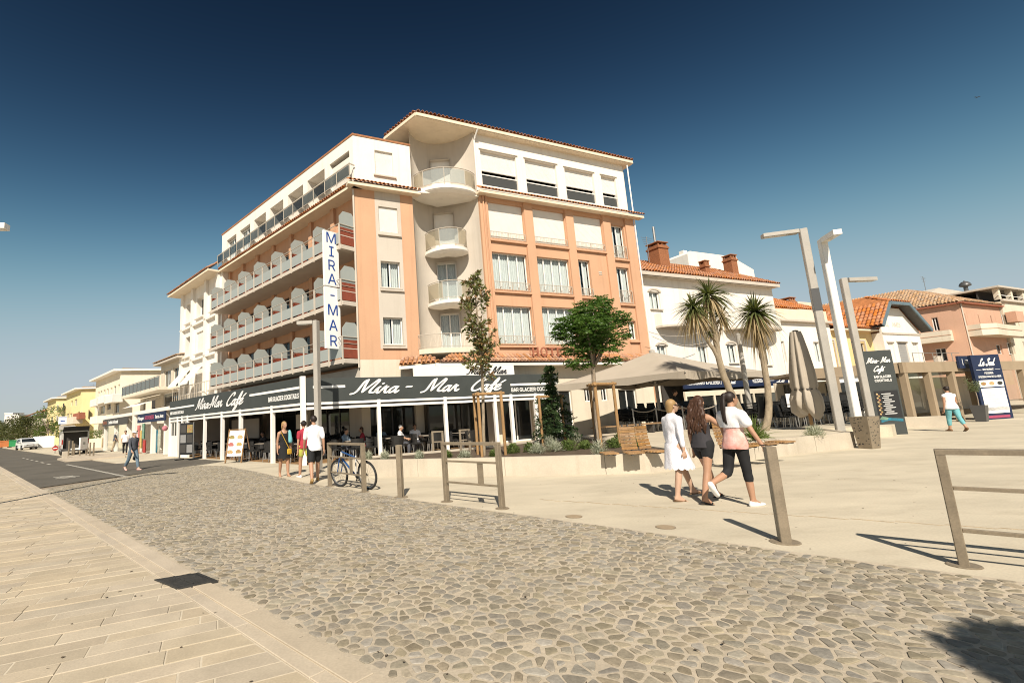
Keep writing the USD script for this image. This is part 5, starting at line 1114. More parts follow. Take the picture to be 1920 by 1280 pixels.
# goods at the souvenir shop: each hung towel, wetsuit and board is its own thing
GCOL = {'towel_pink': (.6, .2, .18), 'towel_red': (.45, .06, .05), 'towel_yellow': (.62, .45, .16), 'towel_green': (.2, .35, .25), 'board_pale': (.66, .68, .55), 'board_teal': (.03, .2, .28), 'ball_pink': (.7, .25, .3)}
for k, c in GCOL.items(): mat(k, c, .7, .25, 5, 20)
for k, (u, zt, h, w_, m, lab) in enumerate(((-41.6, 2.1, 1.5, .7, 'towel_pink', 'pink patterned beach towel hanging at the left of the souvenir shop front'), (-40.8, 1.7, 1.3, .5, 'towel_yellow', 'yellow beach towel hanging between pink and green towels outside the shop'), (-40.2, 2.2, 1.1, .5, 'towel_green', 'green beach towel hanging high outside the souvenir shop'), (-39.9, 1.0, .9, .6, 'towel_red', 'red patterned towel on the low rack outside the souvenir shop'))):
    n = 8; us = np.linspace(u, u+w_, n); b = B()
    for i in range(n-1):
        d0, d1 = .28+.05*math.sin(i*1.9), .28+.05*math.sin(i*1.9+1.9); b.hexa([S10.P(us[i], d0, zt-h), S10.P(us[i+1], d1, zt-h), S10.P(us[i+1], d1+.02, zt-h), S10.P(us[i], d0+.02, zt-h), S10.P(us[i], d0, zt), S10.P(us[i+1], d1, zt), S10.P(us[i+1], d1+.02, zt), S10.P(us[i], d0+.02, zt)])
    part(b, 'beach_towel', m, base=S10.P(u, .3, zt-h), label=lab, cat='towel')
for k, (u, h, m, lab) in enumerate(((-38.2, 2.0, 'board_pale', 'pale surfboard standing upright in the souvenir shop doorway'), (-38.8, 1.75, 'board_teal', 'teal surfboard standing upright left of the pale one'))):
    a = np.linspace(0, 2*pi, 25); ring = [(u+.26*math.cos(x), .95*h/2+.05+h/2*.95*math.sin(x)) for x in a[:-1]]; t = thing('surfboard', lab, 'surfboard', S10.P(u, -.3, 0)); part(B().poly(S10, ring, -.32, -.26), 'deck', m, t); part(B().poly(S10, [(u-.01, .2), (u+.01, .2), (u+.01, h-.1), (u-.01, h-.1)], -.262, -.255), 'stringer', 'wood', t)
t_ = trimesh.creation.icosphere(2, .18); t_.apply_translation(S10.P(-35.2, .2, 1.75)); q = thing('beach_ball', 'pink beach ball hanging right of the shop pillar', 'ball', S10.P(-35.2, .2, 1.75)); part(t_, 'ball_skin', 'ball_pink', q, True); part(B().tube([S10.P(-35.2, .2, 1.9), S10.P(-35.2, .2, 2.3)], .006, 4), 'cord', 'black_paint', q)
# ---- street things on the left
def box_post(name, label, cat, p, w_, h, m, group=None):
    t = thing(name, label, cat, (*p, 0), group); F0 = Fr(p, 135.4); part(B().cbox(F0, -w_/2, w_/2, -w_/2, w_/2, .0, h, .012), 'shaft', m, t); part(B().cbox(F0, -w_/2-.02, w_/2+.02, -w_/2-.02, w_/2+.02, 0, .04, .006), 'foot', m, t); return t
p = G(121, 861); box_post('stone_bollard', 'short square stone bollard at the near edge of the asphalt junction', 'bollard', p, .3, HT(121, 846, p), 'concrete')
part(B().flat([tuple(G(107, 862)), tuple(G(122, 866)), tuple(G(235, 857)), tuple(G(232, 852)), tuple(G(160, 853)), tuple(G(120, 858))], 0, .10), 'kerb', 'kerb', label='pale kerb along the asphalt junction by the stone bollard', cat='kerb')
for i, (x, y, yt) in enumerate(((128, 857, 826), (135, 855, 826), (138, 856, 832), (163, 853, 824), (168, 857, 829), (175, 857, 829))):
    p = G(x, y); box_post('barrier_post', ('thin steel post, leftmost of the row by the junction', 'thin steel post right beside the leftmost junction post', 'thin steel post just left of the white street board', 'tall thin steel post just right of the white street board', 'thin steel post second right of the white street board', 'thin steel post furthest right of the row by the junction')[i], 'post', p, .09, HT(x, yt, p), 'bronze_metal')
# white information board, no entry sign, direction sign, parking sign
p0, p1 = G(148, 857), G(162, 855); fr = Fr(p0, math.degrees(math.atan2(*(p1-p0)))); L = float(np.linalg.norm(p1-p0)); z1 = HT(150, 820, p0)
ib = thing('street_board', 'white free standing notice board on legs beside the steel posts', 'notice board', (*p0, 0)); part(B().cbox(fr, 0, L, -.05, .05, .55, z1, .01), 'panel', 'sign_white', ib)
for u in (.05, L-.1): part(B().box(fr, u, u+.06, -.04, .04, 0, .55), 'leg', 'bronze_metal', ib)
part(B().box(fr, L*.35, L*.65, .051, .056, .9, z1-.35), 'print', 'divider_glass', ib)
mat('sign_red', (.45, .03, .02), .45, .08, 2, 20)
p = G(103, 850); fr = Fr(p, 60); z = HT(103, 840, p); ne = thing('no_entry_sign', 'round red no entry sign low beside the parked van', 'road sign', (*p, 0)); c = B(); a = np.linspace(0, 2*pi, 25)[:-1]; r_ = .23
ds = part(c.poly(fr, [(r_*math.cos(x), z+r_*math.sin(x)) for x in a], 0, .02), 'disc', 'sign_red', ne); part(B().box(fr, -.15, .15, .021, .028, z-.04, z+.04), 'bar', 'sign_white', ds); part(B().tube([fr.P(0, -.03, 0), fr.P(0, -.03, z+.35)], .03, 6), 'pole', 'steel', ne)
p = G(110, 846); fr = Fr(p, 60); ps = thing('direction_sign', 'grey arrow direction board with small blue and white panel on a pole above the van', 'road sign', (*p, 0)); zz = HT(110, 788, p); za = HT(110, 802, p); part(B().tube([fr.P(0, -.03, 0), fr.P(0, -.03, zz+.5)], .04, 6), 'pole', 'steel', ps)
part(B().poly(fr, [(-.1, za-.22), (1.25, za-.22), (1.5, za), (1.25, za+.22), (-.1, za+.22)], 0, .03), 'arrow_board', 'lamp_paint', ps); pq = part(B().cbox(fr, -.2, .55, 0, .03, zz-.42, zz+.42, .01), 'panel', 'sign_white', ps); part(B().box(fr, -.17, .52, .031, .036, zz+.34, zz+.39).box(fr, -.17, .52, .0311, .0361, zz-.39, zz-.34).box(fr, .0, .4, .031, .036, zz-.12, zz-.02), 'print', 'sign_blue', pq)
# ---- vehicles
mat('car_white', (.80, .79, .77), .25, .03, 1, 20, spec=.5, coat=.6); mat('car_glass', (.02, .025, .03), .08, .1, 2, 20, spec=.6); mat('tyre', (.025, .024, .023), .8, .2, 6, 30); mat('van_grey', (.62, .60, .55), .3, .04, 1, 20, coat=.5); mat('lamp_lens', (.75, .75, .72), .15, .05, 2, 20, spec=.7)
def wheel(fr, u, d0, d1, r, parent):
    a = np.linspace(0, 2*pi, 21)[:-1]; w_ = part(B().poly(fr, sg.Polygon([(u+r*math.cos(x), r+r*math.sin(x)) for x in a], [[(u+r*.62*math.cos(x), r+r*.62*math.sin(x)) for x in a]]), d0, d1), 'wheel', 'tyre', parent)
    part(B().poly(fr, [(u+r*.62*math.cos(x), r+r*.62*math.sin(x)) for x in a], d0+.03, d1-.03), 'rim', 'steel', w_)
def car(name, label, base, az, m, prof, glass, W=1.78, taper=.12, zb=.9, wheels=(.8, 3.4), r=.33, L=4.3):
    """prof: side outline (u,z) of body and cabin; built as a loft with a narrower roof"""
    t = thing(name, label, 'car', base); fr = Fr(base[:2], az); pr = sg.Polygon(prof).buffer(.06).buffer(-.06)
    ring = np.array(pr.exterior.coords)[:-1]
    def off(u, z, s): k = max(0, (z-zb))*taper/.6; e = .10*max(0, abs(u-L/2)/(L/2)-.75)/.25; return s*(W/2-k-e)
    rs = [[fr.P(u, off(u, z, s)*f, z+(0 if f == 1 else 0)) for u, z in ring] for s, f in ((-1, 1), (1, 1))]
    b = B().rings([np.array(rs[0]), np.array(rs[1])], cap=False); 
    tri = trimesh.creation.triangulate_polygon(sg.Polygon(ring), engine='earcut')
    for s in (-1, 1): b.add([fr.P(u, off(u, z, s), z) for u, z in tri[0]], tri[1])
    part(b, 'body', m, t, smooth=35)
    for g in glass:
        for s in (-1, 1): part(B().add([fr.P(u, off(u, z, s)+s*.006, z) for u, z in g], [[0, i, i+1] for i in range(1, len(g)-1)]), 'side_window', 'car_glass', t)
    for s in (-1, 1):
        for u in wheels: wheel(fr, u, s*(W/2-.2), s*(W/2+.01), r, t)
    return t, fr, off
p = G(57, 842.5); prof = [(.05, .35), (.0, .62), (.12, .86), (1.0, 1.0), (1.75, 1.50), (2.3, 1.62), (3.4, 1.58), (4.1, 1.15), (4.28, .95), (4.3, .4), (4.0, .28), (.4, .28)]
uu = np.array([.73, -.68]); 
t, fr, off = car('parked_car', 'white hatchback parked facing the camera on the left of the road', (p[0], p[1], 0), 308, 'car_white', prof, [[(1.35, 1.02), (1.9, 1.46), (2.3, 1.53), (2.35, 1.0)], [(2.45, 1.0), (2.42, 1.53), (3.3, 1.5), (3.75, 1.05)]])
ws = lambda u, z, f: fr.P(u, f*(off(u, z, 1)-.08), z)
part(B().quad(ws(1.06, 1.045, -1)+[0, 0, .012], ws(1.06, 1.045, 1)+[0, 0, .012], ws(1.74, 1.50, 1)+[0, 0, .012], ws(1.74, 1.50, -1)+[0, 0, .012]), 'windscreen', 'car_glass', t)
for s in (-1, 1):
    part(B().bar(fr.P(-.0, s*.48, .70), fr.P(.03, s*.78, .72), .10, .15), 'headlight', 'lamp_lens', t); part(B().cbox(Fr(fr.P(1.25, s*.98, 0), fr.az), -.08, .08, -.1, .1, 1.0, 1.14, .02), 'mirror', 'car_white', t)
part(B().box(fr, -.035, .0, -.42, .42, .62, .74), 'grille', 'frame_dark', t); part(B().box(fr, -.03, .05, -.7, .7, .33, .45), 'bumper_intake', 'frame_dark', t); part(B().box(fr, -.045, -.036, -.26, .26, .50, .60), 'number_plate', 'sign_white', t)
# van with its tailgate raised
p = G(140, 852); vf = Fr(p, 321); vn = thing('delivery_van', 'grey van seen from behind with its black tailgate raised', 'van', (*p, 0))
part(B().box(vf, .02, 5.0, -.95, -.9, .35, 1.25).box(vf, .02, 5.0, .9, .95, .35, 1.25).box(vf, 1.4, 5.0, -.95, .95, 1.2, 1.9).box(vf, .02, 5.0, -.9, .9, .35, .5).box(vf, 1.35, 1.4, -.9, .9, .5, 1.9), 'body', 'van_grey', vn)
part(B().box(vf, .25, 1.34, -.89, .89, .51, 1.88), 'dark_load', 'room', vn); part(B().cbox(vf, -.1, 5.0, -.95, .95, 1.9, 2.02, .03), 'roof', 'van_grey', vn); part(B().quad(vf.P(.0, -.93, 1.95), vf.P(0, .93, 1.95), vf.P(-1.1, .88, 2.35), vf.P(-1.1, -.88, 2.35)).bar(vf.P(0, -.9, 1.93), vf.P(-1.1, -.85, 2.33), .06).bar(vf.P(0, .9, 1.93), vf.P(-1.1, .85, 2.33), .06), 'tailgate', 'black_paint', vn)
for s in (-1, 1): part(B().box(vf, -.0, .08, s*.95, s*.83, .5, 1.9), 'rear_pillar', 'van_grey', vn)
part(B().cbox(vf, -.12, .0, -.95, .95, .3, .55, .02), 'bumper', 'frame_dark', vn); part(B().box(vf, -.13, -.121, -.3, .3, .42, .54), 'number_plate', 'sign_white', vn)
for s in (-1, 1):
    part(B().box(vf, .0, 0.0-.012, s*.94, s*.85, .9, 1.3), 'tail_light', 'sign_red', vn)
    for u in (.9, 4.0): wheel(vf, u, s*.75, s*.96, .33, vn)
# waste containers by the trees
for (x, y, m, lab) in ((27, 832.5, (.03, .30, .10), 'green plastic waste container under the roadside trees'), (10, 833.5, (.62, .20, .06), 'orange construction barrier block left of the green container')):
    nm = 'waste_container' if y < 833 else 'road_barrier'; mm = nm+'_plastic'; mat(mm, m, .5, .1, 2, 20)
    p = AT(x, y-6, 92)[:2]; fr = Fr(p, 60); t = thing(nm, lab, 'container' if y < 833 else 'barrier', (*p, 0)); part(B().cbox(fr, -.7, .7, -.5, .5, .15, 1.2, .05), 'body', mm, t); part(B().cbox(fr, -.75, .75, -.55, .55, 1.2, 1.35, .04), 'lid', mm, t)
    for s in (-1, 1): part(B().cbox(fr, s*.5-.1, s*.5+.1, -.4, .4, 0, .15, .02), 'foot', 'frame_dark', t)
p = G(82, 840); fr = Fr(p, 60); t = thing('white_hoarding', 'white board panel standing right of the parked car', 'panel', (*p, 0)); part(B().cbox(fr, -1.3, 1.2, -.04, .04, .1, 1.75, .01), 'panel', 'sign_white', t)
for u in (-1.2, 1.1): part(B().box(fr, u-.05, u+.05, -.3, .3, 0, .1), 'foot', 'steel', t)
# ================================================================ things on the square
# --- barrier rails and channel posts along the road edge
def rail_frame(label, p0, p1, h, group='taupe metal barrier frames and posts', plate=True, bars=(.33, .68)):
    t = thing('barrier_rail', label, 'barrier', (*p0, 0), group); fr = Fr(p0, math.degrees(math.atan2(*(np.array(p1)-p0)))); L = float(np.linalg.norm(np.array(p1)-p0))
    for u in (0, L): part(B().cbox(fr, u-.035, u+.035, -.05, .05, 0, h-.05, .006), 'post', 'bronze_metal', t); part(B().lathe(fr.P(u, 0, 0), [(.12, 0), (.12, .006), (.11, .012)], 14), 'base_plate', 'bronze_metal', t)
    part(B().cbox(fr, -.035, L+.035, -.05, .05, h-.05, h, .006), 'top_bar', 'bronze_metal', t)
    for k in bars: part(B().cbox(fr, .036, L-.036, -.017, .017, h*k-.017, h*k+.017, .004), 'bar', 'bronze_metal', t)
    if plate: part(B().cbox(fr, L*.62, L*.62+.13, -.008, .008, h*bars[0]+.018, h*bars[1]-.018, .003), 'plate', 'bronze_metal', t)
    return t
def channel_post(label, p, h, az):
    t = thing('channel_post', label, 'bollard', (*p, 0), 'taupe metal barrier frames and posts'); fr = Fr(p, az)
    part(B().cbox(fr, -.065, -.02, -.05, .05, 0, h, .005).cbox(fr, .02, .065, -.05, .05, 0, h, .005).box(fr, -.02, .02, -.05, -.03, 0, h-.004), 'shaft', 'bronze_metal', t); part(B().cbox(fr, -.018, .018, -.028, -.01, .0, h-.05, .003), 'groove', 'frame_dark', t)
    part(B().lathe((*p, 0), [(.15, 0), (.15, .006), (.14, .012)], 16), 'base_plate', 'bronze_metal', t)
rail_frame('taupe barrier frame with the blue bicycle leaning behind it', G(619, 911), G(683, 922), 1.08)
rail_frame('taupe barrier frame right of the single post in front of the planter wall', G(838, 940), G(942, 953), 1.1, plate=True)
rail_frame('largest taupe barrier frame, cut off by the right edge of the picture', G(1808, 1060), G(1808, 1060)+EV*2.3, 1.04, plate=False, bars=(.30, .66))
channel_post('grooved taupe post between the bicycle and the second barrier frame', G(752, 932), 1.05, 20); channel_post('grooved taupe post right of the three walking women, tallest in the picture', G(1472, 1016), 1.05, 20)
rail_frame('small barrier frame behind the planter, in front of the cafe tables', G(814, 872), G(833, 871), 1.1, 'small barrier frames behind the planter', False); rail_frame('small barrier frame behind the left tree stake', G(866, 868), G(883, 867), 1.1, 'small barrier frames behind the planter', False)
# --- drain grate on the kerb band
dg = thing('drain_grate', 'black cast iron drain grate dished into the kerb band', 'drain', (*G(348, 1093), 0)); c = [G(289, 1091), G(335, 1108), G(408, 1093), G(372, 1078)]; cc = np.mean(c, 0); DF = Fr(cc, math.degrees(math.atan2(*((c[2]-c[1])))))
dq = sg.Polygon([tuple(q) for q in c]); dgv = (c[2]-c[1])/np.linalg.norm(c[2]-c[1]); dgw = (c[0]-c[1])
part(B().flat(dq.difference(dq.buffer(-.025, join_style=2)), .0, .031), 'frame', 'iron', dg); part(B().flat(dq.buffer(-.02, join_style=2), .0, .0215), 'pit', 'black_paint', dg)
for k, f_ in enumerate(np.linspace(.06, .90, 11)):
    for g0_, g1_ in ((.06, .46), (.54, .94)):
        P_ = [c[1]+(c[2]-c[1])*q+(c[0]-c[1])*w for q, w in ((g0_, f_), (g1_, f_), (g1_, f_+.045), (g0_, f_+.045))]; part(B().flat([tuple(q) for q in P_], .022, .029), 'bar', 'iron', dg)
P_ = [c[1]+(c[2]-c[1])*q+(c[0]-c[1])*w for q, w in ((.47, .02), (.53, .02), (.53, .98), (.47, .98))]; part(B().flat([tuple(q) for q in P_], .022, .0305), 'rib', 'iron', dg)
# manhole rings in the plaza
for (x, y, lab) in ((1076, 968, 'small round cover in the paving left of the three women'), (1248, 988, 'small round cover in the paving below the three women')):
    t = thing('manhole_cover', lab, 'manhole cover', (*G(x, y), 0)); part(B().lathe((*G(x, y), 0), [(.125, 0), (.125, .004), (.112, .005)], 20), 'rim', 'bronze_metal', t); part(B().lathe((*G(x, y), 0), [(.11, 0), (.11, .007), (.02, .0075)], 20), 'lid', 'taupe_pale', t)
# --- street lamps: square masts with a flat arm
def lamp(label, p, z0, h, az, arm, w, m, head=.16, collar=None, az_m=20):
    t = thing('street_lamp', label, 'street lamp', (*p, z0)); fr = Fr(p, az_m); q = w/2
    part(B().cbox(fr, -q, q, -q*.7, q*.7, z0, z0+h, .02), 'mast', m, t); a = math.radians(az); d = np.array([math.sin(a), math.cos(a), 0]); top = np.array([p[0], p[1], z0+h-head*.5])
    part(B().bar(top+d*q, top+d*(q+arm), w*.85, head), 'arm', m, t); part(B().bar(top+d*(q+arm*.35)-[0, 0, head*.5+.008], top+d*(q+arm*.95)-[0, 0, head*.5+.008], w*.6, .015), 'lamp_panel', 'lamp_lens', t)
    part(B().cbox(fr, -q-.06, q+.06, -q*.7-.06, q*.7+.06, z0, z0+.02, .005), 'base_plate', m, t)
    if collar: part(B().cbox(fr, -q-.004, q+.004, -q*.7-.004, q*.7+.004, z0+collar[0], z0+collar[1], .004), 'sleeve', 'lamp_dark', t)
    return t
p = G(598, 880); lamp('slim grey street lamp in front of the cafe corner', p, 0, HT(586, 601, p), 270, .55, .24, 'lamp_paint', .12)
p = G(1577, 812, .35); lamp('grey street lamp with dark sleeve, leftmost of the three tall masts', p, .3, HT(1500, 431, p)-.3, 285, 1.05, .30, 'lamp_paint', .12, (4.0, 4.75), 30)
p = G(1612, 812, .35); lamp('white street lamp with its head towards the viewer, middle of the three tall masts', p, .3, HT(1546, 447, p)-.3, 195, .75, .27, 'lamp_white', .16, None, 20)
p = G(1636, 800, .35); lamp('grey street lamp with its arm to the right, rightmost of the three tall masts', p, .3, HT(1575, 523, p)-.3, 85, 1.15, .27, 'lamp_paint', .13, None, 25)
_t = AT(12, 424, 10.9); p = np.array([_t[0]-1.1, 10.75]); lamp('street lamp at the left edge, only its arm tip in view', p, 0, float(_t[2])+.07, 80, .98, .24, 'lamp_white', .14, None, 10)
p = G(1412, 803, .4); t = thing('grey_mast', 'plain slim grey mast between the two palms', 'mast', (*p, .3)); part(B().tube([(p[0], p[1], .3), (p[0], p[1], HT(1393, 628, p))], [.11, .08], 10), 'mast', 'lamp_paint', t); part(B().lathe((p[0], p[1], HT(1393, 628, p)), [(.085, 0), (.085, .06), (.02, .1)], 10), 'cap', 'lamp_paint', t)
# --- long planter with retaining wall
pl_f = [G(655, 893), G(850, 893), G(1000, 891.5), G(1120, 889.5), G(1220, 886.5), G(1290, 877), G(1350, 868), G(1480, 853), G(1606, 839)]
# back edge behind the beds
pl_b = [np.array([12.9, 15.2]), np.array([13.7, 17.8]), np.array([12.7, 18.4]), np.array([9.2, 21.0]), np.array([4.2, 18.6]), np.array([1.0, 16.3]), np.array([-1.9, 15.3])]
ring = sg.Polygon([tuple(q) for q in pl_f+pl_b]).buffer(0)
pw_ = thing('planter_wall', 'long low pale concrete planter wall behind the posts and the walking women', 'wall', (*pl_f[2], 0))
HW_ = .46
inner_ = ring.buffer(-.16)
band = ring.difference(inner_); L0 = sg.LineString([tuple(q) for q in pl_f]); cuts = [L0.interpolate(d) for d in np.arange(2.2, L0.length, 2.4)]
segs = band
for k, c in enumerate(cuts): segs = segs.difference(c.buffer(.2).intersection(sg.LineString([(c.x-.5, c.y-1.2), (c.x+.5, c.y+1.2)]).buffer(.004)))
for g in getattr(segs, 'geoms', [segs]):
    if g.area > .02: part(B().flat(g, 0, HW_), 'wall_segment', 'concrete', pw_)
split = sg.Polygon([(6.2, 5), (6.2, 30), (-20, 30), (-20, 5)])
part(B().flat(inner_.intersection(split), 0, .40), 'planting_bed', 'soil', pw_); part(B().flat(inner_.difference(split), 0, .435), 'raised_floor', 'plaza', pw_)
# --- terrace platform for the restaurant chairs
tp = sg.Polygon([(9.4, 21.2), (12.9, 18.55), (14.2, 17.7), (16.2, 16.9), (22, 22), (19, 33), (10.5, 32)]); part(B().flat(tp, 0, .38), 'terrace_platform', 'plaza', kind='structure')
# --- slatted wooden seats on the planter
def wood_seat(label, pf, az, back, w=.62):
    t = thing('slatted_seat', label, 'seat', (*pf, HW_), 'slatted wooden seats on the planter wall'); fr = Fr(pf, az)
    for k in range(6): part(B().cbox(fr, 0, w, .0-k*.085-.07, .0-k*.085, HW_+.03, HW_+.065, .01), 'slat', 'wood', t)
    for u in (.08, w-.12): part(B().box(fr, u, u+.05, -.48, -.01, HW_+.002, HW_+.03), 'bearer', 'frame_dark', t)
    if back:
        for k in range(7):
            z = HW_+.09+k*.078; d = -.50-.015*k-.02*math.sin(k*.6); part(B().cbox(fr, .0, w, d-.03, d, z, z+.068, .01), 'back_slat', 'wood', t)
        for u in (.1, w-.14): part(B().bar(fr.P(u, -.525, HW_), fr.P(u, -.645, HW_+.68), .04, .03), 'support', 'frame_dark', t)
for (x, y, lab, bk, w) in ((1133, 850, 'low slatted wooden seat without back beside the tree stakes', False, .34), (1178, 849, 'slatted wooden seat with back, left of the pair by the three women', True, .37), (1232, 846, 'slatted wooden seat with back, nearest the woman in white', True, .37), (1386, 838, 'slatted wooden seat with tall back just right of the three women', True, .34), (1402, 836, 'flat slatted seat at the foot of the left palm', False, .40), (1440, 832, 'flat slatted seat at the foot of the right palm', False, .40), (1472, 828, 'flat slatted seat, rightmost on the planter wall', False, .40)):
    wood_seat(lab, G(x, y, HW_+.06), 97 if x < 1220 else 69, bk, w)
# wooden bench plank line behind the beds
p0, p1 = G(1078, 806, .8), G(1245, 800, .8); fr = Fr(np.array([7.0, 18.6]), 66); bp = thing('plank_bench', 'long reddish wooden plank bench in front of the roped terrace', 'bench', fr.P(0, 0, .38))
for k in range(3): part(B().cbox(fr, -.6, 4.0, -.12*k-.1, -.12*k, .78, .82, .008), 'plank', 'wood', bp)
for u in (-.4, 1.0, 2.4, 3.8): part(B().box(fr, u, u+.08, -.32, -.04, .0, .78), 'leg', 'frame_dark', bp)
# --- restaurant terrace: black stacking chairs in rows, rope posts
F0 = Fr((0, 0), 90)
def make_rchair(label, base, rot, group):
    t = local_thing('terrace_chair', label, 'chair', base, group, rot)
    b = B().cbox(F0, -.23, .23, -.22, .24, .42, .455, .015); part(b, 'seat', 'wicker', t)
    part(B().hexa([np.array(q) for q in ((-.23, .21, .455), (.23, .21, .455), (.23, .235, .455), (-.23, .235, .455), (-.22, .30, .90), (.22, .30, .90), (.22, .325, .90), (-.22, .325, .90))]), 'backrest', 'wicker', t)
    for sx in (-1, 1):
        part(B().tube([(sx*.235, -.2, .0), (sx*.235, -.19, .42)], .012, 6), 'leg', 'alu', t); part(B().tube([(sx*.235, .27, .0), (sx*.235, .21, .42)], .012, 6), 'leg', 'alu', t); part(B().tube([(sx*.235, -.19, .42), (sx*.235, -.17, .64), (sx*.235, .2, .66)], .018, 6), 'armrest', 'wicker', t)
    return t
rch0 = None
GRC = 'black chairs crowded on the restaurant terrace'
n_ = 0
for row in range(6):
    for k in range(17):
        q = np.array([13.9, 18.5])+np.array([math.sin(math.radians(66)), math.cos(math.radians(66))])*(-2.8+k*.53)+np.array([-.41, .91])*row*.85
        if not tp.buffer(-.25).contains(sg.Point(*q)): continue
        z = .38; lean = rr.uniform(-9, 9)
        tw = 4 if row == 1 and k % 4 != 2 else 3 if row == 0 and k % 5 else 2 if row in (2, 3) else 1
        for s in range(tw):
            b_ = (q[0]+.04*s, q[1]+.05*s, z+s*.12)
            lab = 'black chair with metal legs among the crowded rows on the restaurant terrace'
            if rch0 is None: rch0 = make_rchair(lab, b_, 24+lean, GRC)
            else: copy_of(rch0, lab, b_, 24+lean+(180 if row % 2 else 0), GRC)
for row in range(3):
    for k in range(8):
        q = np.array([9.7, 22.2])+np.array([.914, .407])*(.0+k*.62)+np.array([-.41, .91])*row*1.0
        if tp.buffer(-.2).contains(sg.Point(*q)):
            for s in range(4 if row == 0 else 2): copy_of(rch0, 'black chair with metal legs among the crowded rows on the restaurant terrace', (q[0]+.04*s, q[1]+.05*s, .38+.12*s), 24+rr.uniform(-6, 6), GRC)
GRT = 'black covered tables between the terrace chairs'
for row in (0, 2):
    for k in range(0, 11, 3):
        q = np.array([13.6, 19.2])+np.array([.914, .407])*(-2.0+k*.62)+np.array([-.41, .91])*row*1.05; t = thing('terrace_table', 'black topped table between the chairs on the restaurant terrace', 'table', (*q, .38), GRT); fr = Fr(q, 66)
        part(B().cbox(fr, -.35, .35, -.35, .35, 1.08, 1.11, .01), 'tabletop', 'black_paint', t); part(B().lathe((*q, .38), [(.03, 0), (.03, .7)], 8), 'column', 'alu', t)
rp = [G(1184, 800, .4), G(1224, 800, .4)]; rp = [np.array([9.0, 20.9]), np.array([9.75, 20.35]), np.array([10.6, 19.85]), np.array([11.6, 19.2])]
for k, q in enumerate(rp):
    t = thing('rope_post', ('steel rope post, leftmost of the four by the plank bench', 'steel rope post, second from the left by the plank bench', 'steel rope post just left of the woman in white', 'steel rope post behind the woman in white')[k], 'rope post', (*q, .38)); part(B().lathe((*q, .38), [(.03, 0), (.03, .98), (.045, 1.0), (.03, 1.05), (.0, 1.06)], 10), 'post', 'steel', t); part(B().lathe((*q, .38), [(.16, 0), (.16, .02), (.04, .05)], 14), 'foot', 'steel', t)
    if k < 3:
        q2 = rp[k+1]; x = np.linspace(0, 1, 12); tt = thing('rope', ('pale rope slung between the two leftmost rope posts', 'pale rope slung between the second and third rope posts', 'pale rope slung behind the woman in white')[k], 'rope', (*q, 1.38)); part(B().tube([(q[0]+(q2[0]-q[0])*s, q[1]+(q2[1]-q[1])*s, 1.38-.5*s*(1-s)) for s in x], .02, 6), 'strand', 'canvas', tt)
# --- big square parasol and closed ones
pp = np.array([10.75, 22.1]); za = 4.0; ub = thing('parasol', 'large open beige square parasol over the terrace', 'parasol', (*pp, .38)); ra = 4.55; ze = 2.74; a0 = math.radians(-13)
cs_ = [np.array([pp[0]+ra*math.cos(a0+k*pi/2), pp[1]+ra*math.sin(a0+k*pi/2), ze]) for k in range(4)]; ap = np.array([pp[0], pp[1], za])
b = B(); n = 10
for k in range(4):
    A_, C_ = cs_[k], cs_[(k+1) % 4]; grid = []
    for i in range(n+1):
        s = i/n; P0, P1 = ap+(A_-ap)*s, ap+(C_-ap)*s; sag = .55*s*(1-s)
        rowp = [P0+(P1-P0)*t_-np.array([0, 0, .0+sag*.5])+np.array([0, 0, -.32*s*s*4*t_*(1-t_)*-.0])+(ap*[1, 1, 0]+[0, 0, (P0+(P1-P0)*t_)[2]]-(P0+(P1-P0)*t_))*.07*s*4*t_*(1-t_) for t_ in np.linspace(0, 1, n+1)]; grid.append(rowp)
    for i in range(n):
        for j in range(n): b.quad(grid[i][j], grid[i+1][j], grid[i+1][j+1], grid[i][j+1])
    for j in range(n): q0, q1 = grid[n][j], grid[n][j+1]; dz = np.array([0, 0, -.28-.05*math.sin(j*1.3)]); dz1 = np.array([0, 0, -.28-.05*math.sin((j+1)*1.3)]); b.quad(q0, q1, q1+dz1, q0+dz)
part(b, 'canopy', 'canvas', ub, smooth=40); part(B().lathe((*pp, 0), [(.075, .38), (.075, za-.1), (.12, za-.05), (.12, za+.06), (.03, za+.12)], 12), 'pole', 'lamp_paint', ub)
for k in range(4): part(B().bar(ap-[0, 0, .25], cs_[k]-[0, 0, .08], .05, .04), 'rib', 'frame_dark', ub); part(B().bar(ap-[0, 0, 1.5], ap+(cs_[k]-ap)*.5-[0, 0, .3], .04), 'strut', 'frame_dark', ub)
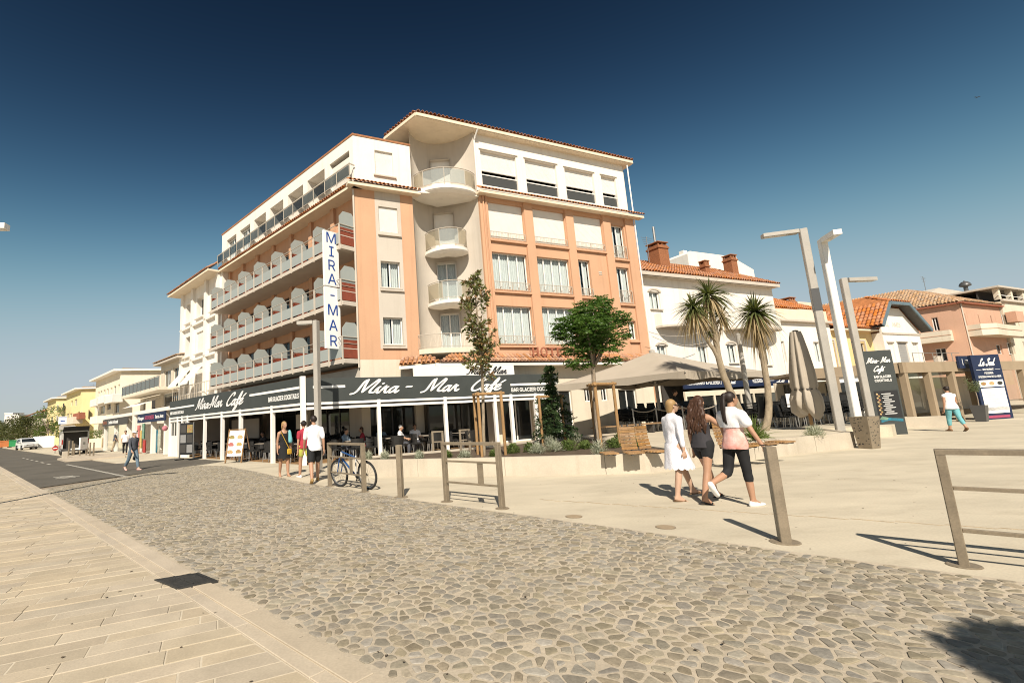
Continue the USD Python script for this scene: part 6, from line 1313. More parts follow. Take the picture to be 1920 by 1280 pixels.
def closed_parasol(label, p, z0, h, r=.34):
    t = thing('closed_parasol', label, 'parasol', (*p, z0)); n = 48; a = np.linspace(0, 2*pi, n+1)[:-1]; rs = []
    for s, rad in ((.19, .72), (.24, 1.12), (.32, 1.12), (.38, .98), (.40, .86), (.415, .84), (.44, .95), (.6, .88), (.8, .70), (.95, .52), (1.0, .42)):
        f = 1+(.20*np.sin(a*8+s*2)+.10*np.sin(a*13+1))*min(1, 1.2*(1-s)+.45); dz = (.16*np.sin(a*2+1)-.14*np.abs(np.sin(a*1.5+.6))) if s < .3 else 0*a; rs.append([np.array([p[0]+r*rad*f[i]*math.cos(a[i]), p[1]+r*rad*f[i]*math.sin(a[i]), z0+h*(s)+dz[i]]) for i in range(n)])
    part(B().rings(rs), 'folded_canopy', 'canvas', t, smooth=45); part(B().tube([(p[0], p[1], z0), (p[0], p[1], z0+h+.03)], .05, 8), 'pole', 'stake_wood', t); part(B().lathe((*p, z0+h), [(.09, -.05), (.09, .04), (.03, .06)], 10), 'finial', 'frame_dark', t)
    part(B().lathe((*p, z0+h*.405), [(r*.93, 0), (r*.93, .04)], 20, cap=False), 'strap', 'frame_dark', t); return t
p = G(1524, 806, .42); closed_parasol('closed beige parasol with ragged hem left of the three tall masts', p, .40, HT(1490, 622, p)-.4, .34)
closed_parasol('smaller closed parasol standing further back right of the navy awning', np.array([19.2, 24.5]), .0, 3.3, .3)
t = thing('price_board', 'small white card hanging above the terrace chairs by the closed parasol', 'card', (*G(1478, 790, .4), 1.3)); fr = Fr(AT(1478, 745, 19)[:2], 66); z = AT(1478, 740, 19)[2]; part(B().cbox(fr, -.15, .15, -.01, .01, z-.5, z+.05, .004), 'card', 'sign_white', t); part(B().tube([fr.P(0, 0, z+.04), fr.P(0, 0, z+.5)], .006, 4), 'string', 'black_paint', t)
# --- litter bin with punched taupe skin
p = G(1631, 840); fr = Fr(p, 75); bn = thing('litter_bin', 'tapered taupe litter bin with irregular punched holes at the planter end', 'litter bin', (*p, 0)); hb = .90
def bring(z, w): return [fr.P(*q, z) for q in ((-w, -w), (w, -w), (w, w), (-w, w))]
part(B().rings([bring(0, .165), bring(.02, .17), bring(hb, .24), bring(hb, .225), bring(.06, .15)], cap=True), 'skin', 'bronze_metal', bn)
r2 = random.Random(3); b = B()
for k in range(120):
    z = .08+r2.random()*.8; w = .17+.07*z/hb; f = r2.choice((0, 1, 2, 3)); u = (r2.random()*2-1)*(w-.04); s = .008+.014*r2.random(); ang = r2.random()*3; pts = [(u+s*1.5*math.cos(ang+x)*(.7+.5*r2.random()), z+s*math.sin(ang+x)*(.6+.6*r2.random())) for x in np.linspace(0, 2*pi, 6)[:-1]]
    for g_ in [pts]:
        P3 = []
        for (uu_, zz_) in g_:
            ww = .17+.07*(zz_-.02)/(hb-.02)+.0015; P3.append(fr.P(uu_, ww, zz_) if f == 0 else fr.P(uu_, -ww, zz_) if f == 1 else fr.P(ww, uu_, zz_) if f == 2 else fr.P(-ww, uu_, zz_))
        b.add(P3, [[0, 1, 2], [0, 2, 3], [0, 3, 4]])
part(b, 'punched_holes', 'black_paint', bn, kind='stuff'); part(B().flat([tuple(q[:2]) for q in bring(0, .19)], hb-.1, hb-.08), 'lid', 'frame_dark', bn)
# --- menu totems
def totem(name, label, px_l, px_r, yb_l, yb_r, ytop, m, depth=.16):
    p0, p1 = G(px_l, yb_l), G(px_r, yb_r); az = math.degrees(math.atan2(*(p1-p0))); fr = Fr(p0, az); L = float(np.linalg.norm(p1-p0)); return thing(name, label, 'totem sign', (*p0, 0)), fr, L, HT(px_l-20, ytop, p0)
mat('food_a', (.55, .30, .12), .5, .5, 14, 30, c2=(.65, .55, .30)); mat('food_b', (.50, .16, .10), .5, .5, 16, 30, c2=(.25, .40, .12)); mat('print_grey', (.35, .34, .33), .6, .2, 30, 60)
tt, fr, L, h = totem('menu_totem', 'tall dark green totem of the cafe with white script and menu list behind the bin', 1650, 1692, 816, 815, 672, 'slate_green'); L = 1.02; h = 3.1; fr = Fr(G(1643, 816), 100); 
part(B().cbox(fr, 0, L, -.14, 0, 0, h, .01), 'panel', 'slate_green', tt); letters(fr, script('Mira-Mar', .2, gaps={5: .62}), .12, h-.46, .002, 'sign_white', tt, .8); letters(fr, script('Café', .2), .32, h-.78, .002, 'sign_white', tt, .4)
for k, s in enumerate(('BAR GLACIER', 'COCKTAILS')): caps(fr, s, .3, h-1.02-.14*k, .085, .002, 'sign_white', tt, .55)
mp = part(B().box(fr, .2, .96, .001, .008, .62, h-1.5), 'menu_sheet', 'black_paint', tt)
for k in range(11): z = .75+k*(h-2.3)/11; part(B().box(fr, .42+.05*(k % 2), .80-.08*(k % 3), .009, .012, z, z+.022), 'menu_line', 'sign_white', mp); part(B().lathe((0, 0, 0), [(.035, 0), (.035, .004)], 8).xf(np.array([[fr.D[0], 0, fr.N[0], fr.P(.28+.05*(k % 2), .009, z)[0]], [fr.D[1], 0, fr.N[1], fr.P(.28+.05*(k % 2), .009, z)[1]], [0, 1, 0, z+.01], [0, 0, 0, 1]], float)), 'food_picture', ('food_a', 'food_b')[k % 2], mp)
part(B().poly(fr, [(.25, .45), (.5, .52), (.95, .46), (.95, .56), (.5, .62), (.25, .58)], .002, .008), 'coloured_band', 'board_teal', tt); part(B().poly(fr, [(.2, .56), (.45, .54), (.5, .62), (.3, .68)], .009, .013), 'coloured_band', 'towel_green', tt)
p = G(1848, 787); fr = Fr(p, 82); L = 1.95; h = HT(1843, 664, p); tt = thing('menu_totem', 'dark blue totem sign with script Le Sud at the right edge', 'totem sign', (*p, 0)); L = 1.62
part(B().cbox(fr, 0, L, -.14, 0, 0, h, .01), 'panel', 'navy', tt); letters(fr, script('Le Sud', .34), .3, h-.52, .002, 'sign_white', tt, 1.05)
for k, (s, w) in enumerate((('RESTAURANT', .62), ('PIZZERIA', .5), ('SPECIALITES DE LA MER', 1.3))): caps(fr, s, L/2-w/2, h-.74-.17*k, .085, .002, 'sign_white', tt, w)
part(B().box(fr, .12, .42, .002, .008, h-.71, h-.695).box(fr, 1.2, 1.5, .002, .008, h-.71, h-.695), 'rule', 'sign_white', tt)
fs = part(B().box(fr, .12, L-.12, .002, .01, h-1.52, h-1.20), 'picture_strip', 'sign_white', tt)
for k in range(3): part(B().poly(fr, [(.35+.47*k+.16*math.cos(x), h-1.36+.09*math.sin(x)) for x in np.linspace(0, 2*pi, 9)[:-1]], .011, .014), 'food_picture', ('food_b', 'food_a', 'iron')[k], fs)
part(B().box(fr, .14, L-.14, .002, .012, h-2.62, h-1.58), 'white_panel', 'sign_white', tt); mp = part(B().box(fr, .14, L-.14, .002, .010, .62, h-2.68), 'menu_sheet', 'black_paint', tt)
for k in range(7): part(B().box(fr, .26, .26+(.9, .55, 1.1, .5, 1.0, .6, .35)[k], .0105, .013, .72+k*.10, .735+k*.10), 'menu_line', 'print_grey', mp)
part(B().box(fr, .16, L-.16, .002, .012, .28, .56), 'white_panel', 'sign_white', tt); part(B().box(fr, .2, L-.2, .002, .011, .06, .18), 'print_strip', 'neon_pink', tt)
# potted olive
p = G(1842, 790); fr = Fr(p, 62); po = thing('potted_olive', 'dark grey square pot with small olive tree left of the blue totem', 'potted plant', (*p, 0)); part(B().rings([[fr.P(*q, z) for q in ((-w, -w), (w, -w), (w, w), (-w, w))] for z, w in ((0, .16), (.72, .24), (.72, .21), (.66, .2))]), 'pot', 'lamp_dark', po); POT = p
# --- menu boards in front of the cafe
p = CLf.P(10.35, .55, 0); fr = Fr(p, 128); mb = thing('menu_board', 'tall black menu board with rows of dish pictures outside the cafe', 'menu board', p); fr = Fr(CLf.P(11.15, 1.0, 0), 112)
part(B().cbox(fr, 0, 1.05, -.05, 0, .28, 1.95, .01), 'panel', 'black_paint', mb)
for i in range(2):
    for j in range(3): part(B().box(fr, .09+.47*i, .49+.47*i, .001, .008, .38+.52*j, .80+.52*j), 'dish_picture', ('food_b', 'print_grey', 'food_a')[(i+j) % 3] if (i+j) % 2 else 'frame_dark', mb)
for u in (.0, 1.0): part(B().cbox(fr, u, u+.05, -.06, .01, .1, 1.97, .008), 'frame', 'steel', mb); part(B().box(fr, u-.02, u+.07, -.28, .24, .0, .06), 'foot', 'black_paint', mb)
p0, p1 = G(427, 867), G(455, 866); fr = Fr(G(424, 868), math.degrees(math.atan2(*(p1-p0)))); L = .82; ab = thing('easel_board', 'brown wooden easel board with colourful dish pictures in front of the cafe posts', 'menu board', (*fr.o, 0)); part(B().hexa([fr.P(.05, 0, .3), fr.P(L, 0, .3), fr.P(L, .03, .3), fr.P(.05, .03, .3), fr.P(.05, -.22, 1.42), fr.P(L, -.22, 1.42), fr.P(L, -.19, 1.42), fr.P(.05, -.19, 1.42)]), 'board', 'sign_white', ab)
for k in range(6):
    u, z = .2+.42*(k % 2), .48+.32*(k//2); d = .035-.196*(z-.3); part(B().poly(fr, [(u+.15*math.cos(x), z+.11*math.sin(x)) for x in np.linspace(0, 2*pi, 8)[:-1]], d, d+.008), 'dish_picture', ('food_a', 'food_b', 'towel_pink', 'towel_yellow', 'food_b', 'food_a')[k], ab)
for u in (.0, L): part(B().bar(fr.P(u, .07, 0), fr.P(u, -.24, 1.5), .05, .05), 'leg', 'wood', ab); part(B().bar(fr.P(u, -.75, 0), fr.P(u, -.26, 1.48), .04), 'rear_leg', 'wood', ab)
part(B().bar(fr.P(0, -.24, 1.46), fr.P(L, -.24, 1.46), .05), 'top_rail', 'wood', ab)
# brown parcel board glimpsed in the cafe, above the woman in black
t = thing('hanging_card', 'plain beige card panel hanging inside the cafe above the woman in black', 'panel', CLf.P(2.0, -1.2, 1.7)); fr = Fr(CLf.P(2.3, -1.0, 0), 110); part(B().cbox(fr, 0, .62, -.02, 0, 1.35, 1.98, .01), 'card', 'canvas', t)
part(B().tube([fr.P(.31, -.01, 1.97), fr.P(.31, -.01, 3.16)], .006, 4), 'cord', 'black_paint', t)
# --- bicycle behind the first barrier
mat('bike_blue', (.03, .10, .28), .3, .1, 3, 20, coat=.4); mat('bike_white', (.72, .72, .70), .35, .05, 3, 20)
pf_, pr_ = G(645, 913), G(692, 917.5); bd_ = pf_-pr_; bd_ = bd_/np.linalg.norm(bd_); bk0 = pr_; BK = Fr(bk0, math.degrees(math.atan2(*bd_))); bk = thing('bicycle', 'blue and white mountain bike leaning behind the first barrier frame', 'bicycle', (*bk0, 0)); ln = .12
def bp_(u, z, d=0.0): return BK.P(u, d-ln*z, z)
R_ = .335
for nm, u in (('rear_wheel', 0), ('front_wheel', 1.06)):
    a = np.linspace(0, 2*pi, 33)[:-1]; b = B(); v = []; m_ = 8
    for x in a: v.append([bp_(u+(R_-.022+.024*math.cos(y))*math.cos(x), R_+(R_-.022+.024*math.cos(y))*math.sin(x), .024*math.sin(y)) for y in np.linspace(0, 2*pi, m_+1)[:-1]])
    b.rings(v+[v[0]], cap=False); w0 = part(b, nm, 'tyre', bk, smooth=True)
    b = B().tube([bp_(u+(R_-.055)*math.cos(x), R_+(R_-.055)*math.sin(x)) for x in np.append(a, a[0])], .012, 5, False); part(b, 'rim', 'steel', w0)
    b = B()
    for k in range(16): x = 2*pi*k/16; b.tube([bp_(u, R_, .02*(-1)**k), bp_(u+(R_-.06)*math.cos(x), R_+(R_-.06)*math.sin(x))], .0025, 3)
    part(b, 'spokes', 'steel', w0)
BBp, ST, HTb, HB_ = (.42, .30), (.33, .78), (.86, .86), (.90, .72)
for nm, (q0, q1), r_, m_ in (('down_tube', (BBp, HB_), .024, 'bike_blue'), ('top_tube', ((.345, .73), HTb), .02, 'bike_blue'), ('seat_tube', (BBp, ST), .018, 'bike_white'), ('chain_stay', (BBp, (0, R_)), .012, 'black_paint'), ('seat_stay', ((.35, .70), (0, R_)), .010, 'black_paint'), ('head_tube', (HB_, HTb), .026, 'bike_white')): part(B().tube([bp_(*q0), bp_(*q1)], r_, 8), nm, m_, bk)
for s in (-1, 1): part(B().tube([bp_(.905, .71, s*.05), bp_(.96, .55, s*.06), bp_(1.06, R_, s*.055)], .016, 6), 'fork', 'bike_blue', bk)
part(B().tube([bp_(.86, .86), bp_(.84, .96)], .016, 6), 'stem', 'black_paint', bk); part(B().tube([bp_(.80, 1.0, -.33), bp_(.85, .97, -.1), bp_(.85, .97, .1), bp_(.80, 1.0, .33)], .014, 6), 'handlebar', 'black_paint', bk); part(B().tube([bp_(.33, .78), bp_(.31, .92)], .014, 6), 'seat_post', 'steel', bk)
part(B().rings([[bp_(.20+k*.055, .93+zz, d) for d, zz in ((-w, 0), (-w*.6, .03), (w*.6, .03), (w, 0), (0, -.015))] for k, w in enumerate((.075, .07, .05, .03, .02, .018))]), 'saddle', 'black_paint', bk)
a = np.linspace(0, 2*pi, 17)[:-1]; part(B().rings([[bp_(BBp[0]+.09*math.cos(x), BBp[1]+.09*math.sin(x), d) for x in a] for d in (.045, .05)]), 'chainring', 'black_paint', bk); part(B().tube([bp_(BBp[0], BBp[1], .07), bp_(BBp[0]+.1, BBp[1]-.13, .07), bp_(BBp[0]+.1, BBp[1]-.13, .16)], .012, 5), 'crank', 'black_paint', bk)
# ================================================================ trees and plants
leafmat('leaf_magnolia', (.06, .08, .024), (.20, .20, .07), .2, .35, .5); leafmat('leaf_brown', (.16, .085, .035), (.22, .13, .05), .2, .6)
leafmat('leaf_green', (.035, .085, .014), (.11, .19, .035), .38); leafmat('leaf_conifer', (.018, .04, .014), (.045, .075, .022), .15)
leafmat('leaf_blade', (.06, .085, .03), (.16, .16, .06), .25, .4); leafmat('leaf_dry', (.30, .22, .12), (.42, .32, .18), .2, .8)
leafmat('leaf_silver', (.30, .32, .24), (.42, .42, .33), .25, .8); leafmat('leaf_herb', (.08, .13, .03), (.16, .2, .06), .35); leafmat('leaf_far', (.045, .06, .018), (.11, .11, .035), .25); leafmat('leaf_olive', (.12, .15, .07), (.22, .24, .13), .3)
def leaves(pos, dirs, L, W, seed=0, droop=.25, fold=.12, tri=False):
    """leaf blades from pos along dirs: two bent halves each"""
    g = np.random.default_rng(seed); pos = np.asarray(pos, float); d = np.asarray(dirs, float); d = d/np.linalg.norm(d, axis=1)[:, None]; n = len(pos); L = np.asarray(L)*np.ones(n); W = np.asarray(W)*np.ones(n)
    r = g.normal(size=(n, 3)); s = np.cross(d, r); s /= np.linalg.norm(s, axis=1)[:, None]; u = np.cross(s, d)
    mid = pos+d*(L*.45)[:, None]+u*(L*fold)[:, None]; tip = pos+d*L[:, None]-np.array([0, 0, 1.0])*(L*droop)[:, None]; w = s*(W/2)[:, None]
    v = np.stack([pos, mid-w, mid+w, tip], 1).reshape(-1, 3); k = np.arange(n)[:, None, None]*4; f = (k+np.array([[0, 1, 2], [1, 3, 2]])[None]).reshape(-1, 3)
    return v, f, np.repeat(g.random(n), 4)
def blades(c, n, L, W, seed, up=.2, spread=1.0, droop=.5, seg=5, lo=-.4, hi=1.0):
    """sword leaves bursting from a head c"""
    g = np.random.default_rng(seed); b = B()
    for i in range(n):
        z = g.uniform(lo, hi); a = g.uniform(0, 2*pi); r = math.sqrt(max(0, 1-z*z)); d = np.array([r*math.cos(a)*spread, r*math.sin(a)*spread, z]); d /= np.linalg.norm(d); l = L*g.uniform(.75, 1.1); w = W*g.uniform(.8, 1.2)
        s = np.cross(d, [0, 0, 1.0]); s = s/np.linalg.norm(s) if np.linalg.norm(s) > .05 else np.array([1.0, 0, 0]); t = np.linspace(0, 1, seg+1); dr = droop*g.uniform(.3, 1.3)*(.3+r)
        pts = c+np.outer(t*l, d)+np.outer(-(t**2.2)*l*dr, [0, 0, 1.0]); ww = w/2*np.array([.5, 1, .95, .75, .45, .03])[:seg+1]; tw = s+.35*g.normal(size=3)*.5
        tw -= d*(tw@d); tw /= np.linalg.norm(tw); b.tint(); b.rings([[p-tw*q, p+tw*q] for p, q in zip(pts, ww)], cap=False, closed=False)
    return b
def limb(pts, r, n=8, wob=.0, seed=0):
    pts = np.array(pts, float); t = np.r_[0, np.cumsum(np.linalg.norm(np.diff(pts, axis=0), axis=1))]; k = max(6, len(pts)*4); x = np.linspace(0, t[-1], k); q = np.column_stack([CubicSpline(t, pts[:, i])(x) if len(pts) > 2 else np.interp(x, t, pts[:, i]) for i in range(3)]); g = np.random.default_rng(seed); q[1:-1] += g.normal(0, wob, (k-2, 3)); return B().tube(q, r, n)
def ball(n, g, flat=1.0):
    v = g.normal(size=(n, 3)); v /= np.linalg.norm(v, axis=1)[:, None]; v *= (g.random(n)**(1/2.6))[:, None]; v[:, 2] *= flat; return v
# slender magnolia in its stakes
mg = AT(908, 853, 13.8)[:2]; z0 = .40; tree = thing('slender_tree', 'slender young tree with sparse leathery leaves, tied in stakes in front of the cafe fascia', 'tree', (*mg, z0)); top = AT(887, 512, 13.8)
trk = [(*mg, z0), AT(906, 760, 13.8), AT(903, 680, 13.8), AT(895, 590, 13.8), top]; part(limb(trk, [.05, .045, .03, .012], 8, .004, 1), 'trunk', 'bark_pale', tree, smooth=True)
g = np.random.default_rng(11); tt_ = np.array([np.interp(np.linspace(0, 1, 40), np.linspace(0, 1, 5), np.array(trk, float)[:, i]) for i in range(3)]).T; pos = []; dr = []; tw = B()
for i in range(92):
    s = g.uniform(.40, 1.0); p = tt_[int(s*39)]; a = g.uniform(0, 2*pi); R = (.60 if s < .72 else .60-.42*(s-.72)/.28)*g.uniform(.35, 1.0); d = np.array([math.cos(a), math.sin(a), g.uniform(.35, .9)]); e = p+d*R; tw.tube([p, p+d*R*.5+[0, 0, -.03], e], [.011, .005], 4)
    for q in (.45, .75, 1.0):
        for _ in range(9 if q == 1 else 5): dd = d*.6+g.normal(0, .75, 3); pos.append(p+(e-p)*q+g.normal(0, .02, 3)); dr.append(dd)
part(tw, 'twigs', 'bark_pale', tree, kind='stuff'); pos = np.array(pos); k = g.random(len(pos)) < .24
for sel, m in ((~k, 'leaf_magnolia'), (k, 'leaf_brown')): part(B().add(*leaves(pos[sel], np.array(dr)[sel], g.uniform(.10, .19, sel.sum()), g.uniform(.05, .08, sel.sum()), 3, .1, .1)), 'crown', m, tree)
# round leafy tree
rt = AT(1122, 836, 14.7)[:2]; tree = thing('round_tree', 'bright green round crowned young tree in wooden stakes before the hotel front', 'tree', (*rt, .4)); fk = AT(1112, 690, 14.7)
part(limb([(*rt, .4), AT(1117, 760, 14.7), fk], [.085, .07, .06], 10, .004, 2), 'trunk', 'bark_grey', tree, smooth=True); g = np.random.default_rng(21); cc = AT(1108, 625, 14.7); tips = []
lb = B()
for i in range(9):
    a = i*2.4; e = cc+np.array([math.cos(a)*g.uniform(.4, .8), math.sin(a)*g.uniform(.4, .8), g.uniform(-.1, .75)]); m_ = fk+(e-fk)*.5+g.normal(0, .06, 3); part(limb([fk, m_, e], [.04, .012], 6, .005, i), 'limb', 'bark_grey', tree, smooth=True); tips += [e, m_]
pos = []; dr = []
lobes = [(AT(1108, 588, 14.7), .56), (AT(1070, 606, 14.7), .42), (AT(1150, 603, 14.7), .40), (AT(1090, 648, 14.7), .50), (AT(1130, 645, 14.6), .42), (AT(1112, 612, 14.1), .50), (AT(1108, 620, 15.3), .5), (AT(1126, 566, 14.7), .26), (AT(1085, 680, 14.6), .26), (AT(1148, 676, 14.7), .20), (AT(1055, 625, 14.7), .26), (AT(1162, 628, 14.7), .2)]
fr_c = []
for c, r in lobes:
    for v in ball(int(112*(r/.4)**2), g, .75): fr_c.append((c+v*r, v))
for c, v in fr_c:                                                     # feathered fronds: a stalk with leaflets in pairs, flat and drooping
    a = math.atan2(v[1], v[0])+g.normal(0, .6); d = np.array([math.cos(a), math.sin(a), g.uniform(-.35, .5)]); s = np.array([-d[1], d[0], 0]); Lf = g.uniform(.16, .30)
    for q in np.linspace(.1, 1, 7):
        for sd in (-1, 1): pos.append(c+d*Lf*q-[0, 0, .12*Lf*q*q]); dr.append(s*sd+d*.45+np.array([0, 0, g.normal(0, .35)]))
part(B().add(*leaves(pos, dr, g.uniform(.07, .12, len(pos)), .042, 5, .12, .03)), 'crown', 'leaf_green', tree)
# small layered conifer
cf = np.array([4.42, 16.7]); tree = thing('layered_conifer', 'small dark conifer with tiered branches behind low wooden stakes', 'tree', (*cf, .4)); zt_ = HT(1029, 684, cf); part(limb([(*cf, .4), (cf[0]-.01, cf[1], (.4+zt_)/2), (cf[0]-.03, cf[1], zt_)], [.05, .03, .008], 7), 'trunk', 'bark_grey', tree, smooth=True)
g = np.random.default_rng(31); pos = []; dr = []
for k in range(17):
    f = k/16; z = .62+(zt_-.70)*f; R = .78*(1-f)**.75+.10; nb = 8 if k < 10 else 5
    if .62 < f < .78: R *= .45
    for j in range(nb):
        a = 2*pi*j/nb+k*.8+g.normal(0, .25); zz = z+g.normal(0, .05); d = np.array([math.cos(a), math.sin(a), g.uniform(-.15, .25)]); Rj = R*g.uniform(.7, 1.1)
        for q in np.linspace(.10, 1, 12):
            for _ in range(4): pos.append(np.array([*cf, zz])+d*Rj*q-[0, 0, .16*q*q*Rj]+g.normal(0, .022, 3)); dr.append(d*.5+np.array([-d[1], d[0], 0])*g.choice((-1, 1))*.8+[0, 0, g.normal(0, .5)])
part(B().add(*leaves(pos, dr, g.uniform(.08, .15, len(pos)), .05, 7, .0, .05)), 'crown', 'leaf_conifer', tree)
# wooden stakes round the young trees
def stakes(label, pts, ztop, rails):
    t = thing('tree_stake_frame', label, 'tree stakes', (*pts[0], .4))
    for p in pts: part(B().tube([(p[0], p[1], .40), (p[0], p[1], ztop*.6), (p[0], p[1], ztop)], [.042, .046, .045], 9), 'stake', 'stake_wood', t, smooth=40)
    for a, c in rails: A_, C_ = np.array([*pts[a], ztop-.06]), np.array([*pts[c], ztop-.06]); v = (C_-A_)/np.linalg.norm(C_-A_); part(B().tube([A_-v*.1, (A_+C_)/2, C_+v*.1], .042, 9), 'rail', 'stake_wood', t, smooth=40)
    return t
stakes('two tall pale wooden stakes with top rail round the slender tree', [AT(904, 853, 13.5)[:2], AT(948, 850, 13.7)[:2], AT(896, 848, 14.3)[:2]], 2.2, [(0, 1), (0, 2)])
stakes('three pale wooden stakes tied round the round crowned tree', [AT(1128, 838, 14.1)[:2], AT(1163, 836, 14.6)[:2], AT(1118, 834, 15.0)[:2]], 2.33, [(0, 1), (1, 2), (0, 2)])
stakes('two shorter wooden stakes with rail round the small conifer', [AT(1018, 830, 16.4)[:2], AT(1060, 828, 16.6)[:2]], 2.1, [(0, 1)])
# two cabbage palms
def cordyline(label, trunk, rt_, heads, seed):
    t = thing('cabbage_palm', label, 'palm', trunk[0][0]); 
    for k, (pts, r) in enumerate(zip(trunk, rt_)): part(limb(pts, r, 10, .006, seed+k), 'trunk', 'bark_pale', t, smooth=True)
    for k, (c, n, L, skirt) in enumerate(heads):
        part(blades(np.array(c), int(n*.8), L*1.06, .058, seed+10+k, lo=-.45, hi=1.0, droop=.45), 'crown', 'leaf_blade', t); part(blades(np.array(c)-[0, 0, .1], int(n*.45), L*.95, .045, seed+20+k, lo=-.9, hi=-.2, droop=.9), 'dry_leaves', 'leaf_dry', t)
        if skirt: part(blades(np.array(c)-[0, 0, .22], 90, .95, .05, seed+30+k, lo=-1.0, hi=-.72, spread=.55, droop=1.0), 'dry_skirt', 'leaf_dry', t)
    return t
D = 17.2; A = lambda x, y: AT(x, y, D)
cordyline('tall cabbage palm with two forked heads behind the three women', [[A(1403, 815), A(1383, 762), A(1353, 692), A(1343, 640), A(1335, 590), A(1328, 566)], [A(1349, 680), A(1328, 640), A(1308, 606), A(1302, 585)], [A(1346, 640), A(1352, 612), A(1358, 590)]], [[.15, .12, .105, .10, .08], [.075, .06, .05], [.06, .045, .03]], [(A(1328, 552), 210, .92, False), (A(1300, 578), 190, .88, False), (A(1352, 592), 60, .55, False), (A(1331, 625), 26, .28, False)], 100)
cordyline('cabbage palm with one rounded head and a brown skirt of dead leaves', [[A(1432, 812), A(1441, 742), A(1434, 692), A(1425, 640), A(1417, 598)]], [[.13, .11, .10, .10, .08]], [(A(1415, 585), 250, .90, True)], 200)
yc = G(1414, 826, .45); t = thing('yucca', 'spiky green yucca clump at the foot of the left palm', 'plant', (*yc, .43)); part(blades(np.array([*yc, .5]), 70, .75, .045, 41, lo=.1, hi=1.0, droop=.15), 'blades', 'leaf_herb', t); part(B().lathe((*yc, .42), [(.05, 0), (.05, .1)], 8), 'stem', 'bark_pale', t)
# low shrubs in the planter
def shrub(label, p, r, h, m, seed, n=260, spiky=False):
    g = np.random.default_rng(seed); t = thing('low_shrub', label, 'shrub', (*p, .40)); c = np.array([*p, .40]); v = ball(n, g, 1.0); v[:, 2] = np.abs(v[:, 2]); q = c+v*[r, r, h]; d = v*[1, 1, .6]+[0, 0, .8]+g.normal(0, .35, (n, 3))
    part(B().add(*leaves(q, d, g.uniform(.05, .11, n)*(1.6 if spiky else 1), .018 if spiky else .035, seed, .05)), 'foliage', m, t); b = B()
    for k in range(7): e = c+v[k]*[r*.7, r*.7, h*.7]; b.tube([c, (c+e)/2+[0, 0, .03], e], .006, 4)
    part(b, 'stems', 'bark_grey', t, kind='stuff')
SH = [(838, 858, .13, .2, 'leaf_herb', 'small green shrub behind the left post of the second barrier frame'), (872, 857, .16, .16, 'leaf_silver', 'flat silver shrub between the second barrier frame posts'), (928, 855, .14, .2, 'leaf_herb', 'green shrub left of the second tree stake'), (962, 848, .2, .26, 'leaf_herb', 'green shrub right of the second barrier frame'), (993, 846, .16, .28, 'leaf_herb', 'dark green shrub, middle of the row before the conifer'), (1008, 848, .2, .24, 'leaf_silver', 'broad silver shrub in front of the conifer'), (1040, 845, .22, .3, 'leaf_silver', 'pale silver shrub below the right conifer stake'), (1030, 834, .16, .3, 'leaf_silver', 'silver shrub close behind the front row near the conifer'), (1066, 843, .26, .3, 'leaf_herb', 'largest green shrub left of the round tree'), (1080, 830, .22, .34, 'leaf_silver', 'tall silver shrub behind the largest green one'), (1098, 840, .2, .22, 'leaf_herb', 'green shrub just left of the round tree stakes'), (1124, 851, .16, .34, 'leaf_silver', 'silver tuft at the foot of the round tree stakes'), (1150, 838, .2, .26, 'leaf_herb', 'green shrub between the round tree stakes'), (1162, 832, .2, .34, 'leaf_herb', 'dark green shrub behind the right tree stake'), (1195, 836, .14, .3, 'leaf_herb', 'green tuft between the two backed seats'), (1528, 818, .2, .3, 'leaf_silver', 'round grey shrub alone on the planter left of the tall masts'), (1428, 822, .18, .2, 'leaf_herb', 'low green shrub right of the yucca'), (786, 861, .1, .2, 'leaf_silver', 'small silver tuft behind the single left post'), (722, 862, .1, .22, 'leaf_silver', 'silver tuft above the planter wall right of the bicycle'), (690, 863, .1, .24, 'leaf_silver', 'silver tuft above the planter wall behind the bicycle'), (1013, 822, .3, .5, 'leaf_conifer', 'dark bushy shrub left of the conifer trunk'), (1060, 822, .3, .45, 'leaf_conifer', 'dark bushy shrub right of the conifer trunk')]
for k, (x, y, r, h, m, lab) in enumerate(SH): shrub(lab, G(x, y, .42), r, h, m, 300+k, 420 if r > .18 else 260, m == 'leaf_silver')
# potted olive crown
g = np.random.default_rng(51); c = np.array([*POT, 0]); part(limb([c+[0, 0, .7], c+[.02, 0, 1.1], c+[-.02, 0, 1.45]], [.025, .02], 6), 'stem', 'bark_grey', po); q = []; d = []
for i in range(40):
    a = g.uniform(0, 2*pi); e = np.array([math.cos(a)*.28, math.sin(a)*.28, g.uniform(.2, .9)])*g.uniform(.4, 1)
    for s in np.linspace(.2, 1, 12): q.append(c+[0, 0, 1.3]+e*s+g.normal(0, .015, 3)); d.append(e+g.normal(0, .35, 3))
part(B().add(*leaves(q, d, .09, .02, 9, .05)), 'crown', 'leaf_olive', po)
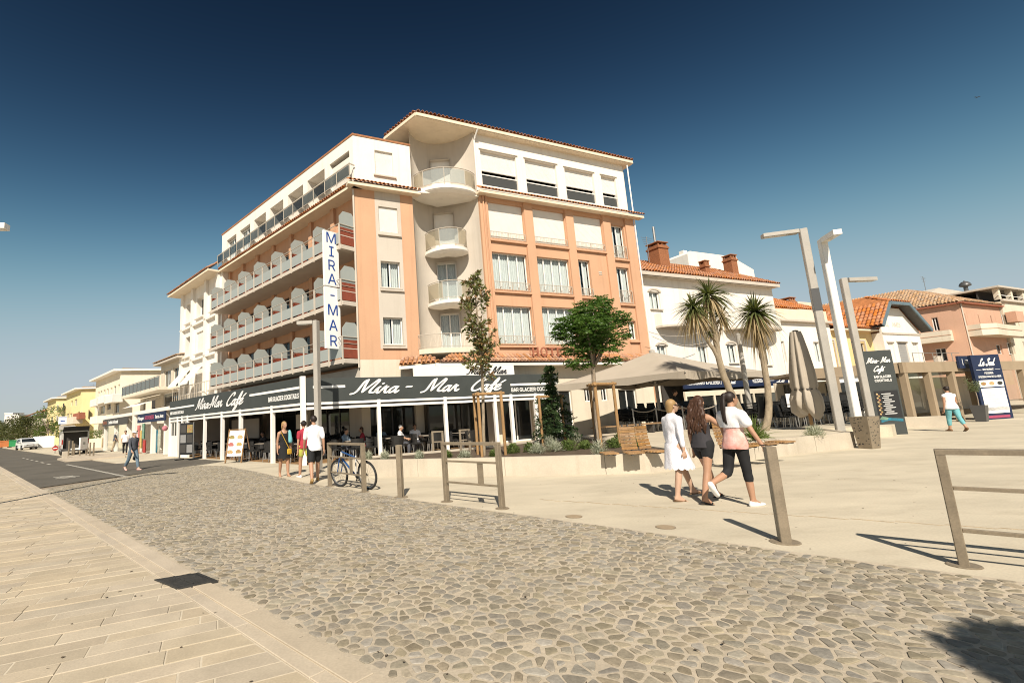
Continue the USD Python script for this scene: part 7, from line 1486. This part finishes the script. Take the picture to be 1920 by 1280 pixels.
# roadside trees far left
def far_tree(name, label, p, h, R, n, L, seed, m='leaf_far', zc=.55, trunk_r=.14, lob=9):
    g = np.random.default_rng(seed); t = thing(name, label, 'tree', (*p, 0)); part(limb([(*p, 0), (p[0]+.1, p[1], h*.3), (p[0]-.1, p[1], h*.6)], [trunk_r, trunk_r*.6], 7), 'trunk', 'bark_grey', t); q = []; d = []
    for k in range(lob):
        c = np.array([p[0], p[1], h*zc])+np.array([g.normal(0, R*.5), g.normal(0, R*.5), g.uniform(-.28, .32)*h]); r = R*g.uniform(.3, .6)
        part(limb([(p[0], p[1], h*.3), (np.array([*p, h*.35])+c)/2, c], [trunk_r*.5, .02], 5), 'limb', 'bark_grey', t)
        for v in ball(n//lob, g, .8): q.append(c+v*r); d.append(v+g.normal(0, .5, 3)+[0, 0, .2])
    part(B().add(*leaves(q, d, g.uniform(.6, 1.2, len(q))*L, L*.42, seed, .1)), 'crown', m, t)
for k, (x, D, h, R, lab) in enumerate(((8, 118, 6.0, 4.2, 'dark roadside tree at the very left edge behind the orange block'), (28, 108, 7.0, 4.4, 'tallest dark roadside tree above the green container'), (48, 100, 6.6, 3.6, 'dark roadside tree right behind the white parked car'), (-14, 124, 6, 4, 'dark roadside tree cut by the left edge'))): far_tree('roadside_tree', lab, AT(x, 830, D)[:2], h, R, 2600, .5, 400+k)
far_tree('young_street_tree', 'loose young tree between the parked car and the smaller yellow house', AT(88, 835, 78)[:2], 7.2, 2.1, 1500, .36, 410, 'leaf_herb', .58, .1, 12)
hp_ = AT(168, 835, 58)[:2]; g = np.random.default_rng(71); t = thing('clipped_hedge', 'short clipped green hedge behind the white street board', 'hedge', (*hp_, 0)); fr = Fr(hp_, 66); q = [fr.P(g.uniform(-1.2, 1.2), g.uniform(-.4, .4), g.uniform(1.1, 2.1)) for _ in range(900)]; part(B().add(*leaves(q, g.normal(0, 1, (900, 3)), .16, .09, 72)), 'foliage', 'leaf_herb', t); part(B().box(fr, -1.3, 1.3, -.5, .5, 0, 1.1), 'low_wall', 'cream_wall', t)
# tree standing just outside the picture on the right: its crown throws the dark shadow at the lower right
far_tree('tree_beyond_frame', 'broad tree just outside the right edge that throws the dark shadow on the cobbles', np.array([3.38, -2.72]), 4.9, .66, 9000, .18, 420, 'leaf_green', .84, .06, 7)
# ================================================================ people
SKIN = {'skin_tan': (.52, .29, .18), 'skin_fair': (.62, .40, .28), 'skin_brown': (.36, .19, .11)}
for k, c in SKIN.items(): mat(k, c, .55, .06, 6, 60)
CL = dict(cloth_white=(.80, .79, .80), lace_white=(.74, .73, .78), cloth_black=(.012, .012, .013), cloth_charcoal=(.035, .032, .036), cloth_coral=(.72, .24, .19), cloth_red=(.45, .035, .06), cloth_lime=(.62, .62, .12), cloth_denim=(.17, .24, .30), cloth_grey=(.07, .075, .09), cloth_turquoise=(.20, .52, .56), cloth_blue=(.25, .33, .42), cloth_orange=(.6, .2, .05), cloth_beige=(.5, .4, .26), shoe_tan=(.42, .25, .08), shoe_white=(.8, .79, .76), sandal_brown=(.2, .11, .05), hair_dark=(.02, .012, .009), hair_brown=(.055, .023, .011), hair_blond=(.42, .26, .11), hair_white=(.6, .58, .55), bag_yellow=(.7, .42, .04), lip=(.35, .1, .08), eye=(.03, .02, .02))
for k, c in CL.items(): mat(k, c, .85 if not k.startswith(('hair', 'shoe')) else .55, .10, 5, 60, bump=.002 if k.startswith(('cloth', 'lace', 'hair')) else 0)
mat('cloth_coral', (.80, .30, .24), .85, .1, 7, 60, c2=(.86, .62, .56)); mat('lace_white', (.80, .79, .84), .9, .22, 60, 140, bump=.006)
V = lambda *a: np.array(a, float)
def ball_m(p, r, s=None):
    m = m3.Manifold.sphere(1.0, 14)
    return m.scale(list(r) if np.ndim(r) else [r]*3).translate([float(x) for x in p])
def bone(p0, r0, p1, r1): return m3.Manifold.batch_hull([ball_m(p0, r0), ball_m(p1, r1)])
def union(ms): return m3.Manifold.batch_boolean(ms, m3.OpType.Add)
def smoothed(m, edge=.03, n=5):
    t = to_tm(m, edge, n); q = m3.Manifold(m3.Mesh(np.asarray(t.vertices, np.float32), np.asarray(t.faces, np.uint32))); return q if not q.is_empty() else m
def to_tm(m, edge=.03, smooth=6):
    q = m.refine_to_length(edge).to_mesh(); t = trimesh.Trimesh(np.asarray(q.vert_properties)[:, :3], np.asarray(q.tri_verts), process=True)
    if smooth: trimesh.smoothing.filter_taubin(t, .5, -.52, smooth)
    return t
def person(label, pos, az, h=1.68, leg=((18, 8), (-22, 30)), arms=((-12, 15), (14, 20)), top=None, bottom=None, shoes=('sandal_brown', 'sandal'), hair=('hair_brown', 'short'), skin='skin_tan', look=0, female=True, seated=False, extras=(), group=None, lean=3, z=0.0, elbows=None, hat=None, fine=True, width=1.0):
    """leg: (thigh swing, knee bend) per side in degrees, forward positive; arms: (upper swing, elbow bend); x right, y forward"""
    k = h/1.70; sw = .165 if female else .188; hw = .095; R = {}
    hipz = .0; ln = math.radians(lean)
    J = {}
    for i, s in enumerate((-1, 1)):
        th, kn = (math.radians(a) for a in leg[i]); hip = V(s*hw, 0, 0); knee = hip+V(s*.005, math.sin(th), -math.cos(th))*.43; sh = th-kn; ank = knee+V(0, math.sin(sh), -math.cos(sh))*.41
        toe_dir = V(s*.12, math.cos(sh*.55), math.sin(sh*.9) if sh < 0 else .0); toe_dir /= np.linalg.norm(toe_dir); J[i] = (hip, knee, ank, toe_dir)
    low = min(min(J[i][2][2]-.075, (J[i][2]+J[i][3]*.17)[2]-.05) for i in (0, 1))
    if seated: low = -.49
    up = lambda y, zz: V(0, y+math.sin(ln)*zz, zz)
    pel, waist, chest, neck = up(0, .04), up(.01, .18), up(.0, .38), up(.0, .56); headc = neck+V(0, .03, .135)
    sb = {}
    for i, s in enumerate((-1, 1)):
        shd = chest+V(s*sw, -.005, .078)
        if elbows and elbows[i] is not None: e_, w_ = elbows[i]; elb = shd+V(*e_)*.29; wr = elb+V(*w_)*.25
        else:
            a, b_ = (math.radians(q) for q in arms[i]); ud = V(s*.16, math.sin(a), -math.cos(a)); ud /= np.linalg.norm(ud); elb = shd+ud*.29; fd = V(s*.04, math.sin(a+b_), -math.cos(a+b_)); fd /= np.linalg.norm(fd); wr = elb+fd*.25
        sb[i] = (shd, elb, wr)
    f_ = .88 if female else 1.0
    torso = [(pel, (.150*width, .105, .10)), (waist, ((.118 if female else .14)*width, .088, .09)), (chest, (.150*f_*width+.01, .098, .13)), (chest+V(0, 0, .08), (.155*f_, .085, .08))]
    def torso_m(g=0.0, zlo=None):
        ms = []
        for (p, r), (q, r2) in zip(torso[:-1], torso[1:]): ms.append(m3.Manifold.batch_hull([ball_m(p, V(*r)+g), ball_m(q, V(*r2)+g)]))
        ms.append(m3.Manifold.batch_hull([ball_m(sb[0][0], .052+g), ball_m(sb[1][0], .052+g), ball_m(chest+V(0, 0, .02), V(.13*f_, .085, .10)+g)])); ms.append(m3.Manifold.batch_hull([ball_m(sb[0][0]+V(.05, 0, .02), .030+g), ball_m(sb[1][0]+V(-.05, 0, .02), .030+g), ball_m(neck+V(0, -.01, -.02), .05+g)])); return ms
    def legs_m(g=0.0, f=1.0, sides=(0, 1)):
        """leg volume from the hip down to a share f of its length"""
        ms = []
        for i in sides:
            hip, knee, ank, _ = J[i]
            ms.append(m3.Manifold.batch_hull([ball_m(hip+V(0, 0, .02), .088*width+g), ball_m(hip+(knee-hip)*min(1, f*2), (.088*width+(.056-.088*width)*min(1, f*2))+g)]))
            if f > .5: q = (f-.5)*2; ms.append(bone(knee, .056+g, knee+(ank-knee)*min(q, .35), .056+g)); ms.append(bone(knee+(ank-knee)*min(q, .35), .056+g, knee+(ank-knee)*q, .056+(.036-.056)*q+g))
        return ms
    def arms_m(g=0.0, f=1.0):
        ms = []
        for i in (0, 1):
            s_, e_, w_ = sb[i]; ms.append(bone(s_, .048+g, s_+(e_-s_)*min(1, 2*f), .048+(.036-.048)*min(1, 2*f)+g))
            if f > .5: ms.append(bone(e_, .037+g, e_+(w_-e_)*(2*f-1), .026+g))
        return ms
    lk = math.radians(look); hd = V(math.sin(lk), math.cos(lk), 0); hr = V(math.cos(lk), -math.sin(lk), 0)
    def hp3(x, y, zz): return headc+hr*x+hd*y+V(0, 0, zz)
    ms = torso_m()+legs_m()+arms_m()+[bone(neck+V(0, -.005, -.06), .055, neck+V(0, .012, .07), .05)]
    head = [m3.Manifold.batch_hull([ball_m(hp3(0, -.012, .03), (.074, .074, .085)), ball_m(hp3(0, -.03, .03), .078), ball_m(hp3(0, .045, .03), .055)]), m3.Manifold.batch_hull([ball_m(hp3(0, .0, -.01), .068), ball_m(hp3(0, .062, -.088), .024), ball_m(hp3(0, .05, .0), .05)]),
            m3.Manifold.batch_hull([ball_m(hp3(0, .088, .012), .010), ball_m(hp3(0, .112, -.025), .013), ball_m(hp3(0, .09, -.03), .015)])]+[ball_m(hp3(s*.076, -.004, -.005), (.014, .02, .03)) for s in (-1, 1)]
    for i in (0, 1):                                                   # feet
        _, _, ank, td = J[i]; heel = ank-V(0, td[1], td[2])*.04-V(0, 0, .045); ms.append(m3.Manifold.batch_hull([ball_m(ank, .036), ball_m(heel, .03), ball_m(ank+td*.13-V(0, 0, .052), (.036, .03, .02))]))
        ms.append(m3.Manifold.batch_hull([ball_m(ank+td*.08-V(0, 0, .05), (.036, .03, .02)), ball_m(ank+td*.175-V(0, 0, .06), (.034, .025, .014))]))
    body_t = to_tm(union(ms+head), .028 if fine else .05, 5)
    hv = []
    for i, s in enumerate((-1, 1)):                                    # hands: palm, four fingers, thumb
        s_, e_, w_ = sb[i]; d = (w_-e_)/np.linalg.norm(w_-e_); side = np.cross(d, V(s, 0, .01)); side /= np.linalg.norm(side); flat = np.cross(side, d)
        palm = m3.Manifold.batch_hull([ball_m(w_, .024), ball_m(w_+d*.075+side*.028, .013), ball_m(w_+d*.08-side*.026, .013)]); hs = [palm]
        for j, (o, L) in enumerate(((.03, .062), (.011, .074), (-.009, .070), (-.028, .054))):
            p = w_+d*.078+side*o; q = p+d*L*.55-flat*s*.008; r = q+d*L*.4-flat*s*.024; hs += [bone(p, .0095, q, .0085), bone(q, .0085, r, .007)]
        p = w_+d*.025+side*.022; q = p+(d*.6+side*.8)*.035; r = q+(d*.9+side*.25)*.03; hs += [bone(p, .012, q, .010), bone(q, .010, r, .008)]; hv.append(to_tm(union(hs), .02, 0))
    body_t = trimesh.util.concatenate([body_t]+hv)
    az_r = math.radians(az); rot = np.array([[math.cos(az_r), math.sin(az_r), 0], [-math.sin(az_r), math.cos(az_r), 0], [0, 0, 1.0]])
    base = V(pos[0], pos[1], z); t = thing('person', label, 'person', base, group)
    def put(m, name, mt, edge=.03, sm=6, smooth=True, lab=None):
        q = to_tm(m, edge, sm) if isinstance(m, m3.Manifold) else m
        v = np.array(q.vertices)
        if mt.startswith(('cloth', 'lace')) and len(v) > 300:            # folds
            nn = trimesh.Trimesh(v, q.faces, process=False).vertex_normals; am = .022 if mt.startswith('lace') else .015
            v = v+nn*((meshkit.fbm(v*[13, 13, 6], 3, 4)-.5)*am+(meshkit.noise(v*[30, 30, 12], 9)-.5)*am*.35)[:, None]
        v = v-V(0, 0, low); v = v*k@rot.T+base; return part(B().add(v, q.faces), name, mt, t, smooth=smooth, label=lab)
    put(body_t, 'body', skin)
    # face
    put(trimesh.util.concatenate([to_tm(ball_m(hp3(s*.031, .083, .018), (.013, .007, .007)), .02, 0) for s in (-1, 1)]), 'eyes', 'eye'); put(to_tm(ball_m(hp3(0, .088, -.055), (.022, .008, .007)), .02, 0), 'mouth', 'lip')
    # hair
    hm, hs = hair; cap = m3.Manifold.batch_hull([ball_m(hp3(0, -.018, .042), (.086, .092, .090)), ball_m(hp3(0, -.03, .02), (.085, .078, .08))])
    fc = V(*(hp3(0, .052, -.02))); cut = cap.trim_by_plane([float(-hd[0])*.86, float(-hd[1])*.86, .5], float(V(-hd[0]*.86, -hd[1]*.86, .5)@fc)); hl_ = [cut]
    def strand(q, amp=.012, ph=0): return [ball_m(p, r) for p, r in q]
    if hs == 'long':
        hl_.append(m3.Manifold.batch_hull([ball_m(hp3(0, -.06, .02), (.09, .05, .08)), ball_m(hp3(0, -.105, -.2), (.15, .05, .06))])); g = np.random.default_rng(5)
        for j in range(34):
            x0 = g.uniform(-.14, .14); ph = g.uniform(0, 6); Lh = g.uniform(.42, .56); pr = None
            for q in np.linspace(0, 1, 9):
                p = hp3(x0*(.55+.55*min(1, q*1.6))+.016*math.sin(q*16+ph), -.075-.05*min(1, q*2)+.016*math.cos(q*16+ph)-g.uniform(0, .02), .04-Lh*q); r_ = .026*(1-.45*q)
                if pr is not None: hl_.append(bone(pr[0], pr[1], p, r_))
                pr = (p, r_)
    if hs == 'pony':
        hl_.append(ball_m(hp3(0, -.098, .075), .036)); pr = None; g = np.random.default_rng(6)
        for j in range(7):
            pr = None; x0 = g.uniform(-.02, .02)
            for q in np.linspace(0, 1, 8):
                p = hp3(x0*(1+q)+.008*math.sin(q*9+j), -.115-.05*math.sin(q*2.6), .07-.46*q); r_ = .024*(1-.7*q)+.006
                if pr is not None: hl_.append(bone(pr[0], pr[1], p, r_))
                pr = (p, r_)
    if hs == 'bob': hl_.append(m3.Manifold.batch_hull([ball_m(hp3(0, -.05, .0), (.082, .055, .07)), ball_m(hp3(0, -.062, -.10), (.062, .036, .035))]))
    if hs == 'bun': hl_.append(ball_m(hp3(0, -.11, .0), .045)); hl_.append(m3.Manifold.batch_hull([ball_m(hp3(.06, -.04, -.02), .03), ball_m(hp3(.055, -.05, -.11), .018)])); hl_.append(m3.Manifold.batch_hull([ball_m(hp3(-.06, -.04, -.02), .03), ball_m(hp3(-.06, -.06, -.13), .02)]))
    put(union(hl_), 'hair', hm, .02, 2)
    if hat: put(union([cap.scale([1, 1, 1]).trim_by_plane([0, 0, 1], float(headc[2]+.05)), m3.Manifold.batch_hull([ball_m(hp3(0, .02, .062), (.10, .10, .010)), ball_m(hp3(0, .14, .052), (.065, .05, .008))])]), 'cap', hat, .03, 1)
    neck_cut = m3.Manifold.batch_hull([ball_m(neck+V(0, .004, -.045), .066), ball_m(neck+V(0, .03, .14), .085)])
    low_cut = m3.Manifold.batch_hull([ball_m(neck+V(0, .05, -.09), (.075, .08, .05)), ball_m(neck+V(0, -.04, -.06), (.075, .05, .04)), ball_m(neck+V(0, .02, .14), .11)])
    def trim(m, zlo=None, zhi=None):
        m = smoothed(m)
        if zhi is not None: m = m-(low_cut if zhi < neck[2]-.07 else neck_cut); zhi = None
        if zlo is not None: m = m.trim_by_plane([0, 0, 1], float(zlo))
        if zhi is not None: m = m.trim_by_plane([0, 0, -1], float(-zhi))
        return m
    def skirt(g, ztop, zhem, flare, m_, name, scal=0, folds=9, wav=.02, mono=None):
        n = 48; a = np.linspace(0, 2*pi, n+1)[:-1]; rs = []
        cx = np.array([(J[0][1][1]+J[1][1][1])/2*.6, 0])
        for q in np.linspace(0, 1, 10):
            zz = ztop+(zhem-ztop)*q; rx, ry = (.135*width+g+flare*q), (.105+g+flare*q*1.25); fy = cx[0]*q; f = 1+wav*q*np.sin(a*folds)+wav*.6*q*np.sin(a*4+1); dz = (np.abs(np.sin(a*scal))*.03 if scal and q == 1 else 0*a); rs.append([V(rx*f[i]*math.cos(a[i]), fy+ry*f[i]*math.sin(a[i])+math.sin(ln)*max(zz, 0), zz-dz[i]) for i in range(n)])
        b = B().rings(rs, cap=False); v, f = b.data(); put(trimesh.Trimesh(v, f, process=False), name, m_, smooth=True)
    # garments: (kind, material, options)
    for it in (top or ())+(bottom or ()):
        kind, mt, o = it[0], it[1], (it[2] if len(it) > 2 else {})
        hipm = lambda q: [m3.Manifold.batch_hull([ball_m(pel, V(.158*width, .112, .09)+q), ball_m(V(0, -.012, -.05), V(.172*width, .120, .07)+q), ball_m(waist, V(*torso[1][1])+q)])]
        if kind == 'tee': put(trim(union(torso_m(.016)+hipm(.032)+[bone(sb[i][0], .066, sb[i][0]+(sb[i][1]-sb[i][0])*o.get('sl', .6), .062) for i in (0, 1)]), o.get('hem', -.02), neck[2]+o.get('nk', -.02)), o.get('name', 't_shirt'), mt, .03, 0)
        if kind == 'tank': put(trim(union(torso_m(.012)[:-2]+hipm(.024)+[bone(sb[i][0]-V((-1, 1)[i]*.062, .0, -.035), .032, chest+V((-1, 1)[i]*.08, 0, 0), .07) for i in (0, 1)]), o.get('hem', -.03), neck[2]-.075), 'tank_top', mt, .03, 0)
        if kind == 'sweater': put(trim(union(torso_m(.022)+arms_m(.018, .93)), -.05, neck[2]-.01), 'sweater', mt, .03, 0)
        if kind == 'cape': put(trim(union(torso_m(.026)+[bone(sb[i][0], .070, sb[i][0]+(sb[i][1]-sb[i][0])*.5, .082) for i in (0, 1)]), chest[2]-.12, neck[2]-.0), 'cape_top', mt, .03, 0)
        if kind == 'trousers': put(trim(union(legs_m(.010 if o.get('name') else .016, o.get('f', .95))+[m3.Manifold.batch_hull([ball_m(pel, V(.150*width, .106, .10)+.008), ball_m(V(0, 0, -.03), (.15*width, .105, .07))])]), None, waist[2]-.02), o.get('name', 'trousers'), mt, .03, 0)
        if kind == 'shorts': put(trim(union([m3.Manifold.batch_hull([ball_m(J[i][0]+V(0, 0, .03), .092*width+.012), ball_m(J[i][0]+(J[i][1]-J[i][0])*o.get('f', .5), o.get('r', .092)*width)]) for i in (0, 1)]+[m3.Manifold.batch_hull([ball_m(pel, V(.150*width, .108, .10)+.010), ball_m(V(0, 0, -.03), (.150*width, .108, .06))])]), None, waist[2]-.03), o.get('name', 'shorts'), mt, .03, 0)
        if kind == 'dress': put(trim(union((torso_m(.018)+arms_m(.016, o.get('sl', .3))) if o.get('sl') else (torso_m(.014)[:-2]+[bone(sb[i][0]-V((-1, 1)[i]*.066, .0, -.03), .026, chest+V((-1, 1)[i]*.08, 0, 0), .07) for i in (0, 1)])), -.02, neck[2]-.02 if o.get('sl') else neck[2]-.085), 'dress_top', mt, .03, 0); skirt(.022, .06, o.get('hem', -.33), o.get('flare', .06), mt, 'dress_skirt', o.get('scal', 0))
    for i in (0, 1):
        sm_, sk = shoes; _, _, ank, td = J[i]; sl = ank-V(0, 0, .068)
        if sk == 'sneaker': put(union([m3.Manifold.batch_hull([ball_m(ank-V(0, 0, .03)-td*.03, .043), ball_m(ank+td*.05-V(0, 0, .035), .042), ball_m(ank-td*.05-V(0, 0, .06), .032)]), m3.Manifold.batch_hull([ball_m(ank-V(0, 0, .05), .044), ball_m(ank+td*.18-V(0, 0, .058), (.042, .035, .024))])]), 'shoe', sm_, .02, 3)
        else:
            put(m3.Manifold.batch_hull([ball_m(sl-td*.055-V(0, 0, .008), (.036, .03, .009)), ball_m(sl+td*.10-V(0, 0, .010), (.042, .04, .009)), ball_m(sl+td*.205-V(0, 0, .010), (.032, .02, .008))]), 'sandal', sm_, .03, 0); put(m3.Manifold.batch_hull([ball_m(ank+td*.11-V(-.03, 0, .052), (.018, .02, .014)), ball_m(ank+td*.11-V(.03, 0, .052), (.018, .02, .014)), ball_m(ank+td*.11-V(0, 0, .035), (.02, .02, .012))]), 'strap', sm_, .03, 0)
    for e in extras:
        if e == 'sunglasses': put(trimesh.util.concatenate([to_tm(ball_m(hp3(s*.033, .094, .018), (.030, .010, .022)), .02, 0) for s in (-1, 1)]+[to_tm(bone(hp3(s*.06, .09, .024), .006, hp3(s*.08, -.01, .02), .005), .03, 0) for s in (-1, 1)]), 'sunglasses', 'cloth_black')
        if e == 'yellow_bag': put(to_tm(bone(chest+V(.12, .09, .10), .010, V(-.13, .13, -.06), .010), .04, 0), 'bag_strap', 'bag_yellow'); put(m3.Manifold.batch_hull([ball_m(V(-.18, .12, -.08), .03), ball_m(V(-.08, .15, -.08), .03), ball_m(V(-.18, .12, -.20), .03), ball_m(V(-.08, .15, -.20), .03)]), 'handbag', 'bag_yellow', .03, 2)
        if e == 'towel': put(union([bone(sb[0][0]+V(0, .05, .04), .05, chest+V(-.17, .10, -.20), .07), bone(sb[0][0]+V(0, -.05, .04), .05, chest+V(-.2, -.06, -.15), .06)]), 'shoulder_towel', 'cloth_turquoise', .03, 4)
        if e == 'camera_bag': w_ = sb[1][2]; put(m3.Manifold.batch_hull([ball_m(w_+V(.02, .0, -.14), (.05, .07, .045)), ball_m(w_+V(.02, .05, -.17), .04)]), 'camera_bag', 'cloth_black', .03, 1)
        if e == 'black_bag': w_ = sb[0][2]; put(m3.Manifold.batch_hull([ball_m(w_+V(-.02, -.05, -.12), .06), ball_m(w_+V(-.05, -.16, -.36), (.08, .14, .08)), ball_m(w_+V(-.05, .02, -.34), .06)]), 'shoulder_bag', 'cloth_black', .04, 2)
        if e == 'necklace': pass
        if e == 'bracelet': w_ = sb[1][2]; put(to_tm(ball_m(w_-(w_-sb[1][1])*.08, (.033, .033, .012)), .03, 0), 'bracelet', 'cloth_black')
    return t
# the three women walking across the square
GW = None
person('blond woman in white lace tunic and sunglasses, leftmost of three walking women', (4.17, 8.22), 78, 1.64, ((27, 8), (-8, 5)), ((4, 12), (-8, 12)), (('dress', 'lace_white', dict(sl=.82, hem=-.36, flare=.085, scal=8)),), None, ('sandal_brown', 'sandal'), ('hair_blond', 'bob'), 'skin_fair', look=14, extras=('sunglasses',), width=1.08)
person('woman with long curly brown hair in black top and shorts, middle of three', (4.48, 7.93), 66, 1.68, ((24, 8), (-15, 6)), ((0, 10), (0, 0)), (('tank', 'cloth_charcoal'),), (('shorts', 'cloth_black', dict(f=.40, r=.086)),), ('cloth_black', 'sandal'), ('hair_brown', 'long'), 'skin_tan', look=-8, elbows=(None, ((.45, .35, -.55), (.10, .18, .95))))
person('woman with dark ponytail, coral shirt and black capri leggings, rightmost of the three women', (4.75, 7.52), 70, 1.70, ((-14, 58), (6, 2)), ((10, 14), (-8, 16)), (('tee', 'cloth_coral', dict(sl=.4, hem=-.06)), ('cape', 'cloth_white')), (('trousers', 'cloth_black', dict(f=.62, name='leggings')),), ('shoe_white', 'sneaker'), ('hair_dark', 'pony'), 'skin_tan', look=16, extras=('bracelet',), elbows=(None, ((.42, .05, -.9), (.35, .22, -.85))))
# three by the first barrier
person('man in white t-shirt and black shorts walking away past the bicycle', (-3.12, 13.2), -18, 1.80, ((-20, 12), (24, 6)), ((16, 14), (-10, 14)), (('tee', 'cloth_white', dict(sl=.75, hem=-.08)),), (('shorts', 'cloth_black', dict(f=.8, r=.088)),), ('shoe_tan', 'sneaker'), ('hair_dark', 'short'), 'skin_tan', look=-12, female=False, extras=('camera_bag',))
person('person in red t-shirt and yellow shorts half hidden behind the man in white', (-3.72, 14.5), -35, 1.66, ((14, 6), (-18, 20)), ((-10, 14), (8, 20)), (('tee', 'cloth_red', dict(sl=.6)),), (('shorts', 'cloth_lime', dict(f=.5)),), ('cloth_white', 'sneaker'), ('hair_dark', 'short'), 'skin_tan', hat='cloth_black')
person('woman in black sleeveless dress with yellow shoulder bag facing the square', (-4.5, 15.05), 148, 1.66, ((6, 3), (-8, 8)), ((-6, 6), (-4, 14)), (('dress', 'cloth_black', dict(hem=-.34, flare=.035)),), None, ('cloth_beige', 'sandal'), ('hair_blond', 'bun'), 'skin_tan', look=-18, extras=('yellow_bag', 'towel'), width=1.1)
# further people
person('person in grey jumper, jeans and white cap carrying a black bag', (-12.75, 20.8), 118, 1.66, ((20, 6), (-22, 16)), ((-26, 18), (12, 30)), (('sweater', 'cloth_grey'),), (('trousers', 'cloth_denim'),), ('cloth_coral', 'sneaker'), ('hair_blond', 'bob'), 'skin_fair', hat='cloth_white', extras=('black_bag',), fine=False)
person('woman in white top and turquoise trousers walking away by the taupe veranda', (19.3, 17.7), 12, 1.62, ((12, 6), (-16, 14)), ((-6, 20), (4, 30)), (('tee', 'cloth_white', dict(sl=.12, hem=-.06)),), (('trousers', 'cloth_turquoise', dict(f=.8)),), ('sandal_brown', 'sneaker'), ('hair_dark', 'short'), 'skin_tan', fine=False, width=1.12)
gA, gC, gB = G(234, 852), G(256, 850), G(214, 846)
person('man in white shirt and dark trousers standing between the two shops', gA, 150, 1.74, ((4, 2), (-6, 6)), ((-6, 30), (4, 40)), (('tee', 'cloth_white'),), (('trousers', 'cloth_black'),), ('cloth_black', 'sneaker'), ('hair_dark', 'short'), 'skin_tan', female=False, fine=False)
person('person in pale top and black shorts outside the souvenir shop', gC, 100, 1.70, ((10, 4), (-10, 12)), ((-6, 30), (4, 20)), (('tee', 'lace_white'),), (('shorts', 'cloth_black', dict(f=.6)),), ('sandal_brown', 'sandal'), ('hair_brown', 'short'), 'skin_tan', fine=False)
person('man in dark blue top and beige trousers before the beauty shop window', gB, 60, 1.74, ((6, 4), (-10, 8)), ((-6, 20), (10, 30)), (('tee', 'cloth_grey'),), (('trousers', 'cloth_beige'),), ('cloth_black', 'sneaker'), ('hair_white', 'short'), 'skin_tan', female=False, fine=False)
person('person in orange shirt bending into the open back of the van', G(143, 849.5), 300, 1.72, ((8, 4), (-6, 6)), ((50, 20), (45, 20)), (('tee', 'cloth_orange'),), (('shorts', 'cloth_orange', dict(f=.6)),), ('cloth_black', 'sneaker'), ('hair_dark', 'short'), 'skin_tan', female=False, fine=False, lean=18)
# guests under the cafe roof
ST = dict(seated=True, fine=False, leg=((84, 86), (80, 84)), lean=4)
def guest(label, fr, u, d, az, mt, hm, hs='short', fem=False, sk='skin_tan', arms=((28, 60), (24, 66))): p = fr.P(u, d, 0); person(label, p[:2], az, 1.70, arms=arms, top=(('tee', mt),), bottom=(('trousers', 'cloth_grey'),), shoes=('cloth_black', 'sneaker'), hair=(hm, hs), skin=sk, female=fem, z=-.02, **ST)
guest('cafe guest in pale blue shirt at the left of the front terrace', CFr, 1.95, -1.2, 110, 'cloth_blue', 'hair_dark')
guest('cafe guest in dark top sitting further right behind the bicycle', CFr, 2.9, -1.7, -100, 'cloth_red', 'hair_brown', 'bob', True)
guest('white haired cafe guest in white shirt between the front posts', CFr, 4.35, -.95, 100, 'cloth_white', 'hair_white')
guest('dark haired cafe guest in white shirt facing the square', CFr, 5.3, -1.5, 165, 'cloth_white', 'hair_dark')
guest('cafe guest in grey top at a back table of the front terrace', CFr, 3.9, -2.2, 150, 'cloth_blue', 'hair_brown')
guest('cafe guest in pale top at a table on the street side', CLf, 4.3, -1.5, 200, 'lace_white', 'hair_brown', 'bob', True)
guest('cafe guest in dark top further along the street side', CLf, 6.6, -1.6, 220, 'cloth_charcoal', 'hair_dark')
guest('cafe guest in white top near the black menu board', CLf, 9.3, -1.4, 210, 'cloth_white', 'hair_dark')
person('dark haired person in black standing at the rope behind the blond woman', np.array([10.7, 20.6]), 120, 1.72, ((3, 2), (-3, 3)), ((10, 50), (8, 40)), (('tee', 'cloth_black'),), (('trousers', 'cloth_black'),), ('cloth_black', 'sneaker'), ('hair_dark', 'short'), 'skin_tan', z=.38, fine=False)
# a gull high in the sky
gp_ = AT(1832, 183, 90); t = thing('seagull', 'tiny dark gull high in the sky at the right', 'bird', gp_); b = B()
for s in (-1, 1): b.add([gp_, gp_+V(s*.35, .1, .16), gp_+V(s*.75, -.05, .05), gp_+V(s*.33, -.12, .12)], [[0, 1, 2], [0, 2, 3]])
part(b, 'wings', 'lamp_dark', t); part(B().tube([gp_+V(0, .25, 0), gp_, gp_-V(0, .3, 0)], [.03, .08, .02], 6), 'body', 'lamp_dark', t)
